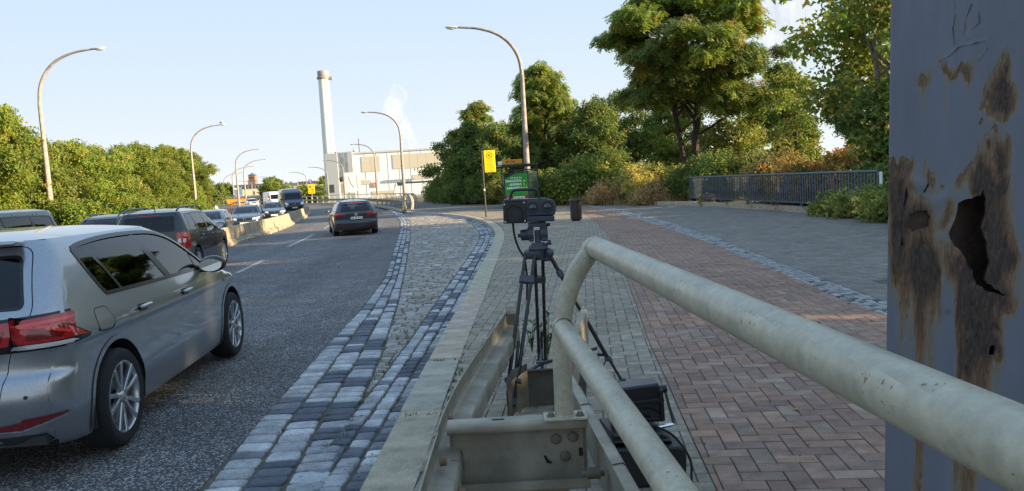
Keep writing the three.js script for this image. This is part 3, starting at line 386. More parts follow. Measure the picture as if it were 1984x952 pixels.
  const F = (i, j) => { const a = Math.min(SW - 2, i / sub | 0), b = Math.min(H / sub - 2, j / sub | 0), fx = i / sub - a, fy = j / sub - b; return lerp(lerp(field[b * SW + a], field[b * SW + a + 1], fx), lerp(field[(b + 1) * SW + a], field[(b + 1) * SW + a + 1], fx), fy); };
  const cracks = [[[1838, 0], [1842, 30], [1837, 60], [1840, 88]], [[1890, 0], [1884, 20], [1888, 50], [1876, 60]], [[1872, 16], [1862, 40], [1858, 70], [1866, 78]], [[1812, 120], [1830, 112], [1850, 95], [1875, 90], [1900, 84], [1904, 100], [1888, 118]]];
  const crackAt = (x, y) => { let b = 9; for (const c of cracks) for (let i = 0; i < c.length - 1; i++) { const ax = u(c[i][0]), ay = w(c[i][1]), cx = u(c[i + 1][0]) - ax, cy = w(c[i + 1][1]) - ay, t = clamp(((x - ax) * cx + (y - ay) * cy) / (cx * cx + cy * cy), 0, 1); b = Math.min(b, Math.hypot(x - ax - t * cx, y - ay - t * cy)); } return b; };
  const paintTex = tex(S, (a, b, i, j) => { const n = fbm(a, b, 10, 6, 61), n2 = fbm(a, b, 40, 4, 62), wx = (fbm(a, b, 14, 4, 67) - 0.5) * 130, wy = (fbm(a, b, 14, 4, 68) - 0.5) * 90, sp = Math.max(0, fbm(a, b, 90, 3, 69) - 0.66) * 3.2 * sstep(0.45, 0.62, fbm(a, b, 5, 3, 70)), f = F(clamp(i + wx, 0, S - 1), clamp(j + wy, 0, H - 1)) - 0.13 + sp + (n - 0.5) * 0.5 + (n2 - 0.5) * 0.35, [x, y] = pos(i, j);
    const base = 0.96 + 0.16 * (n - 0.5) + 0.06 * (n2 - 0.5); let c = [0.415 * base, 0.44 * base, 0.49 * base];
    const n3 = fbm(a, b, 150, 3, 66), g = f + (n3 - 0.5) * 0.24, st = sstep(0.06, 0.62, g), ru = sstep(0.34, 1.05, g), dk = sstep(0.8, 1.6, g + (n3 - 0.5) * 0.5); const mix = (c, d, t) => c.map((v, k) => lerp(v, d[k], t));
    c = mix(c, [0.44 + 0.06 * n2, 0.385 + 0.05 * n2, 0.29], st * 0.75); c = mix(c, [0.34 + 0.16 * n3, 0.245 + 0.1 * n3, 0.18 + 0.06 * n3], ru * 0.88); c = mix(c, [0.165 + 0.12 * n3, 0.14 + 0.09 * n3, 0.13 + 0.07 * n3], dk * 0.92);
    const k = y > 0.8 ? crackAt(x, y) + (n2 - 0.5) * 0.006 : 9; if (k < 0.0009 + 0.0022 * n3 * n3) c = mix(c, [0.2, 0.17, 0.16], 0.8); return c; }, { srgb: true });
  const ridges = [[[1790, 480], [1786, 760], 16, -0.28], [[1812, 460], [1835, 600], 9, 0.22], [[1850, 480], [1888, 640], 12, -0.25], [[1888, 560], [1896, 760], 8, 0.25], [[1925, 560], [1920, 760], 14, -0.2], [[1760, 350], [1800, 360], 12, 0.2], [[1775, 400], [1830, 380], 16, 0.22], [[1740, 440], [1770, 520], 10, -0.2]].map(([a, b, h, m]) => [[u(a[0]), w(a[1])], [u(b[0]), w(b[1])], h * PX, m]);
  const bumpTex = tex(1024, (a, b, i, j) => { const wx = (fbm(a, b, 14, 4, 67) - 0.5) * 130, wy = (fbm(a, b, 14, 4, 68) - 0.5) * 90, f = F(clamp(i * 2 + wx, 0, S - 1), clamp(j * 2 + wy, 0, H - 1)), n = fbm(a, b, 60, 4, 63), m = fbm(a, b, 7, 4, 64), [x, y] = pos(i * 2, j * 2); const k = y > 0.8 ? crackAt(x, y) : 9; let rd = 0; for (const [[ax, ay], [ex, ey], hw, am] of ridges) { const cx = ex - ax, cy = ey - ay, t = clamp(((x - ax) * cx + (y - ay) * cy) / (cx * cx + cy * cy), 0, 1), q = Math.hypot(x - ax - t * cx, y - ay - t * cy) / hw; rd += am * Math.exp(-q * q); } return 0.4 + rd + (m - 0.5) * 0.14 + sstep(0.5, 1, f) * (n - 0.5) * 0.9 - 0.1 * sstep(0.55, 0.75, f + (fbm(a, b, 40, 4, 62) - 0.5) * 0.5) + (k < 0.007 ? 0.06 * (1 - k / 0.007) : 0); });
  for (const t of [paintTex, bumpTex]) { t.wrapS = t.wrapT = THREE.ClampToEdgeWrapping; }
  const PM = new THREE.MeshStandardMaterial({ map: paintTex, bumpMap: bumpTex, bumpScale: 0.018, roughness: 0.6, side: THREE.DoubleSide });
  const plateUV = (q) => { q = prep(q); const p = q.attributes.position, uv = new Float32Array(p.count * 2); for (let i = 0; i < p.count; i++) { uv[2 * i] = clamp(p.getX(i) / W, 0.001, 0.999); uv[2 * i + 1] = clamp((p.getY(i) - Y0) / (Y1 - Y0), 0.001, 0.999); } q.setAttribute('uv', new THREE.BufferAttribute(uv, 2)); return q; };
  const face = new THREE.ExtrudeGeometry(shape, { depth: 0.007, bevelEnabled: false }).translate(0, 0, -0.007); part(g, 'face_plate', plateUV(face), PM, { uv: true });
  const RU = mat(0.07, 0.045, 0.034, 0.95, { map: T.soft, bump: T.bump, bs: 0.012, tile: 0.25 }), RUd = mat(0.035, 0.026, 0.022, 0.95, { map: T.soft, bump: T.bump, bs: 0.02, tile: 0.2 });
  part(g, 'side_plate', [bx(0.012, Y1 - Y0, 0.36, 0.155, (Y0 + Y1) / 2, -0.18, 0, 0, -0.66), bx(0.012, Y1 - Y0, 0.36, W - 0.155, (Y0 + Y1) / 2, -0.18, 0, 0, 0.66)], mat(0.2, 0.235, 0.32, 0.55, { map: T.soft, bump: T.bump, bs: 0.004, tile: 0.6 }));
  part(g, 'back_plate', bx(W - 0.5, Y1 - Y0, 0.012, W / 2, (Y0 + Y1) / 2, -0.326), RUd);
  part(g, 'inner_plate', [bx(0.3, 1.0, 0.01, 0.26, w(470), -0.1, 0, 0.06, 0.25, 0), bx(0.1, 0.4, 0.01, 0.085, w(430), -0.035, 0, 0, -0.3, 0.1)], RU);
  part(g, 'top_cap', bx(W, 0.02, 0.3, W / 2, Y1 + 0.012, -0.155), M.galvaDark);
  part(g, 'foot_plate', bx(W - 0.1, 0.03, 0.3, W / 2, Y0 + 0.036, -0.17), M.galvaDark);
  // torn flaps bent out of the plate
  const flap = (pts, bend, ax, name = 'torn_flap', m = PM) => { // polygon in px, lifted towards us with distance from the hinge line ax = [x0, y0, x1, y1]
    const P = pts.map(([x, y]) => [u(x), w(y)]), a = [u(ax[0]), w(ax[1])], d = [u(ax[2]) - a[0], w(ax[3]) - a[1]], L = Math.hypot(...d); const s = new THREE.Shape(P.map((p) => new THREE.Vector2(...p)));
    const geo = new THREE.ExtrudeGeometry(s, { depth: 0.004, bevelEnabled: false }), p = geo.attributes.position; for (let i = 0; i < p.count; i++) { const q = Math.abs((p.getX(i) - a[0]) * d[1] - (p.getY(i) - a[1]) * d[0]) / L; p.setZ(i, p.getZ(i) + 0.0015 + bend * 2.6 * q * q / 0.05); } geo.computeVertexNormals(); part(g, name, plateUV(geo), m, { uv: true }); };
  flap(rag([[1853, 392], [1848, 400], [1838, 396], [1830, 408], [1829, 434], [1834, 446], [1842, 436], [1848, 420]], 1), 0.7, [1853, 440, 1853, 390]);
  flap(rag([[1820, 446], [1834, 452], [1850, 470], [1864, 486], [1876, 508], [1868, 512], [1850, 494], [1832, 470], [1818, 452]], 1.5), 0.5, [1818, 452, 1868, 514]);
  flap(rag([[1896, 380], [1905, 370], [1903, 388], [1880, 394], [1858, 400], [1854, 393], [1872, 386]], 1), -0.6, [1850, 384, 1905, 372]);
  flap(rag([[1782, 446], [1808, 450], [1822, 446], [1815, 458], [1792, 462], [1782, 458]], 1.5), 0.6, [1782, 446, 1822, 446], 'torn_flap', RU);
  flap(rag([[1772, 404], [1790, 402], [1798, 412], [1796, 424], [1780, 428], [1770, 418]], 1), -0.9, [1798, 400, 1798, 430], 'torn_flap', RUd);
  flap(rag([[1871, 504], [1882, 524], [1892, 556], [1896, 610], [1890, 660], [1886, 610], [1878, 560], [1864, 520]], 1), 0.5, [1862, 510, 1884, 660]);
}
// ================================================================ SPEED CAMERA ON ITS TRIPOD
{
  const navy = mat(0.026, 0.03, 0.042, 0.42, { bump: T.fine, bs: 0.0004, tile: 0.1 }), grey = mat(0.045, 0.052, 0.072, 0.5, { bump: T.fine, bs: 0.0003, tile: 0.1 });
  const t = thing('camera_tripod', 'dark grey video tripod with double tube legs, standing behind the bent handrail post', 'tripod', [0.198, 0.12, -5.78]);
  const rel = (p) => [p[0] - 0.198, p[1] - 0.12, p[2] + 5.78], tubeM = mat(0.035, 0.032, 0.033, 0.3, { metal: 0.4 });
  const head = part(t, 'pan_head', [bx(0.135, 0.035, 0.11, 0, 1.268, 0, 0.006), bx(0.035, 0.12, 0.075, -0.048, 1.2, 0, 0.012), bx(0.05, 0.12, 0.085, 0.048, 1.2, 0, 0.012), rod([0.02, 1.2, 0], [0.075, 1.2, 0], 0.052, 0.052, 24), rod([-0.03, 1.2, 0], [-0.075, 1.2, 0], 0.052, 0.05, 24), bx(0.045, 0.12, 0.05, 0, 1.165, 0, 0.008), rod([0, 1.085, 0], [0, 1.11, 0], 0.075, 0.07, 32), rod([0, 1.11, 0], [0, 1.13, 0], 0.055, 0.05, 28)], grey);
  part(head, 'friction_knob', [rod([-0.075, 1.195, 0], [-0.128, 1.192, 0], 0.044, 0.04, 24), rod([-0.128, 1.192, 0], [-0.15, 1.191, 0], 0.017, 0.013, 16)], navy);
  part(head, 'lock_screw', [rod([0.07, 1.262, 0.01], [0.098, 1.262, 0.01], 0.012, 0.012, 12)], navy); part(head, 'lock_screw', [rod([0.075, 1.125, 0.01], [0.098, 1.13, 0.01], 0.02, 0.02, 8), rod([0.055, 1.11, 0.01], [0.08, 1.125, 0.01], 0.01)], grey);
  part(head, 'spirit_level', bx(0.014, 0.012, 0.006, -0.002, 1.243, 0.05), M.chrome);
  part(t, 'shoulder', [bx(0.13, 0.062, 0.1, -0.048, 1.047, 0.015, 0.014, 0.12, 0, 0), bx(0.085, 0.1, 0.07, 0.055, 1.035, -0.01, 0.02), rod([0.055, 1.05, 0.05], [0.1, 1.05, 0.03], 0.028, 0.028, 18), rod([0, 1.0, 0], [0, 1.09, 0], 0.05, 0.06, 24), bx(0.075, 0.02, 0.006, -0.05, 1.05, 0.069, 0.003)], grey);
  const leg = (top, mid, tip, side, gap, drop) => { // two tubes, clamps, single inner tube and a spiked foot
    const A = V(...rel(top)), Bm = V(...rel(mid)), C = V(...rel(tip)), s = V(...side).normalize(), l = t.children.length;
    const L = part(t, 'leg', [...[-1, 1].map((k) => rod(A.clone().addScaledVector(s, k * gap).toArray(), Bm.clone().addScaledVector(s, k * gap * 0.86).toArray(), 0.0135, 0.0135, 14)), ...(drop ? [-1, 1].map((k) => rod(Bm.clone().addScaledVector(s, k * gap * 0.7).toArray(), Bm.clone().lerp(C, 0.55).addScaledVector(s, k * gap * 0.55).toArray(), 0.0105)) : []), rod(Bm.clone().lerp(A, 0.3).toArray(), C.toArray(), 0.0105)], tubeM);
    const q = new THREE.Quaternion().setFromUnitVectors(V(0, 1, 0), A.clone().sub(Bm).normalize()), cl = (f, h, extra = 0) => { const p = A.clone().lerp(Bm, f), g = bx(gap * 2 + 0.036 + extra, h, 0.042, 0, 0, 0, 0.006); const yaw = Math.atan2(-s.z, s.x); g.rotateY(yaw); g.applyQuaternion(q); return g.translate(p.x, p.y, p.z); };
    part(L, 'clamp', cl(0.2, 0.055), grey); part(L, 'clamp', cl(1, 0.03, 0.01), grey);
    const e = C.clone().lerp(Bm, drop ? 0.42 : 0.08), f = bx(0.06, 0.05, 0.05, 0, 0, 0, 0.006); f.applyQuaternion(q); part(L, 'foot_clamp', f.translate(e.x, e.y, e.z), grey); part(L, 'foot', lathe([[0, -0.008], [0.016, -0.006], [0.017, 0.008], [0.009, 0.03]], 16).translate(C.x, C.y, C.z), M.rubber); return L;
  };
  leg([0.128, 1.155, -5.71], [-0.048, 0.354, -5.19], [-0.073, 0.132, -5.05], [1, 0, 0.12], 0.036, true);
  leg([0.27, 1.172, -5.8], [0.678, 0.338, -5.742], [0.79, 0.132, -5.73], [0.1, 0, 1], 0.03, false);
  leg([0.2, 1.13, -5.85], [0.193, 0.238, -6.19], [0.19, 0.132, -6.24], [1, 0, 0], 0.03, false);
  part(t, 'tilt_lever', [rod(rel([0.64, 0.372, -5.72]), rel([0.6, 0.385, -5.68]), 0.012), rod(rel([0.66, 0.34, -5.7]), rel([0.62, 0.27, -5.69]), 0.006)], navy);
  const sp = [0.16, 0.335, -5.7]; part(t, 'spreader', [bar(rel([0.04, 0.35, -5.38]), rel(sp), 0.02, 0.022), bar(rel([0.19, 0.36, -6.1]), rel(sp), 0.02, 0.022), bar(rel([0.6, 0.42, -5.75]), rel(sp), 0.02, 0.022), rod(rel([0.16, 0.32, -5.7]), rel([0.16, 0.355, -5.7]), 0.03)], grey);
  // the camera head
  const d = thing('speed_camera', 'black and grey speed camera with one large and two small lenses, on the tripod', 'camera', [0.198, 1.407, -5.8]); d.rotation.z = -0.03; const D = 1 / 256, X = (px) => (px - 1040) * D, Y = (py) => (430 - py) * D;
  part(d, 'flash_body', [bx(46 * D, 42 * D, 0.15, X(998.5), Y(410), 0, 0.008)], mat(0.013, 0.014, 0.018, 0.45));
  const hood = part(d, 'lens_hood', lathe([[15 * D, 0], [17 * D, 0.004], [17.4 * D, 0.02], [16 * D, 0.024], [15 * D, 0.018], [14.2 * D, -0.03]], 48).rotateX(PI / 2).translate(X(997), Y(412.3), 0.07), M.black);
  part(d, 'large_lens', new THREE.SphereGeometry(0.12, 40, 20, 0, 2 * PI, 0, 0.47).rotateX(PI / 2).translate(X(997), Y(412.3), -0.057), mat(0.004, 0.004, 0.007, 0.04, { phys: true, clearcoat: 1, clearcoatRoughness: 0.02 }));
  for (const [x, y] of [[978, 394], [1016, 391.5], [979, 427.5], [1017, 426.5]]) part(d, 'screw', bolt(X(x), Y(y), 0.078, 'z', 0.0068, 0.008), M.alu);
  const bodyS = extrude([[X(1020.5), Y(387)], [X(1064), Y(386)], [X(1070), Y(387.6)], [X(1074.5), Y(392)], [X(1076.6), Y(399)], [X(1076.6), Y(408)], [X(1074), Y(417)], [X(1020.5), Y(418)]], 0.16, { bevel: 0.008 }).translate(0, 0, -0.09);
  part(d, 'sensor_body', [bodyS, bx(53 * D, 10.5 * D, 0.19, X(1046.8), Y(423.3), 0.005, 0.008)], mat(0.032, 0.038, 0.055, 0.4, { bump: T.fine, bs: 0.0003, tile: 0.1 }));
  part(d, 'top_plate', [bx(76 * D, 4 * D, 0.15, X(1016), Y(387), 0, 0.004), bx(66 * D, 0.003, 0.14, X(1014), Y(384.8), 0, 0.001), bx(20 * D, 4 * D, 0.13, X(1050), Y(386), 0, 0.004)], mat(0.03, 0.034, 0.045, 0.35));
  part(d, 'handle', tube([[X(988), Y(386), 0.02], [X(990), Y(381), 0.02], [X(993.5), Y(371.5), 0.02], [X(997), Y(368.2), 0.02], [X(1004), Y(367.2), 0.02], [X(1020), Y(367), 0.02], [X(1036), Y(367.2), 0.02], [X(1041.5), Y(369), 0.02], [X(1043.5), Y(373), 0.02], [X(1045.5), Y(381), 0.02], [X(1047), Y(386), 0.02]], 2.7 * D, 60, 12), mat(0.02, 0.021, 0.025, 0.6));
  for (const [x, y, r] of [[1032, 401.8, 9.6], [1060, 401, 10]]) { const L = part(d, 'lens_ring', lathe([[r * D, 0], [r * D * 1.04, 0.006], [r * D * 0.97, 0.01], [r * D * 0.88, 0.006], [r * D * 0.84, -0.02]], 40).rotateX(PI / 2).translate(X(x), Y(y), 0.079), M.black); part(L, 'lens', new THREE.SphereGeometry(0.07, 36, 16, 0, 2 * PI, 0, 0.5).rotateX(PI / 2).translate(X(x), Y(y), 0.079 - 0.066), mat(0.02, 0.022, 0.02, 0.03, { phys: true, clearcoat: 1, clearcoatRoughness: 0.02, specularIntensity: 1 })); }
  part(d, 'sensor_eye', rod([X(1045.8), Y(407.3), 0.07], [X(1045.8), Y(407.3), 0.083], 0.009, 0.009, 20), M.black); part(d, 'release_button', rod([X(1060), Y(386.5), 0.01], [X(1060), Y(383.6), 0.01], 0.012), mat(0.03, 0.12, 0.06, 0.5));
  const cb = tag(part(scene, 'trigger_cable', tube([[0.018, 1.415, -5.86], [0.02, 1.34, -5.86], [0.033, 1.264, -5.85], [0.055, 1.2, -5.83], [0.085, 1.14, -5.82], [0.1, 1.0, -5.83], [0.09, 0.8, -5.9]], 0.0085, 50, 10), M.rubber), 'black cable hanging down from the speed camera to the tripod', 'cable');
}
{ // flash lamp and its case beside the rail
  const f = thing('flash_lamp', 'flat black flash lamp box in a bracket, on the black case by the rail', 'flash lamp', [0.64, 0.405, -4.05], 0); f.rotation.z = 0.03; const b = mat(0.012, 0.013, 0.016, 0.33);
  part(f, 'housing', [extrude([[-0.15, 0.02], [0.118, 0.0], [0.118, 0.17], [0.098, 0.2], [-0.15, 0.19]], 0.12, { bevel: 0.012 }).translate(0, 0, -0.07)], b);
  part(f, 'front_rim', [bx(0.275, 0.022, 0.02, -0.016, 0.108, 0.068, 0.004, 0, 0, 0.03), bx(0.024, 0.17, 0.03, 0.106, 0.085, 0.066, 0.006), bx(0.26, 0.02, 0.02, -0.015, 0.012, 0.066, 0.004, 0, 0, -0.05)], b);
  part(f, 'front_glass', bx(0.235, 0.08, 0.004, -0.025, 0.056, 0.064), mat(0.016, 0.018, 0.022, 0.12, { phys: true, clearcoat: 0.6 }));
  part(f, 'bracket_arm', bar([-0.17, 0.16, 0.03], [-0.16, -0.05, 0.07], 0.012, 0.022, [0, 0, 1]), b); part(f, 'bracket_arm', [bar([0.133, 0.165, 0.03], [0.162, -0.02, 0.07], 0.012, 0.022, [0, 0, 1]), rod([0.11, 0.16, 0.03], [0.145, 0.16, 0.03], 0.022)], b);
  part(f, 'chrome_bar', rod([-0.17, -0.062, 0.075], [0.158, -0.022, 0.078], 0.0105, 0.0105, 18), M.chrome);
  const c = thing('battery_case', 'ribbed black plastic carrying case standing under the flash lamp', 'case', [0.66, 0.12, -3.98], 0.12); const cm = mat(0.014, 0.015, 0.018, 0.36, { bump: T.fine, bs: 0.0005, tile: 0.1 });
  const prof = [[-0.22, 0], [0.135, 0], [0.15, 0.02], [0.155, 0.14], [0.148, 0.18], [0.12, 0.2], [-0.22, 0.22]];
  part(c, 'case_body', extrude(prof, 0.32, { bevel: 0.014 }).translate(0, 0, -0.16), cm); part(c, 'lid', [extrude([[-0.22, 0.222], [0.1, 0.2], [0.085, 0.238], [0.05, 0.26], [-0.22, 0.28]], 0.27, { bevel: 0.012 }).translate(0, 0, -0.16)], cm);
  for (const y of [0.206, 0.236]) part(c, 'rib', bx(0.3, 0.01, 0.3, -0.07, y, 0.004, 0.004, 0, 0, -0.06), cm);
  part(c, 'latch', [bx(0.05, 0.03, 0.014, 0.03, 0.2, 0.17, 0.004)], M.blackSoft); part(c, 'carry_handle', tube([[-0.08, 0.27, 0.08], [-0.08, 0.292, 0.08], [0.02, 0.286, 0.08], [0.02, 0.25, 0.08]], 0.009, 20, 8), cm);
  tag(part(scene, 'flash_cable', tube([[0.6, 0.43, -3.9], [0.683, 0.43, -3.82], [0.75, 0.4, -3.78], [0.8, 0.34, -3.74], [0.829, 0.27, -3.72], [0.824, 0.19, -3.7], [0.83, 0.13, -3.62]], 0.0065, 40, 8), M.rubber), 'thin black cable looping over the black carrying case', 'cable');
}
// ================================================================ STREET FURNITURE
{
  const b = thing('litter_bin', 'dark brown round litter bin standing on the brick pavement', 'litter bin', [2.47, 0.12, -28.75]); const bm = mat(0.03, 0.025, 0.02, 0.38, { map: T.soft, tile: 0.5 });
  part(b, 'drum', lathe([[0, 0.06], [0.205, 0.06], [0.212, 0.075], [0.222, 0.74], [0.215, 0.75]], 36), bm); part(b, 'lid', lathe([[0.236, 0.735], [0.24, 0.76], [0.236, 0.8], [0.215, 0.822], [0.175, 0.826], [0.16, 0.8], [0.15, 0.76]], 36), bm); part(b, 'foot', lathe([[0, 0.0], [0.165, 0], [0.165, 0.06], [0.0, 0.062]], 28), M.black); part(b, 'inner_liner', lathe([[0, 0.7], [0.155, 0.7], [0.155, 0.79]], 28), M.black);
}
{
  const s = thing('bus_stop_sign', 'yellow bus stop plate with a circled H on a thin dark post', 'sign', [-1.14, 0.12, -36.4], 0.0); s.rotation.z = 0.012;
  part(s, 'post', [rod([0, 0, 0], [0, 3.16, 0], 0.04, 0.036, 16)], mat(0.05, 0.042, 0.035, 0.55)); part(s, 'post_band', rod([0, 1.25, 0], [0, 1.35, 0], 0.045), M.white);
  for (const y of [2.9, 2.25]) part(s, 'mount', bx(0.12, 0.04, 0.03, 0.06, y, 0), M.plasticGrey); part(s, 'plate_frame', bx(0.53, 1.04, 0.04, 0.35, 2.62, 0, 0.03), mat(0.9, 0.68, 0.01, 0.5));
  part(s, 'plate', new THREE.PlaneGeometry(0.49, 1.0).translate(0.35, 2.62, 0.0215), printed(0.49, 1.0, 256, (x, w, h) => { x.fillStyle = '#ffe500'; x.fillRect(0, 0, w, h); x.strokeStyle = x.fillStyle = '#2b2a14'; x.lineWidth = 13; x.beginPath(); x.arc(w / 2, 118, 66, 0, 7); x.stroke(); x.font = 'bold 92px sans-serif'; x.textAlign = 'center'; x.fillText('H', w / 2, 151); x.fillStyle = '#8d8420'; for (const [y, a] of [[225, 170], [258, 150], [300, 80], [392, 180], [424, 190]]) x.fillRect((w - a) / 2, y, a, 7); x.font = 'bold 44px sans-serif'; x.fillStyle = '#5a5418'; x.fillText('61', w / 2 - 50, 362); x.fillRect(w / 2 - 10, 340, 80, 6); x.fillRect(w / 2 - 10, 354, 60, 6); x.fillStyle = '#2b2a14'; x.fillRect(20, 486, 70, 8); x.fillRect(120, 484, 90, 8); }), { uv: true });
}
{
  const s = thing('bus_shelter', 'glass bus shelter with dark frame, flat roof and a green poster at its end', 'bus shelter', [0, 0.12, -46], 0), fr = mat(0.03, 0.034, 0.035, 0.45), x0 = -0.36, x1 = 1.78, zb = -4.2;
  for (const [x, z] of [[x0, 0], [x1, 0], [x1, zb], [x0 + 0.5, zb], [x1, zb / 2]]) part(s, 'post', bx(0.075, 2.45, 0.075, x, 1.225, z), fr);
  part(s, 'roof', [bx(2.9, 0.1, 5.0, 0.42, 2.58, zb / 2), bx(1.9, 0.07, 0.08, 0.95, 2.28, 0.0)], fr); part(s, 'roof_edge', bx(0.7, 0.09, 0.06, -0.72, 2.56, 0.43, 0, 0, 0, -0.0), mat(0.3, 0.27, 0.25, 0.6)); part(s, 'marker_lamp', bx(0.16, 0.14, 0.16, -1.1, 2.5, 0.4, 0.02), mat(0.85, 0.4, 0.02, 0.5));
  for (const x of [x0, 0.2, 1.0, 1.4]) part(s, 'roof_bracket', bx(0.04, 0.26, 0.04, x, 2.43, 0.0), fr);
  const sg = part(s, 'roof_sign', bx(1.16, 0.27, 0.14, 0.33, 2.78, 0.3, 0.015), mat(0.75, 0.36, 0.02, 0.5)); part(sg, 'sign_face', new THREE.PlaneGeometry(1.14, 0.25).translate(0.33, 2.78, 0.373), printed(1.14, 0.25, 512, (x, w, h) => { x.fillStyle = '#d38a14'; x.fillRect(0, 0, w, h); x.fillStyle = '#241d10'; x.font = 'bold 84px sans-serif'; x.fillText('DVB', 170, 86); x.beginPath(); x.arc(112, 56, 34, 0, 7); x.fill(); x.fillStyle = '#d38a14'; x.fillRect(86, 50, 52, 10); x.fillRect(96, 66, 38, 8); }), { uv: true }); part(s, 'line_box', bx(0.26, 0.24, 0.16, -0.42, 2.72, 0.3, 0.01), M.white);
  const p = part(s, 'poster_case', [bx(1.5, 1.92, 0.12, 0.47, 1.2, 0.02, 0.015)], fr);
  part(p, 'poster', new THREE.PlaneGeometry(1.36, 1.78).translate(0.48, 1.2, 0.0835), printed(1.36, 1.78, 420, (x, w, h) => { const g = x.createLinearGradient(0, 0, 0, h); x.fillStyle = '#2f9a2e'; x.fillRect(0, 0, w, h); x.fillStyle = '#237d2a'; for (let i = 0; i < 40; i++) { x.beginPath(); x.arc((i * 97) % w, (i * 61) % h, 30 + (i % 5) * 12, 0, 7); x.globalAlpha = 0.12; x.fill(); } x.globalAlpha = 1; x.fillStyle = '#0e1a10'; x.beginPath(); x.moveTo(0, 0); x.lineTo(w * 0.5, 0); x.lineTo(0, 90); x.fill(); x.fillStyle = '#fff'; x.textAlign = 'center'; x.font = 'bold 38px sans-serif'; x.fillText('AN ALLE DA', w / 2, 96); x.font = 'bold 58px sans-serif'; x.fillText('DRAUSSEN,', w / 2 - 44, 158); x.font = 'bold 30px sans-serif'; x.fillText('DIE', w - 62, 158); x.font = 'bold 30px sans-serif'; x.fillText('AN', 92, 222); x.font = 'bold 58px sans-serif'; x.fillText('KARMA', w / 2 - 8, 222); x.fillStyle = '#ffd84a'; x.font = 'bold 44px sans-serif'; x.fillText('&', w - 72, 220); x.fillStyle = '#fff'; x.font = 'bold 58px sans-serif'; x.fillText('KARAMELL', 172, 288); x.fillStyle = '#ffd84a'; x.font = 'bold 26px sans-serif'; x.fillText('GLAUBEN', w - 64, 280); x.fillStyle = '#c8102a'; x.fillRect(0, 408, 130, 142); x.fillRect(w - 60, 408, 60, 142); x.fillStyle = '#f3f0e4'; x.fillRect(150, 428, 200, 60); x.fillStyle = '#15110e'; x.font = 'bold 52px sans-serif'; x.fillText('Eiskalt', 250, 476); x.fillStyle = '#e9d8c0'; x.beginPath(); x.arc(60, 470, 34, 0, 7); x.fill(); }), { uv: true });
  part(s, 'glass_pane', bx(0.75, 1.9, 0.012, x1 - 0.42, 1.2, 0.0), mat(0.75, 0.85, 0.8, 0.03, { phys: true, transmission: 1, thickness: 0 })); for (const k of [0, 1]) part(s, 'glass_pane', bx(0.012, 1.9, 1.95, x1 - 0.04, 1.2, -1.05 - k * 2.08), mat(0.75, 0.85, 0.8, 0.03, { phys: true, transmission: 1, thickness: 0 }));
  part(s, 'back_poster', bx(0.5, 1.7, 0.05, x1 - 0.4, 1.25, -3.4), printed(0.5, 1.7, 128, (x, w, h) => { x.fillStyle = '#3c9a45'; x.fillRect(0, 0, w, h); x.fillStyle = '#dfe7d8'; x.fillRect(20, 100, 84, 40); x.fillRect(30, 160, 64, 70); x.fillStyle = '#9db7c0'; x.fillRect(56, 70, 18, 320); }), { uv: true });
  part(s, 'bench', [bx(0.4, 0.05, 2.6, x1 - 0.4, 0.46, -2.2), bx(0.06, 0.46, 0.06, x1 - 0.4, 0.23, -1.2), bx(0.06, 0.46, 0.06, x1 - 0.4, 0.23, -3.2)], fr);
}
{
  const f = thing('bar_fence', 'dark painted steel fence of upright bars along the low kerb', 'fence'), m = mat(0.085, 0.1, 0.12, 0.42, { map: T.soft, tile: 0.8 }), A = [8.56, -36.3], B = [10.12, -21.0], L = Math.hypot(B[0] - A[0], B[1] - A[1]), P = (t, y) => [lerp(A[0], B[0], t), y, lerp(A[1], B[1], t)], H = 1.42;
  part(f, 'top_rail', tube([P(0, H), P(0.5, H + 0.006), P(1, H)], 0.04, 20, 14), m); part(f, 'bottom_rail', bar(P(0, 0.47), P(1, 0.47), 0.04, 0.045), m);
  const n = 93, geo = new THREE.BoxGeometry(0.022, H - 0.5, 0.05); geo.rotateY(Math.atan2(B[0] - A[0], B[1] - A[1])); const gg = boxUV(geo); for (let i = 1; i < n; i++) { const q = new THREE.Mesh(gg, m); q.name = 'baluster'; q.castShadow = q.receiveShadow = true; q.position.set(...P(i / n, 0.47 + (H - 0.5) / 2)); f.add(q); }
  for (let i = 0; i <= 7; i++) { part(f, 'post', bar(P(i / 7, 0.3), P(i / 7 + 0.0001, i === 0 || i === 7 ? H + 0.02 : 0.49), 0.06, 0.06, [1, 0, 0]), m); part(f, 'post_base', bx(0.16, 0.03, 0.16, ...P(i / 7, 0.315)), M.concrete); }
  part(f, 'end_plate', bx(0.02, 0.5, 0.16, ...P(1.008, 1.15)), M.white);
}
{ const d = thing('drain_cover', 'flat square drain cover in the pavement beside the mosaic strip', 'drain cover', [5.15, 0.128, -9.9], 0.2); part(d, 'cover', bx(0.6, 0.02, 0.42, 0, 0, 0, 0.006), mat(0.07, 0.06, 0.055, 0.7, { map: T.soft, tile: 0.2 })); part(d, 'cover_frame', [bx(0.7, 0.016, 0.04, 0, 0, 0.235), bx(0.7, 0.016, 0.04, 0, 0, -0.235), bx(0.04, 0.016, 0.43, 0.33, 0, 0), bx(0.04, 0.016, 0.43, -0.33, 0, 0)], M.galvaDark); }
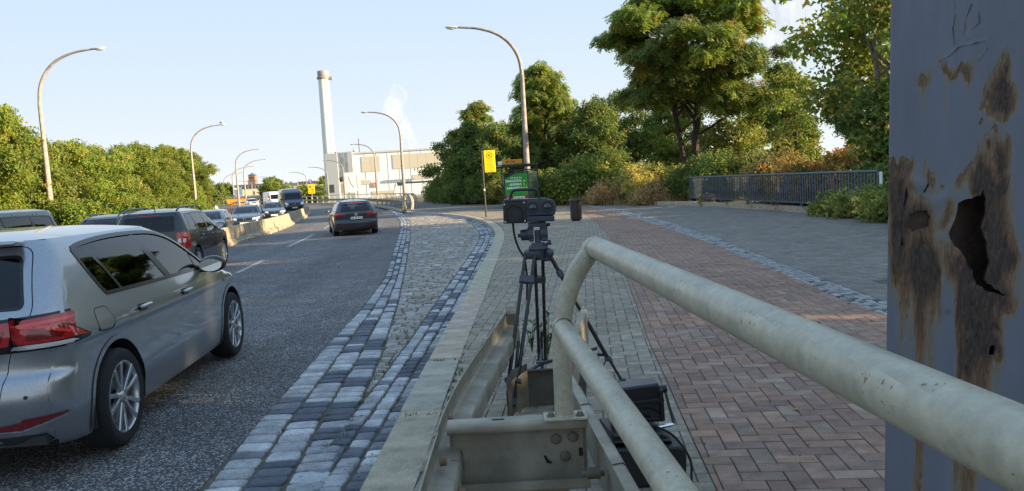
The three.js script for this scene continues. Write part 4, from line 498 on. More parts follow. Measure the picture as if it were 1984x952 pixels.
// ---------------------------------------------------------------- street lamps
function lamp(label, group, x, z, y, H, arm, turn, bend, thick = 1) { // arm reaches along local +x
  const g = thing('street_lamp', label, 'street lamp', [x, y, z], turn, group);
  part(g, 'pole', [taper([[0, 0, 0], [0.02, H * 0.35, 0], [0.0, H * 0.72, 0]], 0.2 * thick, 0.115 * thick, 10, 10), taper([[0, H * 0.72, 0], [0.04 * arm, H * 0.815, 0], [0.16 * arm, H * 0.89, 0], [0.36 * arm, H * 0.948, 0], [0.66 * arm, H * 0.985, 0], [arm, H, 0]], 0.115 * thick, 0.055 * thick, 10, 22)], M.lampGrey);
  part(g, 'base_sleeve', rod([0, 0, 0], [0, H * 0.1, 0], 0.215 * thick, 0.21 * thick, 12), M.lampGrey);
  const hd = part(g, 'lamp_head', tr(new THREE.SphereGeometry(1, 16, 10).scale(0.46, 0.09, 0.16), arm + 0.36, H + 0.02, 0, 0, 0, 0.06), mat(0.55, 0.54, 0.53, 0.4)); part(hd, 'lamp_glass', tr(new THREE.SphereGeometry(1, 16, 10).scale(0.3, 0.09, 0.13), arm + 0.42, H - 0.035, 0, 0, 0, 0.06), mat(0.75, 0.75, 0.72, 0.25)); return g;
}
const lampSpec = [
  ['tall whip lamp nearest on the left, in front of the trees', 'l', -29.8, -50, 12.1, 3.7, 0.15, 1.05], ['whip lamp with a gull perched on its head', 'l', -43.2, -106, 12.2, 4.1, 0.25, 1.15],
  ['whip lamp third along the left footway, beyond the gull lamp', 'l', -56.6, -161, 12.0, 4.6, 0.3, 1.25], ['whip lamp fourth along the left footway, close behind the third', 'l', -65, -190, 11.2, 5.2, 0.35, 1.2],
  ['small far whip lamp fifth along the left footway', 'l', -84, -235, 11.5, 6.4, 0.4, 1.3], ['tiny far whip lamp sixth along the left footway', 'l', -107, -290, 11.5, 7, 0.4, 1.35],
  ['tall whip lamp rising behind the bus shelter', 'r', 1.35, -52, 12.3, 4.15, 0.05, 1.2], ['whip lamp second along the outer kerb, past the chimney', 'r', -13.3, -98, 11.7, 4.1, 0.1, 1.2],
  ['whip lamp third along the outer kerb, before the white hall', 'r', -27.0, -158, 11.4, 4.2, 0.15, 1.25], ['whip lamp fourth along the outer kerb, by the glazed hall corner', 'r', -42.6, -200, 10.2, 4.6, 0.15, 1.3],
  ['whip lamp just left of the chimney foot', 'r', -58.6, -250, 10.4, 5.6, 0.2, 1.3], ['small whip lamp above the yellow road sign', 'r', -78.5, -300, 10.6, 6.2, 0.2, 1.3], ['tiny whip lamp before the pale office block', 'r', -106, -350, 10.8, 7, 0.2, 1.4], ['tiniest whip lamp at the far bend', 'r', -133, -400, 10.5, 7.5, 0.2, 1.4]];
for (const [lb, side, x, z, H, arm, yaw, th] of lampSpec) lamp(lb, side === 'l' ? 'lamps along the left footway' : 'lamps along the outer kerb', x, z, side === 'l' ? -0.3 : -0.1, H, arm, side === 'l' ? yaw - 0.1 : PI + yaw * -1, 0, th);
{ const b = thing('gull', 'white gull perched on the head of a whip lamp', 'bird', [-43.2 + 4.25, 11.98, -106.7], -0.6); const q = [tr(new THREE.SphereGeometry(1, 14, 10).scale(0.24, 0.13, 0.13), 0, 0.2, 0, 0, 0, 0.25), tr(new THREE.SphereGeometry(0.085, 12, 10), 0.2, 0.36, 0), taper([[0.12, 0.24, 0], [0.19, 0.36, 0]], 0.085, 0.06)]; part(b, 'body', q, M.white); part(b, 'wing', [tr(new THREE.SphereGeometry(1, 12, 8).scale(0.26, 0.07, 0.03), -0.07, 0.24, 0.11, 0, 0, 0.2), tr(new THREE.SphereGeometry(1, 12, 8).scale(0.26, 0.07, 0.03), -0.07, 0.24, -0.11, 0, 0, 0.2)], mat(0.3, 0.32, 0.35, 0.7)); part(b, 'beak', rod([0.27, 0.36, 0], [0.37, 0.34, 0], 0.02, 0.005), mat(0.7, 0.4, 0.05, 0.6)); part(b, 'leg', rod([0, 0, 0.03], [0, 0.1, 0.03], 0.012), M.black); part(b, 'leg', rod([0.02, 0, -0.03], [0.02, 0.1, -0.03], 0.012), M.black); }
// ---------------------------------------------------------------- concrete barrier, far rails
{
  const line = smooth(resample([[-10.1, -11], [-10.35, -20], [-10.58, -28.4], [-10.92, -31.1], [-11.4, -36], [-12.55, -43.5], [-15.0, -56], [-18.3, -71], [-22.6, -84], [-28.8, -98], [-39, -117], [-57, -146], [-84, -186]], () => 0.5), 8);
  const b = structure('concrete_barrier'); b.userData.kind = 'thing'; tag(b, 'row of warm grey concrete barrier blocks dividing the two carriageways', 'barrier');
  const prof = [[0.0, -0.05], [0.0, 0.08], [-0.16, 0.24], [-0.235, 0.68], [-0.26, 0.7], [-0.37, 0.7], [-0.395, 0.68], [-0.47, 0.24], [-0.63, 0.08], [-0.63, -0.05]];
  let acc = 0, a = 0; for (let i = 1; i < line.length; i++) { acc += Math.hypot(line[i][0] - line[i - 1][0], line[i][1] - line[i - 1][1]); if (acc < 4 && i < line.length - 1) continue; const seg = line.slice(a, i + 1).map((p) => [...p, roadY(p[0], p[1])]); const e = 0.02, A = seg[0], A2 = seg[1], Z = seg[seg.length - 1], Y = seg[seg.length - 2]; seg[0] = [lerp(A[0], A2[0], 0.05), lerp(A[1], A2[1], 0.05), A[2]]; seg[seg.length - 1] = [lerp(Z[0], Y[0], 0.05), lerp(Z[1], Y[1], 0.05), Z[2]];
    const caps = [seg[0], seg[seg.length - 1]].map((p, k) => { const q = k ? seg[seg.length - 2] : seg[1], tx = (q[0] - p[0]) * (k ? -1 : 1), tz = (q[1] - p[1]) * (k ? -1 : 1), l = Math.hypot(tx, tz), s = new THREE.ShapeGeometry(new THREE.Shape(prof.map((v) => new THREE.Vector2(...v)))), P = s.attributes.position; for (let n = 0; n < P.count; n++) { const o = P.getX(n), y = P.getY(n); P.setXYZ(n, p[0] - tz / l * o, p[2] + y, p[1] + tx / l * o); } s.computeVertexNormals(); return s; });
    part(b, 'barrier_block', [sweepProfile(seg, prof, false).toNonIndexed(), ...caps].map((g) => { g.computeVertexNormals(); return g; }), M.concrete); acc = 0; a = i; }
  // guard rail and railing round the outside of the bend
  const rl = RS.filter((s) => s.z < -53).map((s) => { const o = s.z > -58 ? -1.0 - (s.z + 58) * -0.06 : -1.1; const p = roadAt(s, o); return [p[0], p[2], 0.1]; }); rl[0][2] = -0.25; rl[1][2] = -0.06;
  const g = thing('outer_guard_rail', 'long low steel guard rail following the outer side of the bend', 'guard rail'); part(g, 'beam', sweepProfile(rl, [[0, 0.35], [-0.07, 0.38], [-0.07, 0.48], [0, 0.51], [-0.07, 0.55], [-0.07, 0.65], [0, 0.68]], false), M.galva); for (let i = 1; i < rl.length && i < 60; i++) part(g, 'post', bx(0.1, 0.75, 0.12, rl[i][0] + 0.12, 0.37, rl[i][1]), M.galva); part(g, 'end_block', bx(0.35, 0.5, 0.3, rl[0][0] + 0.05, 0.25, rl[0][1] + 0.2, 0.04), M.galvaDark);
  const h = thing('outer_railing', 'pale curved-post railing behind the guard rail at the bend', 'railing'), hl = RS.filter((s) => s.z < -55).map((s) => { const p = roadAt(s, s.z > -60 ? -1.5 : -2.2); return [p[0], p[2]]; }), hm = mat(0.46, 0.43, 0.37, 0.55);
  part(h, 'top_rail', tube(hl.filter((_, i) => i % 2 === 0).map((p) => [p[0] - 0.16, 1.24, p[1]]), 0.045, 160, 6), hm); part(h, 'lower_rail', tube(hl.filter((_, i) => i % 2 === 0).map((p) => [p[0], 0.62, p[1]]), 0.03, 160, 6), hm);
  for (let i = 0; i < hl.length && i < 70; i++) part(h, 'post', taper([[hl[i][0], 0.05, hl[i][1]], [hl[i][0] + 0.1, 0.6, hl[i][1]], [hl[i][0] + 0.02, 1.05, hl[i][1]], [hl[i][0] - 0.16, 1.25, hl[i][1]]], 0.055, 0.04, 6, 6), hm);
  const w = thing('left_railing', 'cream steel railing on the far edge of the left footway', 'railing'), ll = RS.filter((s) => s.z < -10 && s.z > -210).map((s) => { const p = roadAt(s, 20.2); return [p[0], p[1], p[2]]; }), lm = mat(0.5, 0.45, 0.36, 0.6);
  part(w, 'top_rail', tube(ll.filter((_, i) => i % 3 === 0).map((p) => [p[0], p[1] + 1.05, p[2]]), 0.06, 120, 6), lm); part(w, 'lower_rail', tube(ll.filter((_, i) => i % 3 === 0).map((p) => [p[0], p[1] + 0.6, p[2]]), 0.04, 120, 6), lm); for (let i = 0; i < ll.length; i += 2) part(w, 'post', bx(0.08, 1.0, 0.08, ll[i][0], ll[i][1] + 0.55, ll[i][2]), lm);
}
// ================================================================ VEHICLES
// A body is one closed form given by its profiles: how far back (xr) and forward (xf) it reaches and how wide it is (w) at each height. Sheets are cut out of that form.
const paintMat = (r, g, b, o = {}) => mat(r, g, b, o.rough ?? 0.38, { phys: true, metal: o.metal ?? 0.0, clearcoat: 1, clearcoatRoughness: 0.04, ...(o.map ? { map: o.map, tile: 0.3 } : {}) });
const CM = {
  glassDark: mat(0.1, 0.115, 0.13, 0.0, { phys: true, transmission: 1, thickness: 0, ior: 1.5 }), glassClear: mat(0.62, 0.66, 0.66, 0.0, { phys: true, transmission: 1, thickness: 0, ior: 1.5 }),
  trim: mat(0.012, 0.012, 0.013, 0.22), trimMatt: mat(0.022, 0.022, 0.023, 0.7), red: mat(0.42, 0.012, 0.015, 0.1, { phys: true, clearcoat: 1, clearcoatRoughness: 0.03 }), redDark: mat(0.16, 0.006, 0.01, 0.12, { phys: true, clearcoat: 1 }), redBright: mat(0.72, 0.05, 0.04, 0.15, { phys: true, clearcoat: 1 }),
  lensWhite: mat(0.62, 0.62, 0.6, 0.1, { phys: true, clearcoat: 1 }), headlight: mat(0.85, 0.85, 0.82, 0.08, { phys: true, clearcoat: 1 }), tyre: mat(0.014, 0.014, 0.015, 0.85, { bump: T.fine, bs: 0.001, tile: 0.1 }), rimDark: mat(0.025, 0.026, 0.03, 0.35), rimSilver: mat(0.55, 0.56, 0.58, 0.28, { metal: 0.85 }), seat: mat(0.02, 0.02, 0.022, 0.9), amber: mat(0.8, 0.25, 0.02, 0.3), plate: mat(0.75, 0.75, 0.72, 0.5), mirror: mat(0.8, 0.82, 0.84, 0.03, { metal: 1 }), disc: mat(0.25, 0.24, 0.23, 0.4, { metal: 0.8 }),
};
function plateMat(text) { return printed(0.52, 0.11, 512, (x, w, h) => { x.fillStyle = '#eceae2'; x.fillRect(0, 0, w, h); x.fillStyle = '#1d4fc4'; x.fillRect(0, 0, 48, h); x.fillStyle = '#e8d23a'; for (let i = 0; i < 12; i++) { x.beginPath(); x.arc(24 + 13 * Math.cos(i * PI / 6), 34 + 13 * Math.sin(i * PI / 6), 2.4, 0, 7); x.fill(); } x.fillStyle = '#fff'; x.font = 'bold 30px sans-serif'; x.fillText('D', 13, 92); x.fillStyle = '#111'; x.font = 'bold 88px sans-serif'; x.textAlign = 'center'; x.fillText(text, 48 + (w - 48) / 2, 86, w - 80); x.strokeStyle = '#111'; x.lineWidth = 5; x.strokeRect(3, 3, w - 6, h - 6); }); }
function carForm(s) {
  const xr = sp(s.xr), xf = sp(s.xf), ww = sp(s.w), rrx = sp(s.rrx ?? [[0, 0.2], [2, 0.16]]), rrz = sp(s.rrz ?? [[0, 0.3], [2, 0.18]]), frx = sp(s.frx ?? [[0, 0.5], [0.7, 0.45], [1.1, 0.2], [2, 0.14]]), frz = sp(s.frz ?? [[0, 0.42], [0.7, 0.4], [1.1, 0.2], [2, 0.14]]), bow = s.bow ?? 0.05, L = s.L;
  const plan = (x) => 1 - (s.taper ?? 0.05) * Math.pow(Math.abs(2 * (x - L / 2) / L), 3);
  const xR = (y) => xr(y) + bow, xF = (y) => xf(y) - bow * 1.4;
  const side = (sg) => (x, y) => { const a = xR(y), b = xF(y), rx = rrx(y), rz = rrz(y), fx = frx(y), fz = frz(y), w = ww(y) * plan(clamp(x, a + rx, Math.max(a + rx, b - fx))); let z = w; if (x < a + rx) { const t = clamp((a + rx - x) / rx, 0, 1); z = w - rz + rz * Math.sqrt(1 - t * t); } else if (x > b - fx) { const t = clamp((x - b + fx) / fx, 0, 1); z = w - fz + fz * Math.sqrt(1 - t * t); } return [x, y, sg * z]; };
  const endc = (rear) => (z, y) => { const a = rear ? xR(y) : xF(y), rx = rear ? rrx(y) : frx(y), rz = rear ? rrz(y) : frz(y), w = ww(y) * plan(rear ? a + rx : a - rx), q = Math.abs(z), k = w - rz; let d = bow * (rear ? 1 : 1.4) * (1 - Math.min(1, q / k) ** 2); if (q > k) { const t = Math.min(1, (q - k) / rz); d = -(rx - rx * Math.sqrt(1 - t * t)); } return [rear ? a - d : a + d, y, z]; };
  const C45 = Math.SQRT1_2;
  return { xr, xf, ww, xR, xF, side, rear: endc(true), front: endc(false), rs: (y) => xR(y) + rrx(y) * (1 - C45), fs: (y) => xF(y) - frx(y) * (1 - C45), rz: (y) => ww(y) * plan(xR(y) + rrx(y)) - rrz(y) * (1 - C45), fz: (y) => ww(y) * plan(xF(y) - frx(y)) - frz(y) * (1 - C45) };
}
function clipCell(poly, x0, x1, y0, y1) { for (const [ax, lim, sg] of [[0, x0, 1], [0, x1, -1], [1, y0, 1], [1, y1, -1]]) { const out = []; for (let i = 0; i < poly.length; i++) { const p = poly[i], q = poly[(i + 1) % poly.length], a = (p[ax] - lim) * sg, b = (q[ax] - lim) * sg; if (a >= 0) out.push(p); if ((a >= 0) !== (b >= 0)) { const t = a / (a - b); out.push([lerp(p[0], q[0], t), lerp(p[1], q[1], t)]); } } poly = out; if (poly.length < 3) return null; } return poly; }
function sheet(chart, poly, s, o = {}) { // a polygon of the chart's plane, bent onto the body
  const cx = o.cell ?? s.cell ?? 0.08, cy = o.celly ?? cx, off = o.off ?? 0, Lc = s.L / 2; let x0 = 1e9, x1 = -1e9, y0 = 1e9, y1 = -1e9; for (const p of poly) { x0 = Math.min(x0, p[0]); x1 = Math.max(x1, p[0]); y0 = Math.min(y0, p[1]); y1 = Math.max(y1, p[1]); }
  const pos = [], nor = [], e = 0.004, nx = Math.max(1, Math.ceil((x1 - x0) / cx)), ny = Math.max(1, Math.ceil((y1 - y0) / cy));
  const vert = (u, v) => { const p = chart(u, v), a = chart(u + e, v), b = chart(u - e, v), c = chart(u, v + e), d = chart(u, v - e); let n = V(a[0] - b[0], a[1] - b[1], a[2] - b[2]).cross(V(c[0] - d[0], c[1] - d[1], c[2] - d[2])); if (n.lengthSq() < 1e-16) n.set(0, 1, 0); n.normalize(); if (n.x * (p[0] - Lc) * 0.6 + n.y * (p[1] - 0.55) * 0.5 + n.z * p[2] < 0) n.negate(); return [p[2] + n.z * off, p[1] + n.y * off, Lc - p[0] - n.x * off, n.z, n.y, -n.x]; };
  for (let i = 0; i < nx; i++) for (let j = 0; j < ny; j++) {
    const q = clipCell(poly, lerp(x0, x1, i / nx), lerp(x0, x1, (i + 1) / nx), lerp(y0, y1, j / ny), lerp(y0, y1, (j + 1) / ny)); if (!q) continue;
    const c = []; q.forEach((p) => { const l = c[c.length - 1]; if (!l || Math.hypot(l[0] - p[0], l[1] - p[1]) > 1e-7) c.push(p); }); if (c.length > 1 && Math.hypot(c[0][0] - c[c.length - 1][0], c[0][1] - c[c.length - 1][1]) < 1e-7) c.pop(); if (c.length < 3) continue;
    const tri = c.length === 3 ? [[0, 1, 2]] : c.length === 4 && Math.abs(c[0][0] - c[1][0]) + Math.abs(c[0][1] - c[1][1]) > 0 && convex(c) ? [[0, 1, 2], [0, 2, 3]] : THREE.ShapeUtils.triangulateShape(c.map((p) => new THREE.Vector2(...p)), []), vs = c.map((p) => vert(...p));
    for (const t of tri) { const [A, B, D] = t.map((k) => vs[k]); const fx = (B[1] - A[1]) * (D[2] - A[2]) - (B[2] - A[2]) * (D[1] - A[1]), fy = (B[2] - A[2]) * (D[0] - A[0]) - (B[0] - A[0]) * (D[2] - A[2]), fz = (B[0] - A[0]) * (D[1] - A[1]) - (B[1] - A[1]) * (D[0] - A[0]); const w = fx * A[3] + fy * A[4] + fz * A[5] < 0 ? [A, D, B] : [A, B, D]; for (const P of w) { pos.push(P[0], P[1], P[2]); nor.push(P[3], P[4], P[5]); } } }
  const g = new THREE.BufferGeometry(); g.setAttribute('position', new THREE.Float32BufferAttribute(pos, 3)); g.setAttribute('normal', new THREE.Float32BufferAttribute(nor, 3)); return g;
}
const convex = (c) => { let s = 0; for (let i = 0; i < c.length; i++) { const a = c[i], b = c[(i + 1) % c.length], d = c[(i + 2) % c.length], k = (b[0] - a[0]) * (d[1] - b[1]) - (b[1] - a[1]) * (d[0] - b[0]); if (k * s < 0) return false; if (k) s = k; } return true; };
const dense = (pts, d = 0.06) => { const o = []; for (let i = 0; i < pts.length - 1; i++) { const n = Math.max(1, Math.round(Math.hypot(pts[i + 1][0] - pts[i][0], pts[i + 1][1] - pts[i][1]) / d)); for (let k = 0; k < n; k++) o.push([lerp(pts[i][0], pts[i + 1][0], k / n), lerp(pts[i][1], pts[i + 1][1], k / n)]); } o.push(pts[pts.length - 1]); return o; };
const clipTo = (q, P) => { let y0 = 1e9, y1 = -1e9; const cx = (q[0][0] + q[1][0] + q[2][0] + q[3][0]) / 4; const at = (top) => { let b = null; for (let i = 0; i < P.length; i++) { const A = P[i], B = P[(i + 1) % P.length]; for (const e of [0, 1]) { const u = q[e ? 3 : 0], v = q[e ? 2 : 1]; const d = (B[0] - A[0]) * (v[1] - u[1]) - (B[1] - A[1]) * (v[0] - u[0]); if (Math.abs(d) < 1e-9) continue; const t = ((u[0] - A[0]) * (v[1] - u[1]) - (u[1] - A[1]) * (v[0] - u[0])) / d; if (t < 0 || t > 1) continue; const y = A[1] + (B[1] - A[1]) * t; if (top) y1 = Math.max(y1, y); else y0 = Math.min(y0, y); } } }; at(true); at(false); return y1 > y0 ? cut(cut(q, [-9, y0], [9, y0]), [9, y1], [-9, y1]) : []; };
const curve2 = (pts, n = 24, tension = 0.5) => new THREE.CatmullRomCurve3(pts.map((p) => V(p[0], p[1], 0)), false, 'catmullrom', tension).getPoints(n).map((p) => [p.x, p.y]);
const roundPoly = (pts, r, n = 5) => { const o = []; pts.forEach((p, i) => { const a = pts[(i + pts.length - 1) % pts.length], b = pts[(i + 1) % pts.length], la = Math.hypot(a[0] - p[0], a[1] - p[1]), lb = Math.hypot(b[0] - p[0], b[1] - p[1]), q = Math.min(r, la / 2.1, lb / 2.1), A = [p[0] + (a[0] - p[0]) / la * q, p[1] + (a[1] - p[1]) / la * q], B = [p[0] + (b[0] - p[0]) / lb * q, p[1] + (b[1] - p[1]) / lb * q]; for (let k = 0; k <= n; k++) { const t = k / n; o.push([(1 - t) ** 2 * A[0] + 2 * t * (1 - t) * p[0] + t * t * B[0], (1 - t) ** 2 * A[1] + 2 * t * (1 - t) * p[1] + t * t * B[1]]); } }); return o; };
const insetPoly = (P, d) => { let ar = 0; P.forEach((p, i) => { const q = P[(i + 1) % P.length]; ar += p[0] * q[1] - q[0] * p[1]; }); const s = ar > 0 ? 1 : -1, n = P.length; return P.map((p, i) => { const a = P[(i + n - 1) % n], b = P[(i + 1) % n]; let n1 = [-(p[1] - a[1]), p[0] - a[0]], n2 = [-(b[1] - p[1]), b[0] - p[0]]; const l1 = Math.hypot(...n1) || 1, l2 = Math.hypot(...n2) || 1; n1 = n1.map((v) => v / l1); n2 = n2.map((v) => v / l2); let m = [n1[0] + n2[0], n1[1] + n2[1]]; const lm = Math.hypot(...m) || 1, k = Math.min(2, 1 / Math.max(0.4, (m[0] * n1[0] + m[1] * n1[1]) / lm)); return [p[0] + s * d * k * m[0] / lm, p[1] + s * d * k * m[1] / lm]; }); };
const halfPlane = (P, a, b, gap) => { const l = Math.hypot(b[0] - a[0], b[1] - a[1]), n = [-(b[1] - a[1]) / l * gap, (b[0] - a[0]) / l * gap]; return cut(P, [a[0] + n[0], a[1] + n[1]], [b[0] + n[0], b[1] + n[1]]); };
function ringSheets(chart, P, d, s, o) { const Q = insetPoly(P, d); return P.map((p, i) => { const j = (i + 1) % P.length; return sheet(chart, [p, P[j], Q[j], Q[i]], s, { cell: 0.3, ...o }); }).filter((g) => g.attributes.position.count); }
function wheelGeo(r, wd, spokes, kind) {
  const rim = r * (kind === 'fine' ? 0.735 : 0.66), ty = lathe([[rim, -wd / 2], [r * 0.9, -wd / 2 - 0.004], [r * 0.975, -wd / 2 + 0.018], [r, -wd / 2 + 0.045], [r, wd / 2 - 0.045], [r * 0.975, wd / 2 - 0.018], [r * 0.9, wd / 2 + 0.004], [rim, wd / 2 - 0.004]], 56);
  const rm = lathe([[rim, wd / 2 - 0.006], [rim * 0.965, wd / 2 - 0.002], [rim * 0.93, wd / 2 - 0.012], [rim * 0.9, wd / 2 - 0.05], [rim * 0.86, -wd / 2 + 0.02]], 48), sp = [];
  for (let i = 0; i < spokes; i++) { const a = i / spokes * 2 * PI + 0.3, R = rim * 0.945; const one = kind === 'fine' ? [-1, 1].map((k) => extrude([[k * 0.004 - 0.012, 0.04], [k * 0.004 + 0.016, 0.04], [k * 0.03 + 0.013, R * 0.5], [k * (R * 0.24) + 0.017, R], [k * (R * 0.24) - 0.017, R], [k * 0.03 - 0.013, R * 0.5]], 0.018, { bevel: 0.006 })) : [extrude([[-0.028, 0.03], [0.028, 0.03], [0.04, R], [-0.04, R]], 0.02, { bevel: 0.005 })]; for (const g of one) { const p = g.attributes.position; for (let q = 0; q < p.count; q++) p.setZ(q, p.getZ(q) - 0.03 + 0.02 * (Math.hypot(p.getX(q), p.getY(q)) / rim)); g.computeVertexNormals(); sp.push(g.rotateZ(a).translate(0, 0, wd / 2 - 0.012)); } }
  return { ty: ty.rotateX(PI / 2), rm: rm.rotateX(PI / 2), sp, hub: lathe([[0, 0.012], [0.034, 0.008], [0.04, -0.01], [0.06, -0.02]], 24).rotateX(PI / 2).translate(0, 0, wd / 2 - 0.02), disc: lathe([[0.05, 0], [rim * 0.72, 0], [rim * 0.72, 0.02]], 36).rotateX(PI / 2).translate(0, 0, wd / 2 - 0.075), back: lathe([[0, -0.02], [rim * 0.9, -0.02]], 32).rotateX(PI / 2).translate(0, 0, wd / 2 - 0.09) };
}
function buildCar(s, name, label, category, p, turn, group, o = {}) {
  const g = thing(name, label, category, p, turn, group), F = carForm(s), P = o.paint, L = s.L, lo = o.lo, cell = s.cell = lo ? 0.22 : (o.cell ?? 0.07), yB = s.yB, yE = s.yE, belt = (x) => lerp(s.belt[0], s.belt[1], x / L);
  const gl = o.glass ?? CM.glassDark, zof = (x) => L / 2 - x, both = (f) => [f(F.side(1)), f(F.side(-1))];
  const arch = s.archR, a0 = s.ax, a1 = s.ax + s.wb, wr = s.r;
  // ---- lower side outline
  const bottom = []; for (const ax of [a1, a0]) { const t0 = Math.asin(clamp((yB - wr) / arch, -1, 1)); for (let k = 0; k <= 18; k++) { const t = lerp(t0, PI - t0, k / 18); bottom.push([ax + arch * Math.cos(t), wr + arch * Math.sin(t)]); } }
  const ys = (f, n, a = yB, b) => Array.from({ length: n + 1 }, (_, i) => { const y = lerp(a, b, i / n); return [f(y), y]; });
  const bR = belt(0.1), bF = s.beltF ?? belt(L * 0.75);
  const beltPts = dense([[F.rs(bR), bR], [F.fs(bF), bF]], 0.25);
  const low = [...ys(F.rs, 14, yB, bR), ...beltPts.slice(1), ...ys(F.fs, 14, yB, bF).reverse().slice(1), ...bottom];
  const cuts = s.cuts ?? [], gap = 0.0028, names = s.panelNames ?? ['rear_wing', 'rear_door', 'front_door', 'front_wing'];
  const panels = lo ? [['body_side', low]] : []; if (!lo) { for (let i = 0; i <= cuts.length; i++) { let q = low; if (i > 0) q = halfPlane(q, cuts[i - 1][1], cuts[i - 1][0], -gap * -1 - 2 * gap + gap * 2); if (i > 0) q = q; if (i < cuts.length) q = halfPlane(q, cuts[i][0], cuts[i][1], gap); panels.push([names[i], q]); } }
  const made = {};
  for (const [n, q] of panels) { let parts2 = [[n, q]]; if (!lo && s.sill && /door/.test(n)) { parts2 = [[n, halfPlane(q, [0, s.sill], [L, s.sill], gap)], ['sill', halfPlane(q, [L, s.sill - 2 * gap], [0, s.sill - 2 * gap], 0)]]; } if (!lo && n === 'rear_wing' && s.bumperLine) { const [A, B] = s.bumperLine; parts2 = [[n, halfPlane(q, A, B, gap)], ['bumper_side', halfPlane(q, B, A, gap)]]; } for (const [m, w] of parts2) { const gs = both((c) => sheet(c, w, s)); if (/door/.test(m)) gs.forEach((x, i) => (made[m] ??= []).push(part(g, m, x, P))); else (made[m] ??= []).push(part(g, m, gs, m === 'sill' && s.sillMat ? s.sillMat : P)); } }
  if (!lo) { // dark inner shell seen in the gaps, wheel housings
    both((c) => part(g, 'inner_shell', sheet((x, y) => { const q = c(x, y); return [q[0], q[1], q[2] * 0.982]; }, low, s, { cell: 0.15 }), CM.trimMatt));
  }
  const wells = []; for (const ax of [a0, a1]) for (const sg of [1, -1]) { const w = new THREE.CylinderGeometry(arch, arch, 0.36, 24, 1, true, 0, PI * 2).rotateZ(PI / 2).translate(sg * (s.hw - 0.2), wr, zof(ax)); wells.push(w, new THREE.CircleGeometry(arch, 24).rotateY(PI / 2).translate(sg * (s.hw - 0.38), wr, zof(ax))); }
  for (let wi = 0; wi < wells.length; wi += 2) part(g, 'wheel_housing', [...wells.slice(wi, wi + 2).map((w) => { const q = w.toNonIndexed ? w.toNonIndexed() : w; const pp = q.attributes.position, keep = []; for (let i = 0; i < pp.count; i += 3) { if ((pp.getY(i) + pp.getY(i + 1) + pp.getY(i + 2)) / 3 > wr * 0.62) for (let k = 0; k < 3; k++) keep.push(pp.getX(i + k), pp.getY(i + k), pp.getZ(i + k)); } const n = new THREE.BufferGeometry(); n.setAttribute('position', new THREE.Float32BufferAttribute(keep, 3)); n.computeVertexNormals(); return n; })], CM.trimMatt);
  part(g, 'underbody', [bx(s.hw * 1.62, 0.05, L * 0.94, 0, yB + 0.06, 0), bx(s.hw * 1.2, 0.12, L * 0.8, 0, yB + 0.02, 0)], CM.trimMatt);
  // ---- upper frame with the window opening
  const dlo = s.dlo, upper = [...ys(F.rs, 12, bR, yE), ...ys(F.fs, 14, bF, yE).reverse(), ...beltPts.slice().reverse().slice(1, -1)];
  const bridge = (outer, inner) => { let bi = 0, bj = 0, bd = 1e9; outer.forEach((a, i) => inner.forEach((b, j) => { const d = Math.hypot(a[0] - b[0], a[1] - b[1]); if (d < bd) { bd = d; bi = i; bj = j; } })); const ar = (q) => q.reduce((t, a, i) => { const b = q[(i + 1) % q.length]; return t + a[0] * b[1] - b[0] * a[1]; }, 0); const inn = ar(outer) * ar(inner) > 0 ? inner.slice().reverse() : inner.slice(); if (ar(outer) * ar(inner) > 0) bj = inner.length - 1 - bj; return [...outer.slice(0, bi + 1), ...inn.slice(bj), ...inn.slice(0, bj + 1), ...outer.slice(bi)]; };
  both((c) => part(g, 'window_frame', sheet(c, bridge(upper, dlo), s, { cell: lo ? 0.2 : 0.07 }), P));
  both((c) => part(g, 'window_trim', ringSheets(c, insetPoly(dlo, -0.004), 0.026, s, { off: 0.004 }), CM.trim));
  const inner = insetPoly(dlo, 0.018), divs = s.divs ?? []; const pillars = []; let panes = [inner]; for (const [a, b, w] of divs) { panes = panes.flatMap((q) => [halfPlane(q, a, b, w / 2), halfPlane(q, b, a, w / 2)]).filter((q) => q.length > 2); const l = Math.hypot(b[0] - a[0], b[1] - a[1]), n = [-(b[1] - a[1]) / l * w / 2, (b[0] - a[0]) / l * w / 2]; pillars.push([[a[0] - n[0], a[1] - n[1]], [b[0] - n[0], b[1] - n[1]], [b[0] + n[0], b[1] + n[1]], [a[0] + n[0], a[1] + n[1]]]); }
  for (const c of [F.side(1), F.side(-1)]) for (const q of panes) if (q.length > 2) part(g, 'side_window', sheet(c, q, s, { off: -0.004, cell: lo ? 0.3 : 0.1 }), gl);
  both((c) => pillars.forEach((q) => { const k = clipTo(q, dlo); if (k.length > 2) part(g, 'window_pillar', sheet(c, k, s, { off: 0.0, cell: 0.2 }), CM.trim); }));
  // ---- rear and front faces
  const face = (chart, zf, y0, y1, n = 20) => [...ys((y) => zf(y), n, y0, y1), ...ys((y) => -zf(y), n, y0, y1).reverse()];
  const yBR = s.yBR ?? yB, rw = s.rearWin, fw = s.frontWin;
  if (lo || !s.tail) { part(g, 'rear_panel', [sheet(F.rear, rw ? bridge(face(F.rear, F.rz, yBR, yE), rw) : face(F.rear, F.rz, yBR, yE), s, { celly: 0.06 })], P); }
  else { const all = face(F.rear, F.rz, yBR, yE, 40); const tl = s.tail; // tail = [[z, y] outline of the tailgate]
    part(g, 'tailgate', sheet(F.rear, rw ? bridge(tl, rw) : tl, s, { cell: 0.07, celly: 0.03 }), P); part(g, 'rear_bumper', sheet(F.rear, bridge(all, insetPoly(tl, -0.005)), s, { cell: 0.07, celly: 0.03 }), P); }
  if (rw) { part(g, 'rear_window', sheet(F.rear, rw, s, { off: -0.003, cell: 0.12, celly: 0.06 }), gl); part(g, 'rear_window_trim', ringSheets(F.rear, rw, 0.018, s, { off: 0.001 }), CM.trim); }
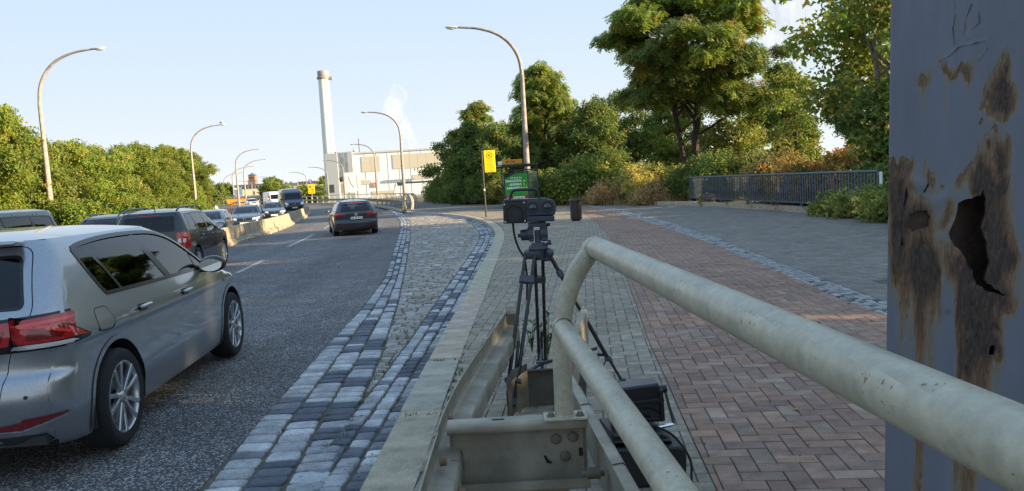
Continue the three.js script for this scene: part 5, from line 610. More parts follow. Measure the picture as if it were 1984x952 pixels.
  const hoodTop = Math.min(fw[0][1], fw[1][1]) - 0.02;
  part(g, 'front_panel', sheet(F.front, bridge(face(F.front, F.fz, yB, yE, 40), fw), s, { cell: lo ? 0.2 : 0.12, celly: lo ? 0.05 : 0.02 }), P);
  part(g, 'windscreen', sheet(F.front, fw, s, { off: -0.003, cell: 0.15, celly: 0.04 }), o.screen ?? gl); part(g, 'windscreen_trim', ringSheets(F.front, fw, 0.03, s, { off: 0.002 }), CM.trim);
  // ---- roof from the outline at its edge
  { const con = []; for (const [f, a, b, n] of [[(z) => F.rear(z, yE), -F.rz(yE), F.rz(yE), 12], [(x) => F.side(1)(x, yE), F.rs(yE), F.fs(yE), 26], [(z) => F.front(z, yE), F.fz(yE), -F.fz(yE), 12], [(x) => F.side(-1)(x, yE), F.fs(yE), F.rs(yE), 26]]) for (let i = 0; i < n; i++) con.push(f(lerp(a, b, i / n)));
    const N = con.length, K = 9, pos = [], idx = [], cx = (F.xr(yE) + F.xf(yE)) / 2 + (s.roofC ?? 0); for (let k = 0; k <= K; k++) { const t = 1 - k / K; for (const c of con) { const tt = Math.pow(t, 0.8); pos.push(c[2] * tt, yE + s.crown * (1 - Math.pow(tt, 2.3)), L / 2 - (cx + (c[0] - cx) * tt)); } }
    for (let k = 0; k < K; k++) for (let i = 0; i < N; i++) { const a = k * N + i, b = k * N + (i + 1) % N; idx.push(a, b, a + N, b, b + N, a + N); } const q = new THREE.BufferGeometry(); q.setAttribute('position', new THREE.Float32BufferAttribute(pos, 3)); q.setIndex(idx); q.computeVertexNormals(); if (q.attributes.normal.getY(N * 4) < 0) { q.setIndex(idx.map((_, i) => idx[i - (i % 3) + [0, 2, 1][i % 3]])); q.computeVertexNormals(); } part(g, 'roof', q, o.roofPaint ?? P); }
  // ---- wheels
  const W = wheelGeo(wr, s.tw ?? 0.22, lo ? 5 : s.spokes ?? 5, lo ? 'plain' : s.rim ?? 'plain');
  for (const ax of [a0, a1]) for (const sg of [1, -1]) { const w = new THREE.Group(); w.name = 'wheel'; w.position.set(sg * (s.track / 2), wr, zof(ax)); w.rotation.y = sg > 0 ? PI / 2 : -PI / 2; g.add(w); part(w, 'tyre', W.ty, CM.tyre); if (lo) { part(w, 'rim', [W.rm, ...W.sp, W.hub, W.back], CM.rimSilver); continue; } part(w, 'rim', [W.rm], s.rim === 'fine' ? CM.rimSilver : CM.rimSilver); part(w, 'rim_back', W.back, CM.rimDark); for (const q of s.rim === 'fine' ? W.sp : W.sp) part(w, 'spoke', q, CM.rimSilver); part(w, 'hub_cap', W.hub, CM.rimSilver); part(w, 'brake_disc', W.disc, CM.disc); }
  // ---- mirrors, handles, lights, plates
  const mx = s.mirror[0], my = s.mirror[1], mz = s.mirror[2] ?? 0.11, m0 = F.side(1)(mx, my)[2];
  for (const sg of [1, -1]) { const m = part(g, 'wing_mirror', [tr(new THREE.SphereGeometry(1, 18, 12).scale(mz, 0.075, 0.085), sg * (m0 + mz * 0.95), my + 0.05, zof(mx) - 0.02), bx(0.1, 0.03, 0.05, sg * (m0 + 0.03), my, zof(mx), 0.01)], s.mirrorMat ?? (o.mirrorPaint ? P : CM.trim)); part(m, 'mirror_glass', tr(new THREE.CircleGeometry(1, 24).scale(mz * 0.82, 0.055, 1), sg * (m0 + mz * 0.97), my + 0.048, zof(mx) + 0.066, 0, 0, 0), CM.mirror); }
  if (!lo) for (const [hx, hy] of s.handles ?? []) for (const sg of [1, -1]) { const c = F.side(sg), q = c(hx, hy); const d = (made.rear_door && hx < (cuts[1]?.[0][0] ?? 9) ? made.rear_door : made.front_door)?.[sg > 0 ? 0 : 1] ?? g; const h = part(d, 'handle', [tr(new THREE.CapsuleGeometry(0.017, 0.15, 6, 12), 0, 0, 0, PI / 2).scale(1, 0.9, 1).translate(q[2] + sg * 0.026, hy, zof(hx))], o.handleMat ?? P); part(d, 'handle_recess', sheet(c, roundPoly([[hx - 0.1, hy - 0.028], [hx + 0.055, hy - 0.034], [hx + 0.07, hy + 0.012], [hx - 0.08, hy + 0.02]], 0.03), s, { off: 0.0015, cell: 0.05 }), CM.trim); }
  for (const l of s.lights ?? []) { const charts = l.on === 'side' ? [[F.side(1), 1], [F.side(-1), 1]] : l.on === 'rear' ? [[F.rear, 1], [F.rear, -1]] : [[F.front, 1], [F.front, -1]]; charts.forEach(([c, k]) => part(g, l.name, sheet(c, k < 0 ? l.poly.map(([z, y]) => [-z, y]) : l.poly, s, { off: l.off ?? 0.006, cell: 0.05 }), l.m)); }
  for (const l of s.centre ?? []) part(g, l.name, sheet(l.on === 'rear' ? F.rear : F.front, l.poly, s, { off: l.off ?? 0.006, cell: 0.06 }), l.m);
  if (o.plate) { const pm = plateMat(o.plate), a = F.rear(0, s.plateY), q = new THREE.PlaneGeometry(0.52, 0.11).translate(0, s.plateY, zof(a[0]) + 0.03); part(g, 'number_plate', [q], pm, { uv: true }); part(g, 'plate_holder', bx(0.54, 0.13, 0.02, 0, s.plateY, zof(a[0]) + 0.016), CM.trim); }
  if (o.frontPlate) { const a = F.front(0, s.plateYF ?? 0.42); part(g, 'number_plate', new THREE.PlaneGeometry(0.52, 0.11).rotateY(PI).translate(0, s.plateYF ?? 0.42, zof(a[0]) - 0.03), CM.plate); }
  if (o.badge) { const [ch, y, r] = o.badge, a = (ch === 'rear' ? F.rear : F.front)(0, y), dz = ch === 'rear' ? 0.012 : -0.012, st = (p, q) => bar([...p, 0], [...q, 0], r * 0.16, r * 0.12, [0, 0, 1]); const b = [new THREE.TorusGeometry(r, r * 0.1, 8, 28), st([-r * 0.42, r * 0.82], [-0.02 * r, r * 0.16]), st([r * 0.42, r * 0.82], [0.02 * r, r * 0.16]), st([-r * 0.8, r * 0.35], [-r * 0.38, -r * 0.8]), st([r * 0.8, r * 0.35], [r * 0.38, -r * 0.8]), st([-r * 0.38, -r * 0.8], [0, -r * 0.02]), st([r * 0.38, -r * 0.8], [0, -r * 0.02])]; part(g, 'badge', b.map((q) => q.translate(0, y, zof(a[0]) + dz)), M.chrome); }
  if (s.railings) for (const sg of [1, -1]) { const [r0, r1, h] = s.railings, z = F.side(1)(lerp(r0, r1, 0.5), yE)[2] - 0.06; part(g, 'roof_rail', tube([[sg * z, yE + 0.03, zof(r0)], [sg * z, yE + h, zof(r0 + 0.22)], [sg * z, yE + h + 0.02, zof((r0 + r1) / 2)], [sg * z, yE + h, zof(r1 - 0.25)], [sg * z, yE + 0.02, zof(r1)]], 0.022, 40, 8), o.railMat ?? CM.trim); }
  if (s.antenna) part(g, 'antenna', rod([0, yE + s.crown - 0.02, zof(s.antenna)], [0, yE + s.crown + 0.16, zof(s.antenna - 0.1)], 0.012, 0.006, 8), CM.trim);
  // ---- seats and dashboard
  const sx = s.seatX ?? L * 0.5, seats = o.noSeats ? [] : [[sx, 0.36], [sx, -0.36], ...(s.rearSeats ? [[s.rearSeats, 0.36], [s.rearSeats, -0.36]] : [])];
  for (const [x, z] of seats) part(g, 'seat', [bx(0.48, 0.62, 0.14, z, belt(x) - 0.12, zof(x - 0.05), 0.05, 0.25), bx(0.26, 0.19, 0.1, z, belt(x) + 0.3, zof(x - 0.15), 0.045, 0.15), bx(0.48, 0.14, 0.46, z, belt(x) - 0.42, zof(x + 0.22), 0.05)], CM.seat);
  part(g, 'dashboard', bx(s.hw * 1.5, 0.2, 0.5, 0, bF - 0.12, zof(s.dash ?? L * 0.68), 0.06), CM.seat);
  return { g, F, s, zof, made };
}
// ---- body forms
const SPEC = {};
SPEC.hatch = () => ({ L: 4.255, hw: 0.895, wb: 2.637, ax: 0.79, r: 0.318, archR: 0.378, track: 1.58, tw: 0.215, yB: 0.2, yBR: 0.24, yE: 1.38, crown: 0.06, belt: [0.965, 0.94], beltF: 0.94, taper: 0.045,
  xr: [[0.15, 0.2], [0.22, 0.1], [0.3, 0.045], [0.4, 0.015], [0.5, 0.0], [0.6, 0.02], [0.66, 0.07], [0.74, 0.075], [0.86, 0.07], [0.96, 0.1], [1.05, 0.155], [1.2, 0.265], [1.32, 0.36], [1.375, 0.385], [1.45, 0.45]],
  xf: [[0.15, 4.12], [0.3, 4.22], [0.45, 4.255], [0.6, 4.235], [0.7, 4.15], [0.78, 3.98], [0.86, 3.66], [0.92, 3.36], [0.96, 3.15], [1.0, 3.06], [1.15, 2.77], [1.3, 2.42], [1.375, 2.2], [1.45, 1.9]],
  w: [[0.15, 0.83], [0.22, 0.86], [0.3, 0.876], [0.42, 0.89], [0.55, 0.886], [0.7, 0.884], [0.77, 0.889], [0.795, 0.899], [0.81, 0.897], [0.87, 0.878], [0.94, 0.854], [1.05, 0.815], [1.2, 0.757], [1.32, 0.698], [1.375, 0.65], [1.45, 0.52]],
  rrx: [[0, 0.26], [0.6, 0.24], [1, 0.17], [1.4, 0.13]], rrz: [[0, 0.36], [0.6, 0.34], [1, 0.2], [1.4, 0.14]],
  dlo: [...dense([[0.84, 0.985], [1.8, 0.965], [2.88, 0.952]], 0.3), ...curve2([[2.88, 0.952], [2.5, 1.17], [2.24, 1.285], [1.96, 1.34], [1.56, 1.356], [1.15, 1.353], [0.82, 1.333], [0.7, 1.315]], 26), ...curve2([[0.675, 1.29], [0.7, 1.2], [0.77, 1.06], [0.82, 0.99]], 8)],
  divs: [[[1.12, 0.9], [0.8, 1.4], 0.03], [[1.98, 0.9], [1.56, 1.4], 0.085], [[2.58, 0.9], [2.54, 1.2], 0.03]],
  cuts: [[[0.94, 0.985], [1.29, 0.22]], [[1.97, 0.99], [1.99, 0.15]], [[2.93, 0.99], [2.97, 0.15]]], sill: 0.315, bumperLine: [[0, 0.79], [0.7, 0.66]],
  tail: roundPoly([[-0.53, 0.47], [0.53, 0.47], [0.575, 0.75], [0.7, 0.98], [0.6, 1.345], [-0.6, 1.345], [-0.7, 0.98], [-0.575, 0.75]], 0.06),
  rearWin: roundPoly([[-0.66, 1.0], [0.66, 1.0], [0.57, 1.3], [-0.57, 1.3]], 0.05), frontWin: roundPoly([[-0.68, 0.985], [0.68, 0.985], [0.52, 1.335], [-0.52, 1.335]], 0.06),
  mirror: [2.64, 0.94, 0.115], handles: [[1.24, 0.845], [2.1, 0.835]], plateY: 0.62, spokes: 5, rim: 'fine', seatX: 1.95, rearSeats: 1.05, dash: 2.85, antenna: 0.75,
  lights: [
    { on: 'side', name: 'tail_lamp_bezel', off: 0.003, m: CM.trim, poly: roundPoly([[0.1, 0.775], [0.43, 0.79], [0.45, 0.805], [0.12, 0.972], [0.08, 0.975]], 0.015) }, { on: 'side', name: 'tail_lamp', off: 0.008, m: CM.red, poly: roundPoly([[0.1, 0.815], [0.3, 0.82], [0.42, 0.805], [0.12, 0.955], [0.08, 0.96]], 0.012) }, { on: 'side', name: 'tail_lamp_bar', off: 0.012, m: CM.redBright, poly: roundPoly([[0.08, 0.905], [0.13, 0.9], [0.25, 0.845], [0.27, 0.855], [0.14, 0.918], [0.08, 0.928]], 0.006) }, { on: 'side', name: 'reversing_lens', off: 0.009, m: CM.lensWhite, poly: roundPoly([[0.1, 0.79], [0.3, 0.797], [0.26, 0.81], [0.1, 0.81]], 0.006) },
    { on: 'rear', name: 'tail_lamp_bezel', off: 0.003, m: CM.trim, poly: roundPoly([[0.3, 0.762], [0.84, 0.775], [0.84, 0.975], [0.32, 0.945]], 0.02) }, { on: 'rear', name: 'tail_lamp', off: 0.008, m: CM.red, poly: roundPoly([[0.61, 0.812], [0.86, 0.818], [0.86, 0.962], [0.65, 0.945]], 0.014) }, { on: 'rear', name: 'tail_lamp', off: 0.008, m: CM.red, poly: roundPoly([[0.315, 0.8], [0.585, 0.81], [0.62, 0.942], [0.33, 0.918]], 0.014) }, { on: 'rear', name: 'tail_lamp_inner', off: 0.0105, m: CM.redDark, poly: roundPoly([[0.67, 0.832], [0.83, 0.835], [0.83, 0.9], [0.69, 0.888]], 0.012) }, { on: 'rear', name: 'tail_lamp_inner', off: 0.0105, m: CM.redDark, poly: roundPoly([[0.37, 0.825], [0.55, 0.83], [0.57, 0.895], [0.4, 0.88]], 0.012) }, { on: 'rear', name: 'tail_lamp_bar', off: 0.012, m: CM.redBright, poly: roundPoly([[0.64, 0.902], [0.86, 0.92], [0.86, 0.94], [0.64, 0.922]], 0.006) }, { on: 'rear', name: 'reversing_lens', off: 0.009, m: CM.lensWhite, poly: roundPoly([[0.605, 0.784], [0.86, 0.79], [0.86, 0.808], [0.605, 0.802]], 0.006) },
    { on: 'rear', name: 'reflector', off: 0.005, m: CM.redDark, poly: roundPoly([[0.42, 0.345], [0.62, 0.34], [0.8, 0.395], [0.8, 0.405], [0.62, 0.385], [0.44, 0.36]], 0.006) }, { on: 'side', name: 'reflector', off: 0.005, m: CM.redDark, poly: roundPoly([[0.08, 0.365], [0.2, 0.402], [0.2, 0.41], [0.08, 0.402]], 0.004) }, { on: 'rear', name: 'chrome_strip', off: 0.006, m: M.chrome, poly: [[0.4, 0.338], [0.62, 0.328], [0.82, 0.385], [0.82, 0.393], [0.62, 0.338], [0.4, 0.346]] }, { on: 'rear', name: 'parking_sensor', off: 0.004, m: CM.trimMatt, poly: roundPoly([[0.655, 0.515], [0.675, 0.515], [0.675, 0.535], [0.655, 0.535]], 0.01) },
    { on: 'side', name: 'side_repeater', off: 0.004, m: CM.amber, poly: roundPoly([[3.18, 0.78], [3.24, 0.78], [3.24, 0.8], [3.18, 0.8]], 0.008) }, { on: 'front', name: 'headlight', off: 0.006, m: CM.headlight, poly: roundPoly([[0.4, 0.6], [0.78, 0.62], [0.8, 0.74], [0.44, 0.68]], 0.03) }, { on: 'rear', name: 'lower_valance', off: 0.003, m: CM.trimMatt, poly: [[0, 0.25], [0.74, 0.25], [0.72, 0.3], [0, 0.3]] }],
  centre: [{ on: 'front', name: 'grille', off: 0.006, m: CM.trim, poly: roundPoly([[-0.4, 0.6], [0.4, 0.6], [0.42, 0.67], [-0.42, 0.67]], 0.02) }, { on: 'front', name: 'air_intake', off: 0.005, m: CM.trimMatt, poly: roundPoly([[-0.6, 0.28], [0.6, 0.28], [0.55, 0.4], [-0.55, 0.4]], 0.03) }],
});
SPEC.suv = () => ({ L: 4.22, hw: 0.897, wb: 2.578, ax: 0.75, r: 0.342, archR: 0.4, track: 1.56, tw: 0.22, yB: 0.26, yBR: 0.3, yE: 1.55, crown: 0.085, belt: [1.08, 1.06], beltF: 1.06, taper: 0.04, bow: 0.04,
  xr: [[0.2, 0.14], [0.32, 0.05], [0.45, 0.0], [0.62, 0.0], [0.7, 0.05], [0.9, 0.06], [1.08, 0.08], [1.25, 0.13], [1.45, 0.21], [1.55, 0.27], [1.65, 0.36]],
  xf: [[0.2, 4.08], [0.4, 4.2], [0.6, 4.22], [0.75, 4.18], [0.88, 4.08], [0.96, 3.8], [1.02, 3.4], [1.07, 3.12], [1.12, 2.98], [1.3, 2.72], [1.48, 2.42], [1.55, 2.25], [1.65, 1.9]],
  w: [[0.2, 0.84], [0.3, 0.87], [0.45, 0.895], [0.65, 0.897], [0.85, 0.892], [0.95, 0.883], [1.06, 0.855], [1.2, 0.81], [1.35, 0.75], [1.48, 0.69], [1.55, 0.645], [1.65, 0.5]], rrx: [[0, 0.2], [1, 0.16], [1.6, 0.12]], rrz: [[0, 0.24], [1, 0.16], [1.6, 0.12]],
  dlo: [...dense([[0.42, 1.09], [1.6, 1.082], [2.98, 1.075]], 0.3), ...curve2([[2.98, 1.075], [2.62, 1.33], [2.38, 1.46], [2.1, 1.505], [1.5, 1.515], [0.9, 1.51], [0.56, 1.49]], 22), ...curve2([[0.52, 1.46], [0.46, 1.3], [0.43, 1.12]], 5)],
  divs: [[[1.12, 1.0], [1.02, 1.55], 0.09], [[1.96, 1.0], [1.84, 1.55], 0.1], [[2.66, 1.0], [2.62, 1.35], 0.03]], cuts: [[[0.98, 1.1], [1.22, 0.22]], [[1.98, 1.12], [1.98, 0.2]], [[2.96, 1.12], [2.99, 0.2]]], sill: 0.4, sillMat: CM.trimMatt, bumperLine: [[0, 0.66], [0.6, 0.6]],
  tail: roundPoly([[-0.6, 0.6], [0.6, 0.6], [0.62, 0.68], [0.6, 1.05], [0.58, 1.5], [-0.58, 1.5], [-0.6, 1.05], [-0.62, 0.68]], 0.05), rearWin: roundPoly([[-0.58, 1.1], [0.58, 1.1], [0.55, 1.46], [-0.55, 1.46]], 0.05), frontWin: roundPoly([[-0.68, 1.1], [0.68, 1.1], [0.56, 1.5], [-0.56, 1.5]], 0.06),
  mirror: [2.72, 1.06, 0.12], handles: [[1.22, 0.95], [2.12, 0.94]], plateY: 0.84, spokes: 7, seatX: 2.0, rearSeats: 1.15, dash: 2.85, railings: [0.35, 2.35, 0.09], antenna: 0.7,
  lights: [{ on: 'rear', name: 'tail_lamp', m: CM.red, off: 0.009, poly: roundPoly([[0.615, 0.7], [0.86, 0.7], [0.86, 1.08], [0.6, 1.08]], 0.03) }, { on: 'side', name: 'tail_lamp', m: CM.red, off: 0.009, poly: roundPoly([[0.08, 0.72], [0.2, 0.74], [0.3, 0.88], [0.24, 1.05], [0.08, 1.075]], 0.04) }, { on: 'rear', name: 'reversing_lens', off: 0.012, m: CM.lensWhite, poly: roundPoly([[0.63, 0.84], [0.8, 0.84], [0.8, 0.93], [0.63, 0.93]], 0.01) }, { on: 'rear', name: 'tail_lamp_bar', off: 0.012, m: CM.redBright, poly: roundPoly([[0.63, 0.96], [0.83, 0.96], [0.83, 1.05], [0.63, 1.05]], 0.01) }, { on: 'rear', name: 'reflector', m: CM.redDark, poly: [[0.5, 0.46], [0.78, 0.46], [0.78, 0.5], [0.5, 0.5]] }, { on: 'front', name: 'headlight', m: CM.headlight, poly: roundPoly([[0.45, 0.78], [0.78, 0.8], [0.8, 0.92], [0.45, 0.9]], 0.03) }, { on: 'side', name: 'side_moulding', off: 0.01, m: CM.trimMatt, poly: [[1.2, 0.58], [2.98, 0.58], [2.98, 0.62], [1.2, 0.62]] }],
  centre: [{ on: 'rear', name: 'brake_lamp', off: 0.006, m: CM.red, poly: [[-0.25, 1.475], [0.25, 1.475], [0.25, 1.492], [-0.25, 1.492]] }, { on: 'rear', name: 'lower_bumper', off: 0.006, m: CM.trimMatt, poly: [[-0.7, 0.31], [0.7, 0.31], [0.74, 0.44], [-0.74, 0.44]] }, { on: 'front', name: 'grille', m: CM.trim, poly: roundPoly([[-0.42, 0.74], [0.42, 0.74], [0.44, 0.9], [-0.44, 0.9]], 0.03) }, { on: 'front', name: 'air_intake', m: CM.trimMatt, poly: [[-0.6, 0.36], [0.6, 0.36], [0.55, 0.52], [-0.55, 0.52]] }],
});
SPEC.wagon = () => ({ L: 4.77, hw: 0.916, wb: 2.791, ax: 1.0, r: 0.335, archR: 0.38, track: 1.6, tw: 0.23, yB: 0.2, yBR: 0.25, yE: 1.385, crown: 0.085, belt: [0.99, 0.95], beltF: 0.95, taper: 0.045,
  xr: [[0.15, 0.2], [0.25, 0.08], [0.4, 0.02], [0.52, 0.0], [0.6, 0.02], [0.66, 0.06], [0.8, 0.055], [0.9, 0.05], [0.98, 0.1], [1.1, 0.22], [1.25, 0.4], [1.36, 0.52], [1.385, 0.55], [1.46, 0.68]],
  xf: [[0.15, 4.6], [0.3, 4.72], [0.45, 4.77], [0.6, 4.75], [0.7, 4.66], [0.8, 4.4], [0.87, 4.0], [0.92, 3.7], [0.96, 3.5], [1.0, 3.38], [1.15, 3.05], [1.3, 2.68], [1.385, 2.4], [1.46, 2.0]],
  w: [[0.15, 0.85], [0.25, 0.88], [0.4, 0.905], [0.55, 0.912], [0.75, 0.914], [0.83, 0.908], [0.9, 0.89], [0.97, 0.86], [1.1, 0.79], [1.25, 0.71], [1.34, 0.65], [1.385, 0.61], [1.46, 0.5]], rrx: [[0, 0.28], [1, 0.18], [1.4, 0.14]], rrz: [[0, 0.38], [0.7, 0.34], [1, 0.2], [1.4, 0.14]],
  dlo: [...dense([[0.58, 1.02], [1.6, 0.99], [3.22, 0.965]], 0.3), ...curve2([[3.22, 0.965], [2.8, 1.2], [2.55, 1.3], [2.2, 1.35], [1.6, 1.355], [1.0, 1.33], [0.72, 1.28]], 22), ...curve2([[0.69, 1.25], [0.62, 1.12], [0.57, 1.04]], 5)],
  divs: [[[1.36, 0.9], [1.12, 1.45], 0.08], [[2.3, 0.9], [2.0, 1.45], 0.09]], cuts: [[[1.28, 1.03], [1.54, 0.2]], [[2.28, 1.03], [2.28, 0.18]], [[3.26, 1.02], [3.28, 0.18]]], sill: 0.32, bumperLine: [[0, 0.7], [0.7, 0.64]],
  tail: roundPoly([[-0.56, 0.58], [0.56, 0.58], [0.62, 0.7], [0.61, 0.98], [0.56, 1.34], [-0.56, 1.34], [-0.61, 0.98], [-0.62, 0.7]], 0.06), rearWin: roundPoly([[-0.6, 0.985], [0.6, 0.985], [0.53, 1.29], [-0.53, 1.29]], 0.05), frontWin: roundPoly([[-0.7, 0.985], [0.7, 0.985], [0.54, 1.34], [-0.54, 1.34]], 0.06),
  mirror: [2.98, 0.95, 0.115], handles: [[1.6, 0.85], [2.5, 0.84]], plateY: 0.72, plateYF: 0.44, spokes: 5, seatX: 2.2, rearSeats: 1.25, dash: 3.1, railings: [0.8, 2.5, 0.05], antenna: 1.05,
  lights: [{ on: 'rear', name: 'tail_lamp', m: CM.red, off: 0.008, poly: roundPoly([[0.4, 0.83], [0.86, 0.82], [0.86, 0.945], [0.42, 0.93]], 0.02) }, { on: 'rear', name: 'tail_lamp_bar', m: CM.redBright, off: 0.012, poly: roundPoly([[0.6, 0.87], [0.86, 0.86], [0.86, 0.925], [0.6, 0.92]], 0.015) }, { on: 'side', name: 'tail_lamp', m: CM.red, off: 0.008, poly: roundPoly([[0.08, 0.82], [0.3, 0.85], [0.36, 0.9], [0.2, 0.94], [0.08, 0.945]], 0.02) }, { on: 'rear', name: 'reflector', m: CM.redDark, poly: [[0.46, 0.4], [0.76, 0.42], [0.76, 0.455], [0.46, 0.445]] }, { on: 'front', name: 'headlight', m: CM.headlight, poly: roundPoly([[0.42, 0.62], [0.8, 0.66], [0.84, 0.76], [0.45, 0.72]], 0.03) }, { on: 'rear', name: 'bumper_crease', off: 0.004, m: CM.trimMatt, poly: [[0, 0.3], [0.72, 0.3], [0.74, 0.35], [0, 0.35]] }],
  centre: [{ on: 'rear', name: 'brake_lamp', off: 0.005, m: CM.redBright, poly: [[-0.3, 1.305], [0.3, 1.305], [0.3, 1.335], [-0.3, 1.335]] }, { on: 'front', name: 'grille', m: CM.trim, poly: roundPoly([[-0.42, 0.6], [0.42, 0.6], [0.43, 0.72], [-0.43, 0.72]], 0.02) }, { on: 'front', name: 'air_intake', m: CM.trimMatt, poly: roundPoly([[-0.65, 0.28], [0.65, 0.28], [0.6, 0.4], [-0.6, 0.4]], 0.03) }],
});
SPEC.van = () => ({ L: 5.9, hw: 1.0, wb: 3.66, ax: 1.28, r: 0.35, archR: 0.41, track: 1.72, tw: 0.22, yB: 0.28, yE: 2.42, crown: 0.1, belt: [1.3, 1.28], beltF: 1.28, taper: 0.03, bow: 0.03,
  xr: [[0.2, 0.1], [0.5, 0.0], [1.2, 0.02], [2.2, 0.1], [2.42, 0.15], [2.5, 0.25]], xf: [[0.2, 5.75], [0.45, 5.88], [0.7, 5.9], [0.95, 5.85], [1.1, 5.7], [1.22, 5.45], [1.3, 5.3], [1.5, 5.1], [1.9, 4.78], [2.1, 4.55], [2.3, 4.1], [2.42, 3.8], [2.5, 3.4]], w: [[0.2, 0.95], [0.5, 0.99], [1.0, 1.0], [1.3, 0.99], [1.8, 0.95], [2.2, 0.9], [2.42, 0.84], [2.5, 0.7]], rrx: [[0, 0.12], [3, 0.12]], rrz: [[0, 0.14], [3, 0.14]], frx: [[0, 0.4], [1, 0.35], [1.4, 0.2], [2.5, 0.15]], frz: [[0, 0.35], [1, 0.35], [1.4, 0.2], [2.5, 0.15]],
  dlo: [...dense([[4.0, 1.32], [5.12, 1.32]], 0.3), ...curve2([[5.12, 1.32], [4.9, 1.6], [4.7, 1.86], [4.4, 1.96], [4.1, 1.98]], 8), [4.0, 1.95]], rearWin: null, frontWin: roundPoly([[-0.82, 1.36], [0.82, 1.36], [0.74, 2.02], [-0.74, 2.02]], 0.08), mirror: [4.85, 1.4, 0.16], plateYF: 0.55, seatX: 4.0, dash: 5.0,
  lights: [{ on: 'front', name: 'headlight', m: CM.headlight, poly: roundPoly([[0.6, 0.82], [0.88, 0.84], [0.9, 1.1], [0.62, 1.02]], 0.04) }, { on: 'rear', name: 'tail_lamp', m: CM.red, poly: [[0.82, 0.9], [0.95, 0.9], [0.95, 1.35], [0.82, 1.35]] }], centre: [{ on: 'front', name: 'grille', m: CM.trim, poly: roundPoly([[-0.5, 0.78], [0.5, 0.78], [0.55, 1.0], [-0.55, 1.0]], 0.04) }, { on: 'front', name: 'bumper', m: CM.trimMatt, poly: [[-0.8, 0.34], [0.8, 0.34], [0.8, 0.6], [-0.8, 0.6]] }],
});
SPEC.minibus = () => ({ ...SPEC.van(), L: 4.9, hw: 0.95, wb: 3.0, ax: 1.0, r: 0.335, yE: 1.85, crown: 0.1, belt: [1.1, 1.08], beltF: 1.08,
  xr: [[0.2, 0.1], [0.5, 0.0], [1.1, 0.03], [1.6, 0.12], [1.85, 0.2], [1.95, 0.3]], xf: [[0.2, 4.75], [0.45, 4.88], [0.7, 4.88], [0.85, 4.78], [0.98, 4.5], [1.08, 4.2], [1.2, 4.05], [1.6, 3.65], [1.8, 3.35], [1.85, 3.25], [1.95, 2.9]], w: [[0.2, 0.9], [0.5, 0.94], [0.9, 0.95], [1.1, 0.935], [1.5, 0.86], [1.75, 0.79], [1.85, 0.74], [1.95, 0.6]],
  dlo: [...dense([[0.3, 1.13], [2.2, 1.12], [4.1, 1.12]], 0.4), ...curve2([[4.1, 1.12], [3.8, 1.42], [3.5, 1.66], [3.1, 1.74], [2, 1.75], [0.7, 1.73], [0.44, 1.68]], 16), [0.36, 1.4]], divs: [[[1.45, 1], [1.4, 1.9], 0.1], [[2.75, 1], [2.65, 1.9], 0.12], [[3.5, 1.0], [3.5, 1.9], 0.05]], rearWin: roundPoly([[-0.7, 1.15], [0.7, 1.15], [0.62, 1.68], [-0.62, 1.68]], 0.06), frontWin: roundPoly([[-0.76, 1.14], [0.76, 1.14], [0.64, 1.76], [-0.64, 1.76]], 0.08), mirror: [3.7, 1.12, 0.14], plateYF: 0.5, seatX: 3.1, dash: 3.95,
  lights: [{ on: 'front', name: 'headlight', m: CM.headlight, poly: roundPoly([[0.5, 0.7], [0.8, 0.72], [0.82, 0.88], [0.52, 0.86]], 0.04) }, { on: 'rear', name: 'tail_lamp', m: CM.red, poly: [[0.76, 0.7], [0.9, 0.7], [0.9, 1.1], [0.76, 1.1]] }], centre: [{ on: 'front', name: 'grille', m: CM.trim, poly: [[-0.45, 0.68], [0.45, 0.68], [0.47, 0.86], [-0.47, 0.86]] }] });
const put = (x, z, a) => [x, roadY(x, z), z];
const silverFlake = tex(256, (u, v, i, j) => 0.7 + 0.16 * (hash(i, j, 77) - 0.5), { srgb: true });
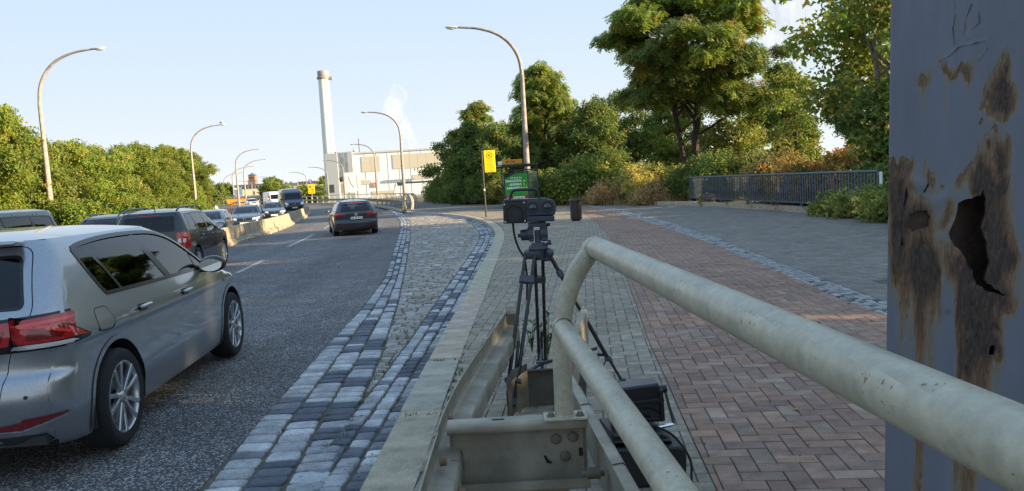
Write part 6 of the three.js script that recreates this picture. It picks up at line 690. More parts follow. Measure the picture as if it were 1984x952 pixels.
{ // nearest car: silver hatchback
  const a = 0.083, k = 1.1, ca = Math.cos(a), sa = Math.sin(a), ax = [-2.836 - 0.975 * ca, -5.39 + 0.975 * sa], c = [ax[0] - sa * 1.4713, 0, ax[1] - ca * 1.4713]; c[1] = roadY(c[0], c[2]) + 0.008;
  const paint = paintMat(0.42, 0.435, 0.46, { metal: 0.8, rough: 0.3, map: silverFlake });
  const car = buildCar(SPEC.hatch(), 'silver_hatchback', 'silver hatchback nearest the camera, seen from its right rear', 'car', c, a, 'cars heading away from the camera', { paint, cell: 0.05, handleMat: paint });
  const { g, F, s } = car; g.scale.setScalar(k); const wing = car.made.rear_wing[0];
  const flap = roundPoly([[0.56, 0.79], [0.74, 0.775], [0.79, 0.83], [0.74, 0.925], [0.58, 0.93]], 0.035); for (const sg of [1]) { part(wing, 'fuel_flap_gap', ringSheets(F.side(sg), insetPoly(flap, -0.003), 0.006, s, { off: 0.0012 }), CM.trimMatt); part(wing, 'fuel_flap', sheet(F.side(sg), flap, s, { off: 0.001, cell: 0.04 }), paint); }
  part(g, 'roof_spoiler', [bx(1.12, 0.03, 0.13, 0, 1.368, s.L / 2 - 0.4, 0.013, -0.08)], paint);
  [s.ax, s.ax + s.wb].forEach((ax) => [1, -1].forEach((sg) => { const o = [], t0 = -0.25; for (let k = 0; k < 26; k++) { const t = lerp(t0, PI - t0, k / 25), u = lerp(t0, PI - t0, (k + 1) / 25); const R0 = s.archR - 0.002, R1 = s.archR + 0.03; o.push(sheet(F.side(sg), [[ax + R0 * Math.cos(t), s.r + R0 * Math.sin(t)], [ax + R0 * Math.cos(u), s.r + R0 * Math.sin(u)], [ax + R1 * Math.cos(u), s.r + R1 * Math.sin(u)], [ax + R1 * Math.cos(t), s.r + R1 * Math.sin(t)]].filter((p) => p[1] > 0.21), s, { off: 0.006, cell: 0.4 })); } part(g, 'wheel_arch_lip', o.filter((q) => q.attributes.position.count > 2), paint); }));
  // lettering at the lower edge of the tailgate
  const b = F.rear(0.36, 0.6); part(g, 'model_lettering', [bx(0.014, 0.05, 0.006, 0.4, 0.592, s.L / 2 - b[0] + 0.01), bx(0.05, 0.01, 0.006, 0.355, 0.612, s.L / 2 - b[0] + 0.006), bx(0.05, 0.01, 0.006, 0.355, 0.592, s.L / 2 - b[0] + 0.004), bx(0.05, 0.01, 0.006, 0.355, 0.57, s.L / 2 - b[0] + 0.004), bx(0.08, 0.012, 0.006, 0.36, 0.535, s.L / 2 - b[0] + 0.002)], M.chrome);
}
{ const a = 0.13, p = [-7.78, 0, -20.6], h = 4.22 - 0.75 - 2.578 + 2.578 - 2.11; // black SUV ahead in the left lane
  const fr = [-7.86 - 0.86, -20.75]; const c = [fr[0] + Math.sin(a) * 1.2, 0, fr[1] + Math.cos(a) * 1.2]; c[1] = roadY(c[0], c[2]);
  buildCar(SPEC.suv(), 'black_suv', 'black high-roofed SUV with roof rails, in the left lane beside the barrier', 'car', c, a, 'cars heading away from the camera', { paint: paintMat(0.006, 0.007, 0.009), plate: 'DD CK 318', handleMat: undefined, badge: undefined }); }
{ const a = 0.28, c = [-6.2 - Math.sin(a) * 1.385, 0, -30.55 - Math.cos(a) * 1.385]; c[1] = roadY(c[0], c[2]);
  const pc = buildCar(SPEC.wagon(), 'grey_estate_car', 'dark grey estate car with red tail lamps ahead in the right lane', 'car', c, a, 'cars heading away from the camera', { paint: paintMat(0.03, 0.033, 0.038, { metal: 0.3 }), glass: CM.glassClear, roofPaint: paintMat(0.3, 0.31, 0.34, { metal: 0.5 }), plate: 'DD AB 4747', badge: ['rear', 0.87, 0.06] }); pc.g.scale.setScalar(0.95); }
// oncoming queue
const oncoming = [
  ['minibus', 'dark_blue_minibus', 'dark blue minibus at the left edge, seen over the silver roof', -12.55, -17.9, 0.1, [0.012, 0.016, 0.03], 'van'],
  ['suv', 'dark_oncoming_car', 'dark oncoming car half hidden to the left of the black SUV', -14.6, -27.6, 0.12, [0.014, 0.016, 0.022], 'car'],
  ['hatch', 'grey_hatchback', 'grey hatchback with a driver in sunglasses behind the barrier', -14.5, -37.0, 0.22, [0.16, 0.165, 0.17], 'car'],
  ['hatch', 'white_hatchback', 'white hatchback in the farther lane above the barrier', -19.6, -51.0, 0.27, [0.72, 0.72, 0.7], 'car'],
  ['wagon', 'dark_blue_estate', 'dark blue estate car with bright headlight at the barrier', -15.9, -46.5, 0.25, [0.02, 0.026, 0.045], 'car'],
  ['hatch', 'dark_hatchback', 'dark hatchback tucked between the two blue cars', -21.7, -63.5, 0.3, [0.02, 0.025, 0.035], 'car'],
  ['wagon', 'navy_saloon', 'navy car just before the dark delivery van', -18.95, -61.5, 0.33, [0.018, 0.022, 0.04], 'car'],
  ['van', 'dark_delivery_van', 'tall dark blue delivery van at the end of the barrier', -22.6, -79.5, 0.4, [0.02, 0.024, 0.045], 'van'],
  ['van', 'white_delivery_van', 'white high-roofed van behind the dark delivery van', -34.3, -112, 0.5, [0.72, 0.72, 0.7], 'van'],
  ['suv', 'white_pickup', 'small white car in the distant queue beside the box lorry', -45.5, -136, 0.5, [0.7, 0.7, 0.68], 'car'],
];
for (const [k, n, lb, x, z, a, c, cat] of oncoming) { const s = SPEC[k](); buildCar(s, n, lb, cat, [x, roadY(x, z), z], PI + a, 'oncoming vehicles in the queue', { paint: paintMat(...c), lo: true, glass: CM.glassDark, screen: CM.glassClear, frontPlate: true, badge: ['front', k === 'van' ? 0.9 : 0.66, 0.07], mirrorPaint: true }); }
{ // box lorry and a van far back in the queue
  const g = thing('box_lorry', 'white box lorry far back beside the white van', 'lorry', [-43.3, roadY(-44, -140), -140], PI + 0.5, 'oncoming vehicles in the queue');
  part(g, 'box', bx(2.4, 2.5, 5.2, 0, 2.2, 1.6, 0.04), M.white); part(g, 'cab', extrude([[0, 0.5], [1.9, 0.5], [1.9, 1.2], [1.55, 2.3], [0, 2.35]], 2.1, { bevel: 0.05 }).translate(0, 0, -1.05).rotateY(PI / 2).translate(0, 0, -1.1), M.white); part(g, 'windscreen', bx(1.8, 0.75, 0.03, 0, 1.8, -2.87, 0, -0.3), CM.trim); part(g, 'chassis', bx(1.6, 0.3, 6.4, 0, 0.75, 0.8), CM.trimMatt); for (const z of [-1.9, 2.6]) for (const x of [-1, 1]) part(g, 'wheel', rod([x * 0.85, 0.42, z], [x * 1.1, 0.42, z], 0.42, 0.42, 20), CM.tyre);
  g.scale.setScalar(0.72); const t = thing('orange_skip_container', 'orange container box far down the left road', 'container', [-66, -0.9, -186], 0.3); part(t, 'hull', extrude([[-1.6, 0.4], [1.6, 0.4], [2.3, 2.4], [-2.3, 2.4]], 2, { bevel: 0.05 }).translate(0, 0, -1), mat(0.55, 0.25, 0.04, 0.6)); part(t, 'rim', bx(4.8, 0.15, 2.2, 0, 2.42, 0), mat(0.4, 0.18, 0.03, 0.6)); part(t, 'feet', bx(2, 0.4, 1.6, 0, 0.2, 0), CM.trimMatt);
}
// ---------------------------------------------------------------- people, each one continuous body
function bodyGeo(bones, lo, hi, n) { // bones [a, b, ra, rb]; smooth union meshed on a grid
  const mc = new MarchingCubes(n, new THREE.MeshBasicMaterial(), false, false, 60000), size = Math.max(hi[0] - lo[0], hi[1] - lo[1], hi[2] - lo[2]) / 2 * 1.06, c = [0, 1, 2].map((i) => (lo[i] + hi[i]) / 2); mc.isolation = 0;
  for (let z = 0; z < n; z++) for (let y = 0; y < n; y++) for (let x = 0; x < n; x++) { const p = [x, y, z].map((v, i) => c[i] + (v / n * 2 - 1) * size); let d = 9; for (const [a, b, ra, rb] of bones) { const ba = [b[0] - a[0], b[1] - a[1], b[2] - a[2]], pa = [p[0] - a[0], p[1] - a[1], p[2] - a[2]], t = clamp((pa[0] * ba[0] + pa[1] * ba[1] + pa[2] * ba[2]) / (ba[0] ** 2 + ba[1] ** 2 + ba[2] ** 2 + 1e-9), 0, 1), e = Math.hypot(pa[0] - ba[0] * t, pa[1] - ba[1] * t, pa[2] - ba[2] * t) - lerp(ra, rb, t), k = 0.035, h = clamp(0.5 + 0.5 * (d - e) / k, 0, 1); d = lerp(d, e, h) - k * h * (1 - h); } mc.field[x + y * n + z * n * n] = -d; }
  mc.update(); const N = mc.count, g = new THREE.BufferGeometry(); g.setAttribute('position', new THREE.BufferAttribute(mc.positionArray.slice(0, N * 3).map((v, i) => v * size + c[i % 3]), 3)); g.setAttribute('normal', new THREE.BufferAttribute(mc.normalArray.slice(0, N * 3), 3)); return g;
}
const skin = mat(0.42, 0.24, 0.17, 0.6), hairM = mat(0.035, 0.022, 0.015, 0.8);
function bust(label, p, turn, shirt, shades) { // a driver, from the hips up, hands on the wheel
  const g = thing('person', label, 'person', p, turn, 'drivers in the oncoming queue'); const B = [[[0, 0, 0], [0, 0.42, 0.02], 0.15, 0.16], [[-0.17, 0.42, 0.02], [0.17, 0.42, 0.02], 0.07, 0.07], [[0, 0.44, 0.02], [0, 0.56, -0.01], 0.055, 0.05], [[0, 0.62, -0.02], [0, 0.7, 0], 0.082, 0.095], [[0, 0.6, -0.09], [0, 0.64, -0.1], 0.02, 0.016], [[-0.2, 0.4, 0], [-0.26, 0.16, -0.1], 0.052, 0.042], [[-0.26, 0.16, -0.1], [-0.15, 0.24, -0.36], 0.04, 0.03], [[0.2, 0.4, 0], [0.26, 0.16, -0.1], 0.052, 0.042], [[0.26, 0.16, -0.1], [0.15, 0.24, -0.36], 0.04, 0.03]];
  const geo = bodyGeo(B, [-0.4, -0.2, -0.5], [0.4, 0.85, 0.3], 44), P = geo.attributes.position, col = new Float32Array(P.count * 3); for (let i = 0; i < P.count; i++) { const y = P.getY(i), sk = y > 0.5 || P.getZ(i) < -0.27; const c = sk ? [0.42, 0.24, 0.17] : shirt; col.set(c, i * 3); } geo.setAttribute('color', new THREE.BufferAttribute(col, 3)); part(g, 'body', geo, mat(1, 1, 1, 0.7, { vertexColors: true }));
  part(g, 'hair', tr(new THREE.SphereGeometry(0.103, 18, 12, 0, 2 * PI, 0, 1.75), 0, 0.7, 0.012, 0.35), hairM); if (shades) part(g, 'sunglasses', bx(0.15, 0.042, 0.03, 0, 0.695, -0.088, 0.012), CM.trim);
}
bust('driver in sunglasses at the wheel of the grey hatchback', [-14.5 + 0.42, roadY(-15, -37) + 0.5, -36.9], PI + 0.22, [0.3, 0.3, 0.32], true); bust('driver of the dark blue estate behind its windscreen', [-15.9 + 0.44, roadY(-16.6, -46.5) + 0.5, -46.3], PI + 0.25, [0.35, 0.3, 0.26], false); bust('driver of the navy car before the van', [-18.95 + 0.42, roadY(-20, -61.5) + 0.5, -61.3], PI + 0.33, [0.4, 0.33, 0.3], false); bust('driver in the dark blue minibus at the left edge', [-12.55 + 0.45, roadY(-13.6, -17) + 0.72, -17.1], PI + 0.1, [0.2, 0.2, 0.25], false);
{ const g = thing('person', 'pedestrian in a white top on the left footway, far behind the grey hatchback', 'person', [-34.8, 0.0, -91], 0.4); g.position.y = roadY(-30, -91) + 0.1;
  const B = [[[0, 0.92, 0], [0, 1.38, 0], 0.13, 0.15], [[-0.15, 1.36, 0], [0.15, 1.36, 0], 0.07, 0.07], [[0, 1.4, 0], [0, 1.5, 0.01], 0.052, 0.05], [[0, 1.56, 0.01], [0, 1.64, 0], 0.08, 0.092], [[0, 1.55, 0.09], [0, 1.59, 0.095], 0.02, 0.015], [[-0.09, 0.9, 0], [-0.1, 0.5, 0.06], 0.1, 0.065], [[-0.1, 0.5, 0.06], [-0.11, 0.08, 0], 0.06, 0.042], [[-0.11, 0.06, -0.02], [-0.11, 0.04, 0.14], 0.042, 0.035], [[0.09, 0.9, 0], [0.1, 0.5, -0.03], 0.1, 0.065], [[0.1, 0.5, -0.03], [0.11, 0.08, -0.12], 0.06, 0.042], [[0.11, 0.06, -0.14], [0.11, 0.04, 0.02], 0.042, 0.035], [[-0.19, 1.35, 0], [-0.27, 1.08, -0.03], 0.05, 0.04], [[-0.27, 1.08, -0.03], [-0.16, 1.02, 0.18], 0.038, 0.03], [[0.19, 1.35, 0], [0.27, 1.08, -0.03], 0.05, 0.04], [[0.27, 1.08, -0.03], [0.16, 1.02, 0.18], 0.038, 0.03]];
  const geo = bodyGeo(B, [-0.4, -0.05, -0.4], [0.4, 1.8, 0.4], 60), P = geo.attributes.position, col = new Float32Array(P.count * 3); for (let i = 0; i < P.count; i++) { const y = P.getY(i), z = P.getZ(i), c = y > 1.46 || (z > 0.1 && y > 0.9 && y < 1.15) ? [0.42, 0.24, 0.17] : y > 0.93 ? [0.72, 0.7, 0.66] : y > 0.1 ? [0.05, 0.05, 0.07] : [0.1, 0.09, 0.08]; col.set(c, i * 3); } geo.setAttribute('color', new THREE.BufferAttribute(col, 3)); part(g, 'body', geo, mat(1, 1, 1, 0.75, { vertexColors: true })); part(g, 'hair', [tr(new THREE.SphereGeometry(0.108, 16, 12, 0, 2 * PI, 0, 1.9), 0, 1.64, -0.012, -0.35), tr(new THREE.SphereGeometry(1, 12, 10).scale(0.09, 0.15, 0.05), 0, 1.53, -0.07)], hairM); part(g, 'shoulder_bag', bx(0.3, 0.24, 0.1, 0.06, 1.05, 0.2, 0.03), CM.trimMatt); }
// ================================================================ TREES, BUSHES, GRASS
const leafMat = (r, g, b) => new THREE.MeshPhysicalMaterial({ color: lin(r, g, b), roughness: 0.75, transmission: 0.5, thickness: 0, side: THREE.DoubleSide, specularIntensity: 0.4 });
const LM = { locust: leafMat(1, 1, 1), broad: leafMat(1, 1, 1) };
function clump(n, len, wid, spread, seed, droop) { // n leaves round a twig
  const r = rng(seed), pos = [], idx = [];
  for (let i = 0; i < n; i++) { const c = V((r() - 0.5), (r() - 0.5) * 0.7, (r() - 0.5)).multiplyScalar(spread * 2), d = V(r() - 0.5, (r() - 0.5) * 0.9 - droop, r() - 0.5).normalize(), s = V(r() - 0.5, (r() - 0.5) * 0.6, r() - 0.5).cross(d).normalize(), L = len * (0.65 + 0.7 * r()), W = wid * (0.7 + 0.6 * r()), nn = d.clone().cross(s).multiplyScalar(W * 0.25), b = pos.length / 3;
    const m = c.clone().addScaledVector(d, L * 0.42); for (const p of [c, m.clone().addScaledVector(s, W / 2).add(nn), c.clone().addScaledVector(d, L).addScaledVector(nn, -0.6), m.clone().addScaledVector(s, -W / 2).add(nn)]) pos.push(p.x, p.y, p.z); idx.push(b, b + 1, b + 2, b, b + 2, b + 3); }
  const g = new THREE.BufferGeometry(); g.setAttribute('position', new THREE.Float32BufferAttribute(pos, 3)); g.setIndex(idx); const q = g.toNonIndexed(); q.computeVertexNormals(); return q;
}
function sprig(n, len, seed) { // feathered leaves: small leaflets in pairs along drooping stalks
  const r = rng(seed), pos = []; const tri = (...p) => p.forEach((v) => pos.push(v.x, v.y, v.z));
  for (let i = 0; i < n; i++) { const c = V(r() - 0.5, (r() - 0.5) * 0.6, r() - 0.5).multiplyScalar(0.5), d = V(r() - 0.5, (r() - 0.5) * 0.5 - 0.25, r() - 0.5).normalize(), s = V(0, 1, 0).cross(d).normalize(), up = d.clone().cross(s), L = len * (0.7 + 0.6 * r());
    for (let k = 0; k < 6; k++) { const t = (k + 0.7) / 6.2, b = c.clone().addScaledVector(d, L * t).addScaledVector(V(0, -1, 0), L * 0.3 * t * t); for (const sg of [-1, 1]) { const o = s.clone().multiplyScalar(sg).addScaledVector(up, (r() - 0.5) * 0.7).normalize(), e = b.clone().addScaledVector(o, L * 0.38).addScaledVector(V(0, -1, 0), L * 0.1), w = d.clone().multiplyScalar(L * 0.11), m = b.clone().lerp(e, 0.5); tri(b, m.clone().add(w), e); tri(b, e, m.clone().sub(w)); } } }
  const g = new THREE.BufferGeometry(); g.setAttribute('position', new THREE.Float32BufferAttribute(pos, 3)); g.computeVertexNormals(); return g;
}
const CL = { broad: [1, 2, 3].map((s) => clump(20, 0.165, 0.11, 0.27, 100 + s, 0.15)), big: [1, 2, 3].map((s) => clump(16, 0.2, 0.16, 0.36, 130 + s, 0.3)), bush: [1, 2, 3].map((s) => clump(22, 0.13, 0.07, 0.2, 160 + s, -0.1)), locust: [1, 2, 3].map((s) => sprig(8, 0.36, 190 + s)), far: [1, 2].map((s) => clump(10, 0.55, 0.4, 0.6, 220 + s, 0.1)) };
function crownOf(parent, name, puffs, kind, tint, density, r, scale = 1) { // puffs [x, y, z, rx, ry]
  const variant = Math.floor(r() * CL[kind].length); const lists = CL[kind].map(() => []), cols = CL[kind].map(() => []), m4 = new THREE.Matrix4(), q = new THREE.Quaternion(), e = new THREE.Euler();
  for (const [x, y, z, rx, ry, tone] of puffs) { const n = Math.round(density * rx * rx * (0.6 + ry / rx)); const tn = (tone ?? 1) * (0.8 + 0.4 * r());
    for (let i = 0; i < n; i++) { const a = r() * 2 * PI, u = r() * 2 - 1, k = Math.pow(0.12 + 0.88 * r(), 0.45) * (0.86 + 0.3 * r()), h = Math.sqrt(1 - u * u); const p = V(x + Math.cos(a) * h * k * rx, y + u * k * ry * (u < 0 ? 0.75 : 1), z + Math.sin(a) * h * k * rx); if (p.y < 0.05) continue; const v = variant, s = scale * (0.7 + 0.65 * r()); q.setFromEuler(e.set((r() - 0.5) * 0.9, r() * 6.28, (r() - 0.5) * 0.9)); lists[v].push(m4.compose(p, q, V(s, s, s)).clone()); const w = r(), b = tn * (0.72 + 0.56 * r()); const c = tint[w < 0.62 ? 0 : w < 0.9 ? 1 : 2]; cols[v].push([c[0] * b, c[1] * b, c[2] * b]); } }
  const C = new THREE.Color(), GAIN = 2.4; lists.forEach((L, v) => { if (!L.length) return; const im = new THREE.InstancedMesh(CL[kind][v], LM.broad, L.length); im.name = name; im.castShadow = im.receiveShadow = true; im.userData.kind = 'stuff'; L.forEach((m, i) => { im.setMatrixAt(i, m); im.setColorAt(i, C.setRGB(...cols[v][i].map((t) => t * GAIN))); }); parent.add(im); });
}
function tree(name, label, x, z, o) { // o: h, rx, y0 (crown foot), n puffs, kind, tint, density, stems
  const g = thing(name, label, o.cat ?? 'tree', [x, o.gy ?? 0.05, z], 0, o.group), r = rng(o.seed), puffs = [], H = o.h, y0 = o.y0, rx = o.rx, rz = o.rz ?? rx, wood = [];
  const stems = o.stems ?? [[0, 0, 0.22]]; // [lean x, lean z, radius]
  for (let i = 0; i < o.n; i++) { const t = (i + 0.5) / o.n, a = i * 2.399963 + r() * 0.9, yy = lerp(y0, H, Math.pow(t, o.pow ?? 0.9)), u = (yy - y0) / (H - y0), env = o.shape ? pl(o.shape, u) : Math.sqrt(Math.max(0.05, 1 - Math.pow(2 * u - 0.85, 2) * 0.75)), q = Math.sqrt(0.1 + 0.9 * r()) * env; const pr = (o.pr ?? 1.15) * (0.7 + 0.6 * r()) * (1.12 - 0.4 * u); puffs.push([Math.cos(a) * Math.max(0, rx - pr * 0.6) * q, yy - pr * 0.35, Math.sin(a) * Math.max(0, rz - pr * 0.6) * q, pr, pr * (o.flat ?? 0.62), 1 + (o.topTone ?? 0) * (u - 0.5)]); }
  for (const p of o.extra ?? []) puffs.push(p);
  const fork = o.fork ?? y0 + (H - y0) * 0.15;
  stems.forEach(([lx, lz, rad], k) => { const top = V(lx * 1.3, lerp(fork, H, 0.62), lz * 1.3), mid = V(lx * 0.55, fork * 0.55, lz * 0.55), fk = V(lx, fork, lz); wood.push(taper([V(k * rad * 1.2 - (stems.length - 1) * rad * 0.6, -0.3, 0), mid, fk, top], rad, rad * 0.35, 9, 12)); });
  const limbs = []; for (const p of puffs) { const k = Math.floor(r() * stems.length), [lx, lz, rad] = stems[k], hy = clamp(p[1] - 0.9 - r() * 1.6, Math.min(fork * 0.6, p[1]), lerp(fork, H, 0.6)), f = clamp(hy / fork, 0, 1.3), s = V(lx * f, hy, lz * f), e = V(p[0], p[1], p[2]), m = s.clone().lerp(e, 0.55).add(V((r() - 0.5) * 0.6, 0.25 + r() * 0.35, (r() - 0.5) * 0.6)); limbs.push(taper([s, m, e], rad * 0.34, 0.018, 5, 6)); for (let b = 0; b < 3; b++) { const d = V(r() - 0.5, (r() - 0.3) * 0.6, r() - 0.5).normalize().multiplyScalar(p[3] * 0.85); limbs.push(taper([m.clone().lerp(e, 0.6), e.clone().addScaledVector(d, 0.5).add(V(0, 0.1, 0)), e.clone().add(d)], 0.022, 0.007, 4, 3)); } }
  part(g, 'trunk', wood, o.bark ?? M.bark); part(g, 'branches', limbs, o.bark ?? M.bark); crownOf(g, 'crown', puffs, o.kind, o.tint, o.density, r, o.scale ?? 1); return g;
}
const GR = { maple: [[0.085, 0.115, 0.018], [0.12, 0.135, 0.022], [0.16, 0.14, 0.03]], left: [[0.078, 0.11, 0.013], [0.115, 0.138, 0.017], [0.15, 0.138, 0.022]], locust: [[0.085, 0.12, 0.018], [0.125, 0.145, 0.022], [0.155, 0.125, 0.03]], dark: [[0.065, 0.095, 0.02], [0.09, 0.115, 0.022], [0.14, 0.13, 0.03]], plane: [[0.09, 0.125, 0.022], [0.16, 0.17, 0.03], [0.22, 0.17, 0.03]], bush: [[0.1, 0.125, 0.028], [0.18, 0.175, 0.04], [0.25, 0.2, 0.05]], dry: [[0.24, 0.165, 0.075], [0.29, 0.2, 0.09], [0.17, 0.14, 0.05]], gold: [[0.2, 0.19, 0.05], [0.26, 0.22, 0.06], [0.14, 0.15, 0.035]], rust: [[0.12, 0.1, 0.03], [0.22, 0.12, 0.03], [0.09, 0.1, 0.03]] };
// left bank
const LB = [[-30.2, -43.5, 10.0, 'tallest leafy tree at the left edge of the picture'], [-32.5, -51, 8.2, 'yellow-green tree just right of the nearest left lamp'], [-35, -58, 8.5, 'broad bright tree left of the middle of the left bank'], [-36, -65.5, 8.0, 'bright tree at the middle of the left bank'], [-38.5, -73, 8.8, 'rounded tree right of the middle of the left bank'], [-40, -81, 9.3, 'darker tree left of the gull lamp'], [-42, -89.5, 10.2, 'tall tree touching the gull lamp pole'], [-45.5, -98, 10.6, 'leafy tree just left of the gull lamp pole'], [-38, -50, 8.5, 'yellow-green tree behind the nearest left lamp'], [-47, -108, 11.2, 'leafy tree right of the gull lamp pole'], [-48.2, -117, 11, 'last tree of the left bank, over the brick house']];
LB.forEach(([x, z, h, lb], i) => tree('leafy_tree', lb, x, z, { h: h * 0.93, rx: 3.9 + (i % 3) * 0.35, y0: 1.2, n: 26, pr: 1.5, flat: 0.85, kind: 'broad', tint: i % 3 === 1 ? GR.maple : GR.left, density: 44, seed: 500 + i, gy: -1.0, group: 'trees of the left bank', shape: [[0, 0.9], [0.5, 1], [0.8, 0.85], [1, 0.4]], stems: [[0.3, 0.2, 0.2]], scale: 1.05 }));
function bush(label, x, z, rx, h, tint, kind, seed, o = {}) { const g = thing(o.name ?? 'bush', label, o.cat ?? 'bush', [x, o.gy ?? 0.12, z], 0, o.group), r = rng(seed), puffs = [], n = o.n ?? 9; for (let i = 0; i < n; i++) { const a = i * 2.4 + r(), q = Math.sqrt(r()) * 0.75, pr = Math.min(h * 0.5, rx * 0.5) * (0.7 + 0.55 * r()); puffs.push([Math.cos(a) * rx * q, lerp(pr * 0.5, h - pr * 0.8, Math.pow(r(), 1.1) * (1 - q * 0.45)), Math.sin(a) * (o.rz ?? rx) * q, pr, pr * 0.9]); } const st = []; for (const p of puffs) st.push(taper([[p[0] * 0.2, 0, p[2] * 0.2], [p[0] * 0.6, p[1] * 0.6, p[2] * 0.6], [p[0], p[1], p[2]]], 0.03, 0.01, 4, 4)); part(g, 'stems', st, M.bark); crownOf(g, 'foliage', puffs, kind, tint, o.density ?? 70, r, o.scale ?? 1); return g; }
LB.slice(1, 9).forEach(([x, z], i) => bush(['pale green bush under the nearest left lamp', 'bright bush low on the left bank above the van roof', 'low leafy bush behind the cream railing', 'leafy bush above the black SUV roof', 'tangled bush right of the SUV antenna', 'pale willowy bush left of the gull lamp', 'willowy pale bush at the gull lamp foot', 'low bush beside the brick house'][i], x + 4.6, z + 2, 2.6, 3.1, GR.left, 'broad', 560 + i, { gy: -0.7, n: 10, density: 46, group: 'bushes of the left bank' }));
// right side: dense growth behind the pavement
tree('locust_tree', 'big locust tree with two dark leaning stems behind the fence', 10.6, -44.5, { h: 13.4, rx: 5.6, y0: 6.0, n: 46, pr: 1.3, flat: 0.55, kind: 'locust', tint: GR.locust, density: 42, seed: 601, topTone: 0.3, fork: 5.6, stems: [[-0.9, 0.1, 0.19], [0.5, 0.2, 0.26]], shape: [[0, 0.75], [0.25, 1], [0.55, 0.86], [0.8, 0.58], [1, 0.22]], extra: [[5.2, 7.2, 0.5, 0.7, 0.35], [5.9, 6.1, 0.4, 0.55, 0.3], [5.6, 8.4, -0.3, 0.6, 0.35]] });
tree('locust_tree', 'feathery locust tree with open top behind the bus shelter', 3.0, -62, { h: 10.9, rx: 4.2, y0: 1.6, n: 38, pr: 1.2, flat: 0.6, kind: 'locust', tint: GR.locust, density: 40, seed: 602, topTone: 0.5, fork: 5.5, stems: [[0.2, 0, 0.2], [-0.8, 0.2, 0.13]], shape: [[0, 0.9], [0.4, 1], [0.7, 0.65], [1, 0.3]] });
tree('locust_tree', 'slender yellowish locust tree left of the whip lamp by the shelter', -2.6, -70, { h: 9.0, rx: 2.6, y0: 1.4, n: 22, pr: 1.0, flat: 0.6, kind: 'locust', tint: GR.locust, density: 52, seed: 603, topTone: 0.4, fork: 4, shape: [[0, 0.9], [0.5, 1], [1, 0.35]] });
tree('dense_tree', 'dark round-leaved tree at the left end of the right growth', -4.6, -74, { h: 6.8, rx: 3.3, y0: 0.6, n: 22, pr: 1.1, kind: 'big', tint: GR.dark, density: 46, seed: 604, fork: 1.6 });
tree('dense_tree', 'dark tree between the slender locust and the left end', -2.6, -66, { h: 6.9, rx: 2.9, y0: 0.5, n: 20, pr: 1.1, kind: 'big', tint: GR.dark, density: 46, seed: 605, fork: 1.6 });
tree('dense_tree', 'leafy tree directly behind the yellow bus stop plate', -0.8, -58.5, { h: 6.2, rx: 2.5, y0: 0.5, n: 18, pr: 1.05, kind: 'broad', tint: GR.dark, density: 50, seed: 606, fork: 1.6 });
tree('dense_tree', 'dark leafy tree filling the gap between the two larger locusts', 6.4, -58, { h: 7.2, rx: 2.8, y0: 0.6, n: 22, pr: 1.1, kind: 'broad', tint: GR.dark, density: 50, seed: 607, fork: 1.8 });
tree('plane_tree', 'tall plane tree with broad sunlit leaves beside the rusty pillar', 13.6, -27.0, { h: 12.4, rx: 4.0, y0: 4.0, n: 34, pr: 1.1, flat: 0.6, kind: 'big', tint: GR.plane, density: 20, seed: 608, fork: 4.5, topTone: 0.2, stems: [[0.2, 0, 0.22], [-0.7, 0.3, 0.13]], shape: [[0, 0.7], [0.3, 1], [0.7, 0.85], [1, 0.4]], bark: mat(0.2, 0.18, 0.14, 0.9, { map: T.soft, tile: 0.6 }) });
tree('young_tree', 'smaller tree with thin twigs between the locust and the plane', 15.4, -42, { h: 7.0, rx: 2.2, y0: 2.6, n: 11, pr: 0.85, flat: 0.6, kind: 'broad', tint: GR.locust, density: 30, seed: 609, fork: 2.4, stems: [[0.3, 0.1, 0.11]] });
tree('young_tree', 'leafy tree low beside the pillar behind the fence end', 12.6, -24.6, { h: 4.4, rx: 1.9, y0: 0.8, n: 14, pr: 1.0, kind: 'broad', tint: GR.dark, density: 44, seed: 610, fork: 1.8 });
tree('young_tree', 'sunlit young tree behind the middle of the fence', 14.2, -47, { h: 5.0, rx: 2.6, y0: 0.6, n: 14, pr: 1.0, kind: 'broad', tint: GR.bush, density: 44, seed: 611, fork: 1.8 });
[[9.6, -67, 9.2, 'green tree filling the gap left of the big locust'], [13.5, -63, 8.6, 'green tree behind the stems of the big locust'], [4.4, -76, 9.0, 'tall leafy tree behind the feathery locust'], [21.5, -60, 9.5, 'leafy tree behind the gap between locust and plane'], [27, -56, 10.5, 'leafy tree far behind the plane'], [-0.4, -80, 8.2, 'leafy tree behind the slender locust']].forEach(([x, z, h, lb], i) => tree('dense_tree', lb, x, z, { h, rx: 3.4, y0: 0.6, n: 24, pr: 1.3, flat: 0.75, kind: 'broad', tint: i % 2 ? GR.locust : GR.dark, density: 44, seed: 620 + i, fork: 2, gy: -0.4 }));
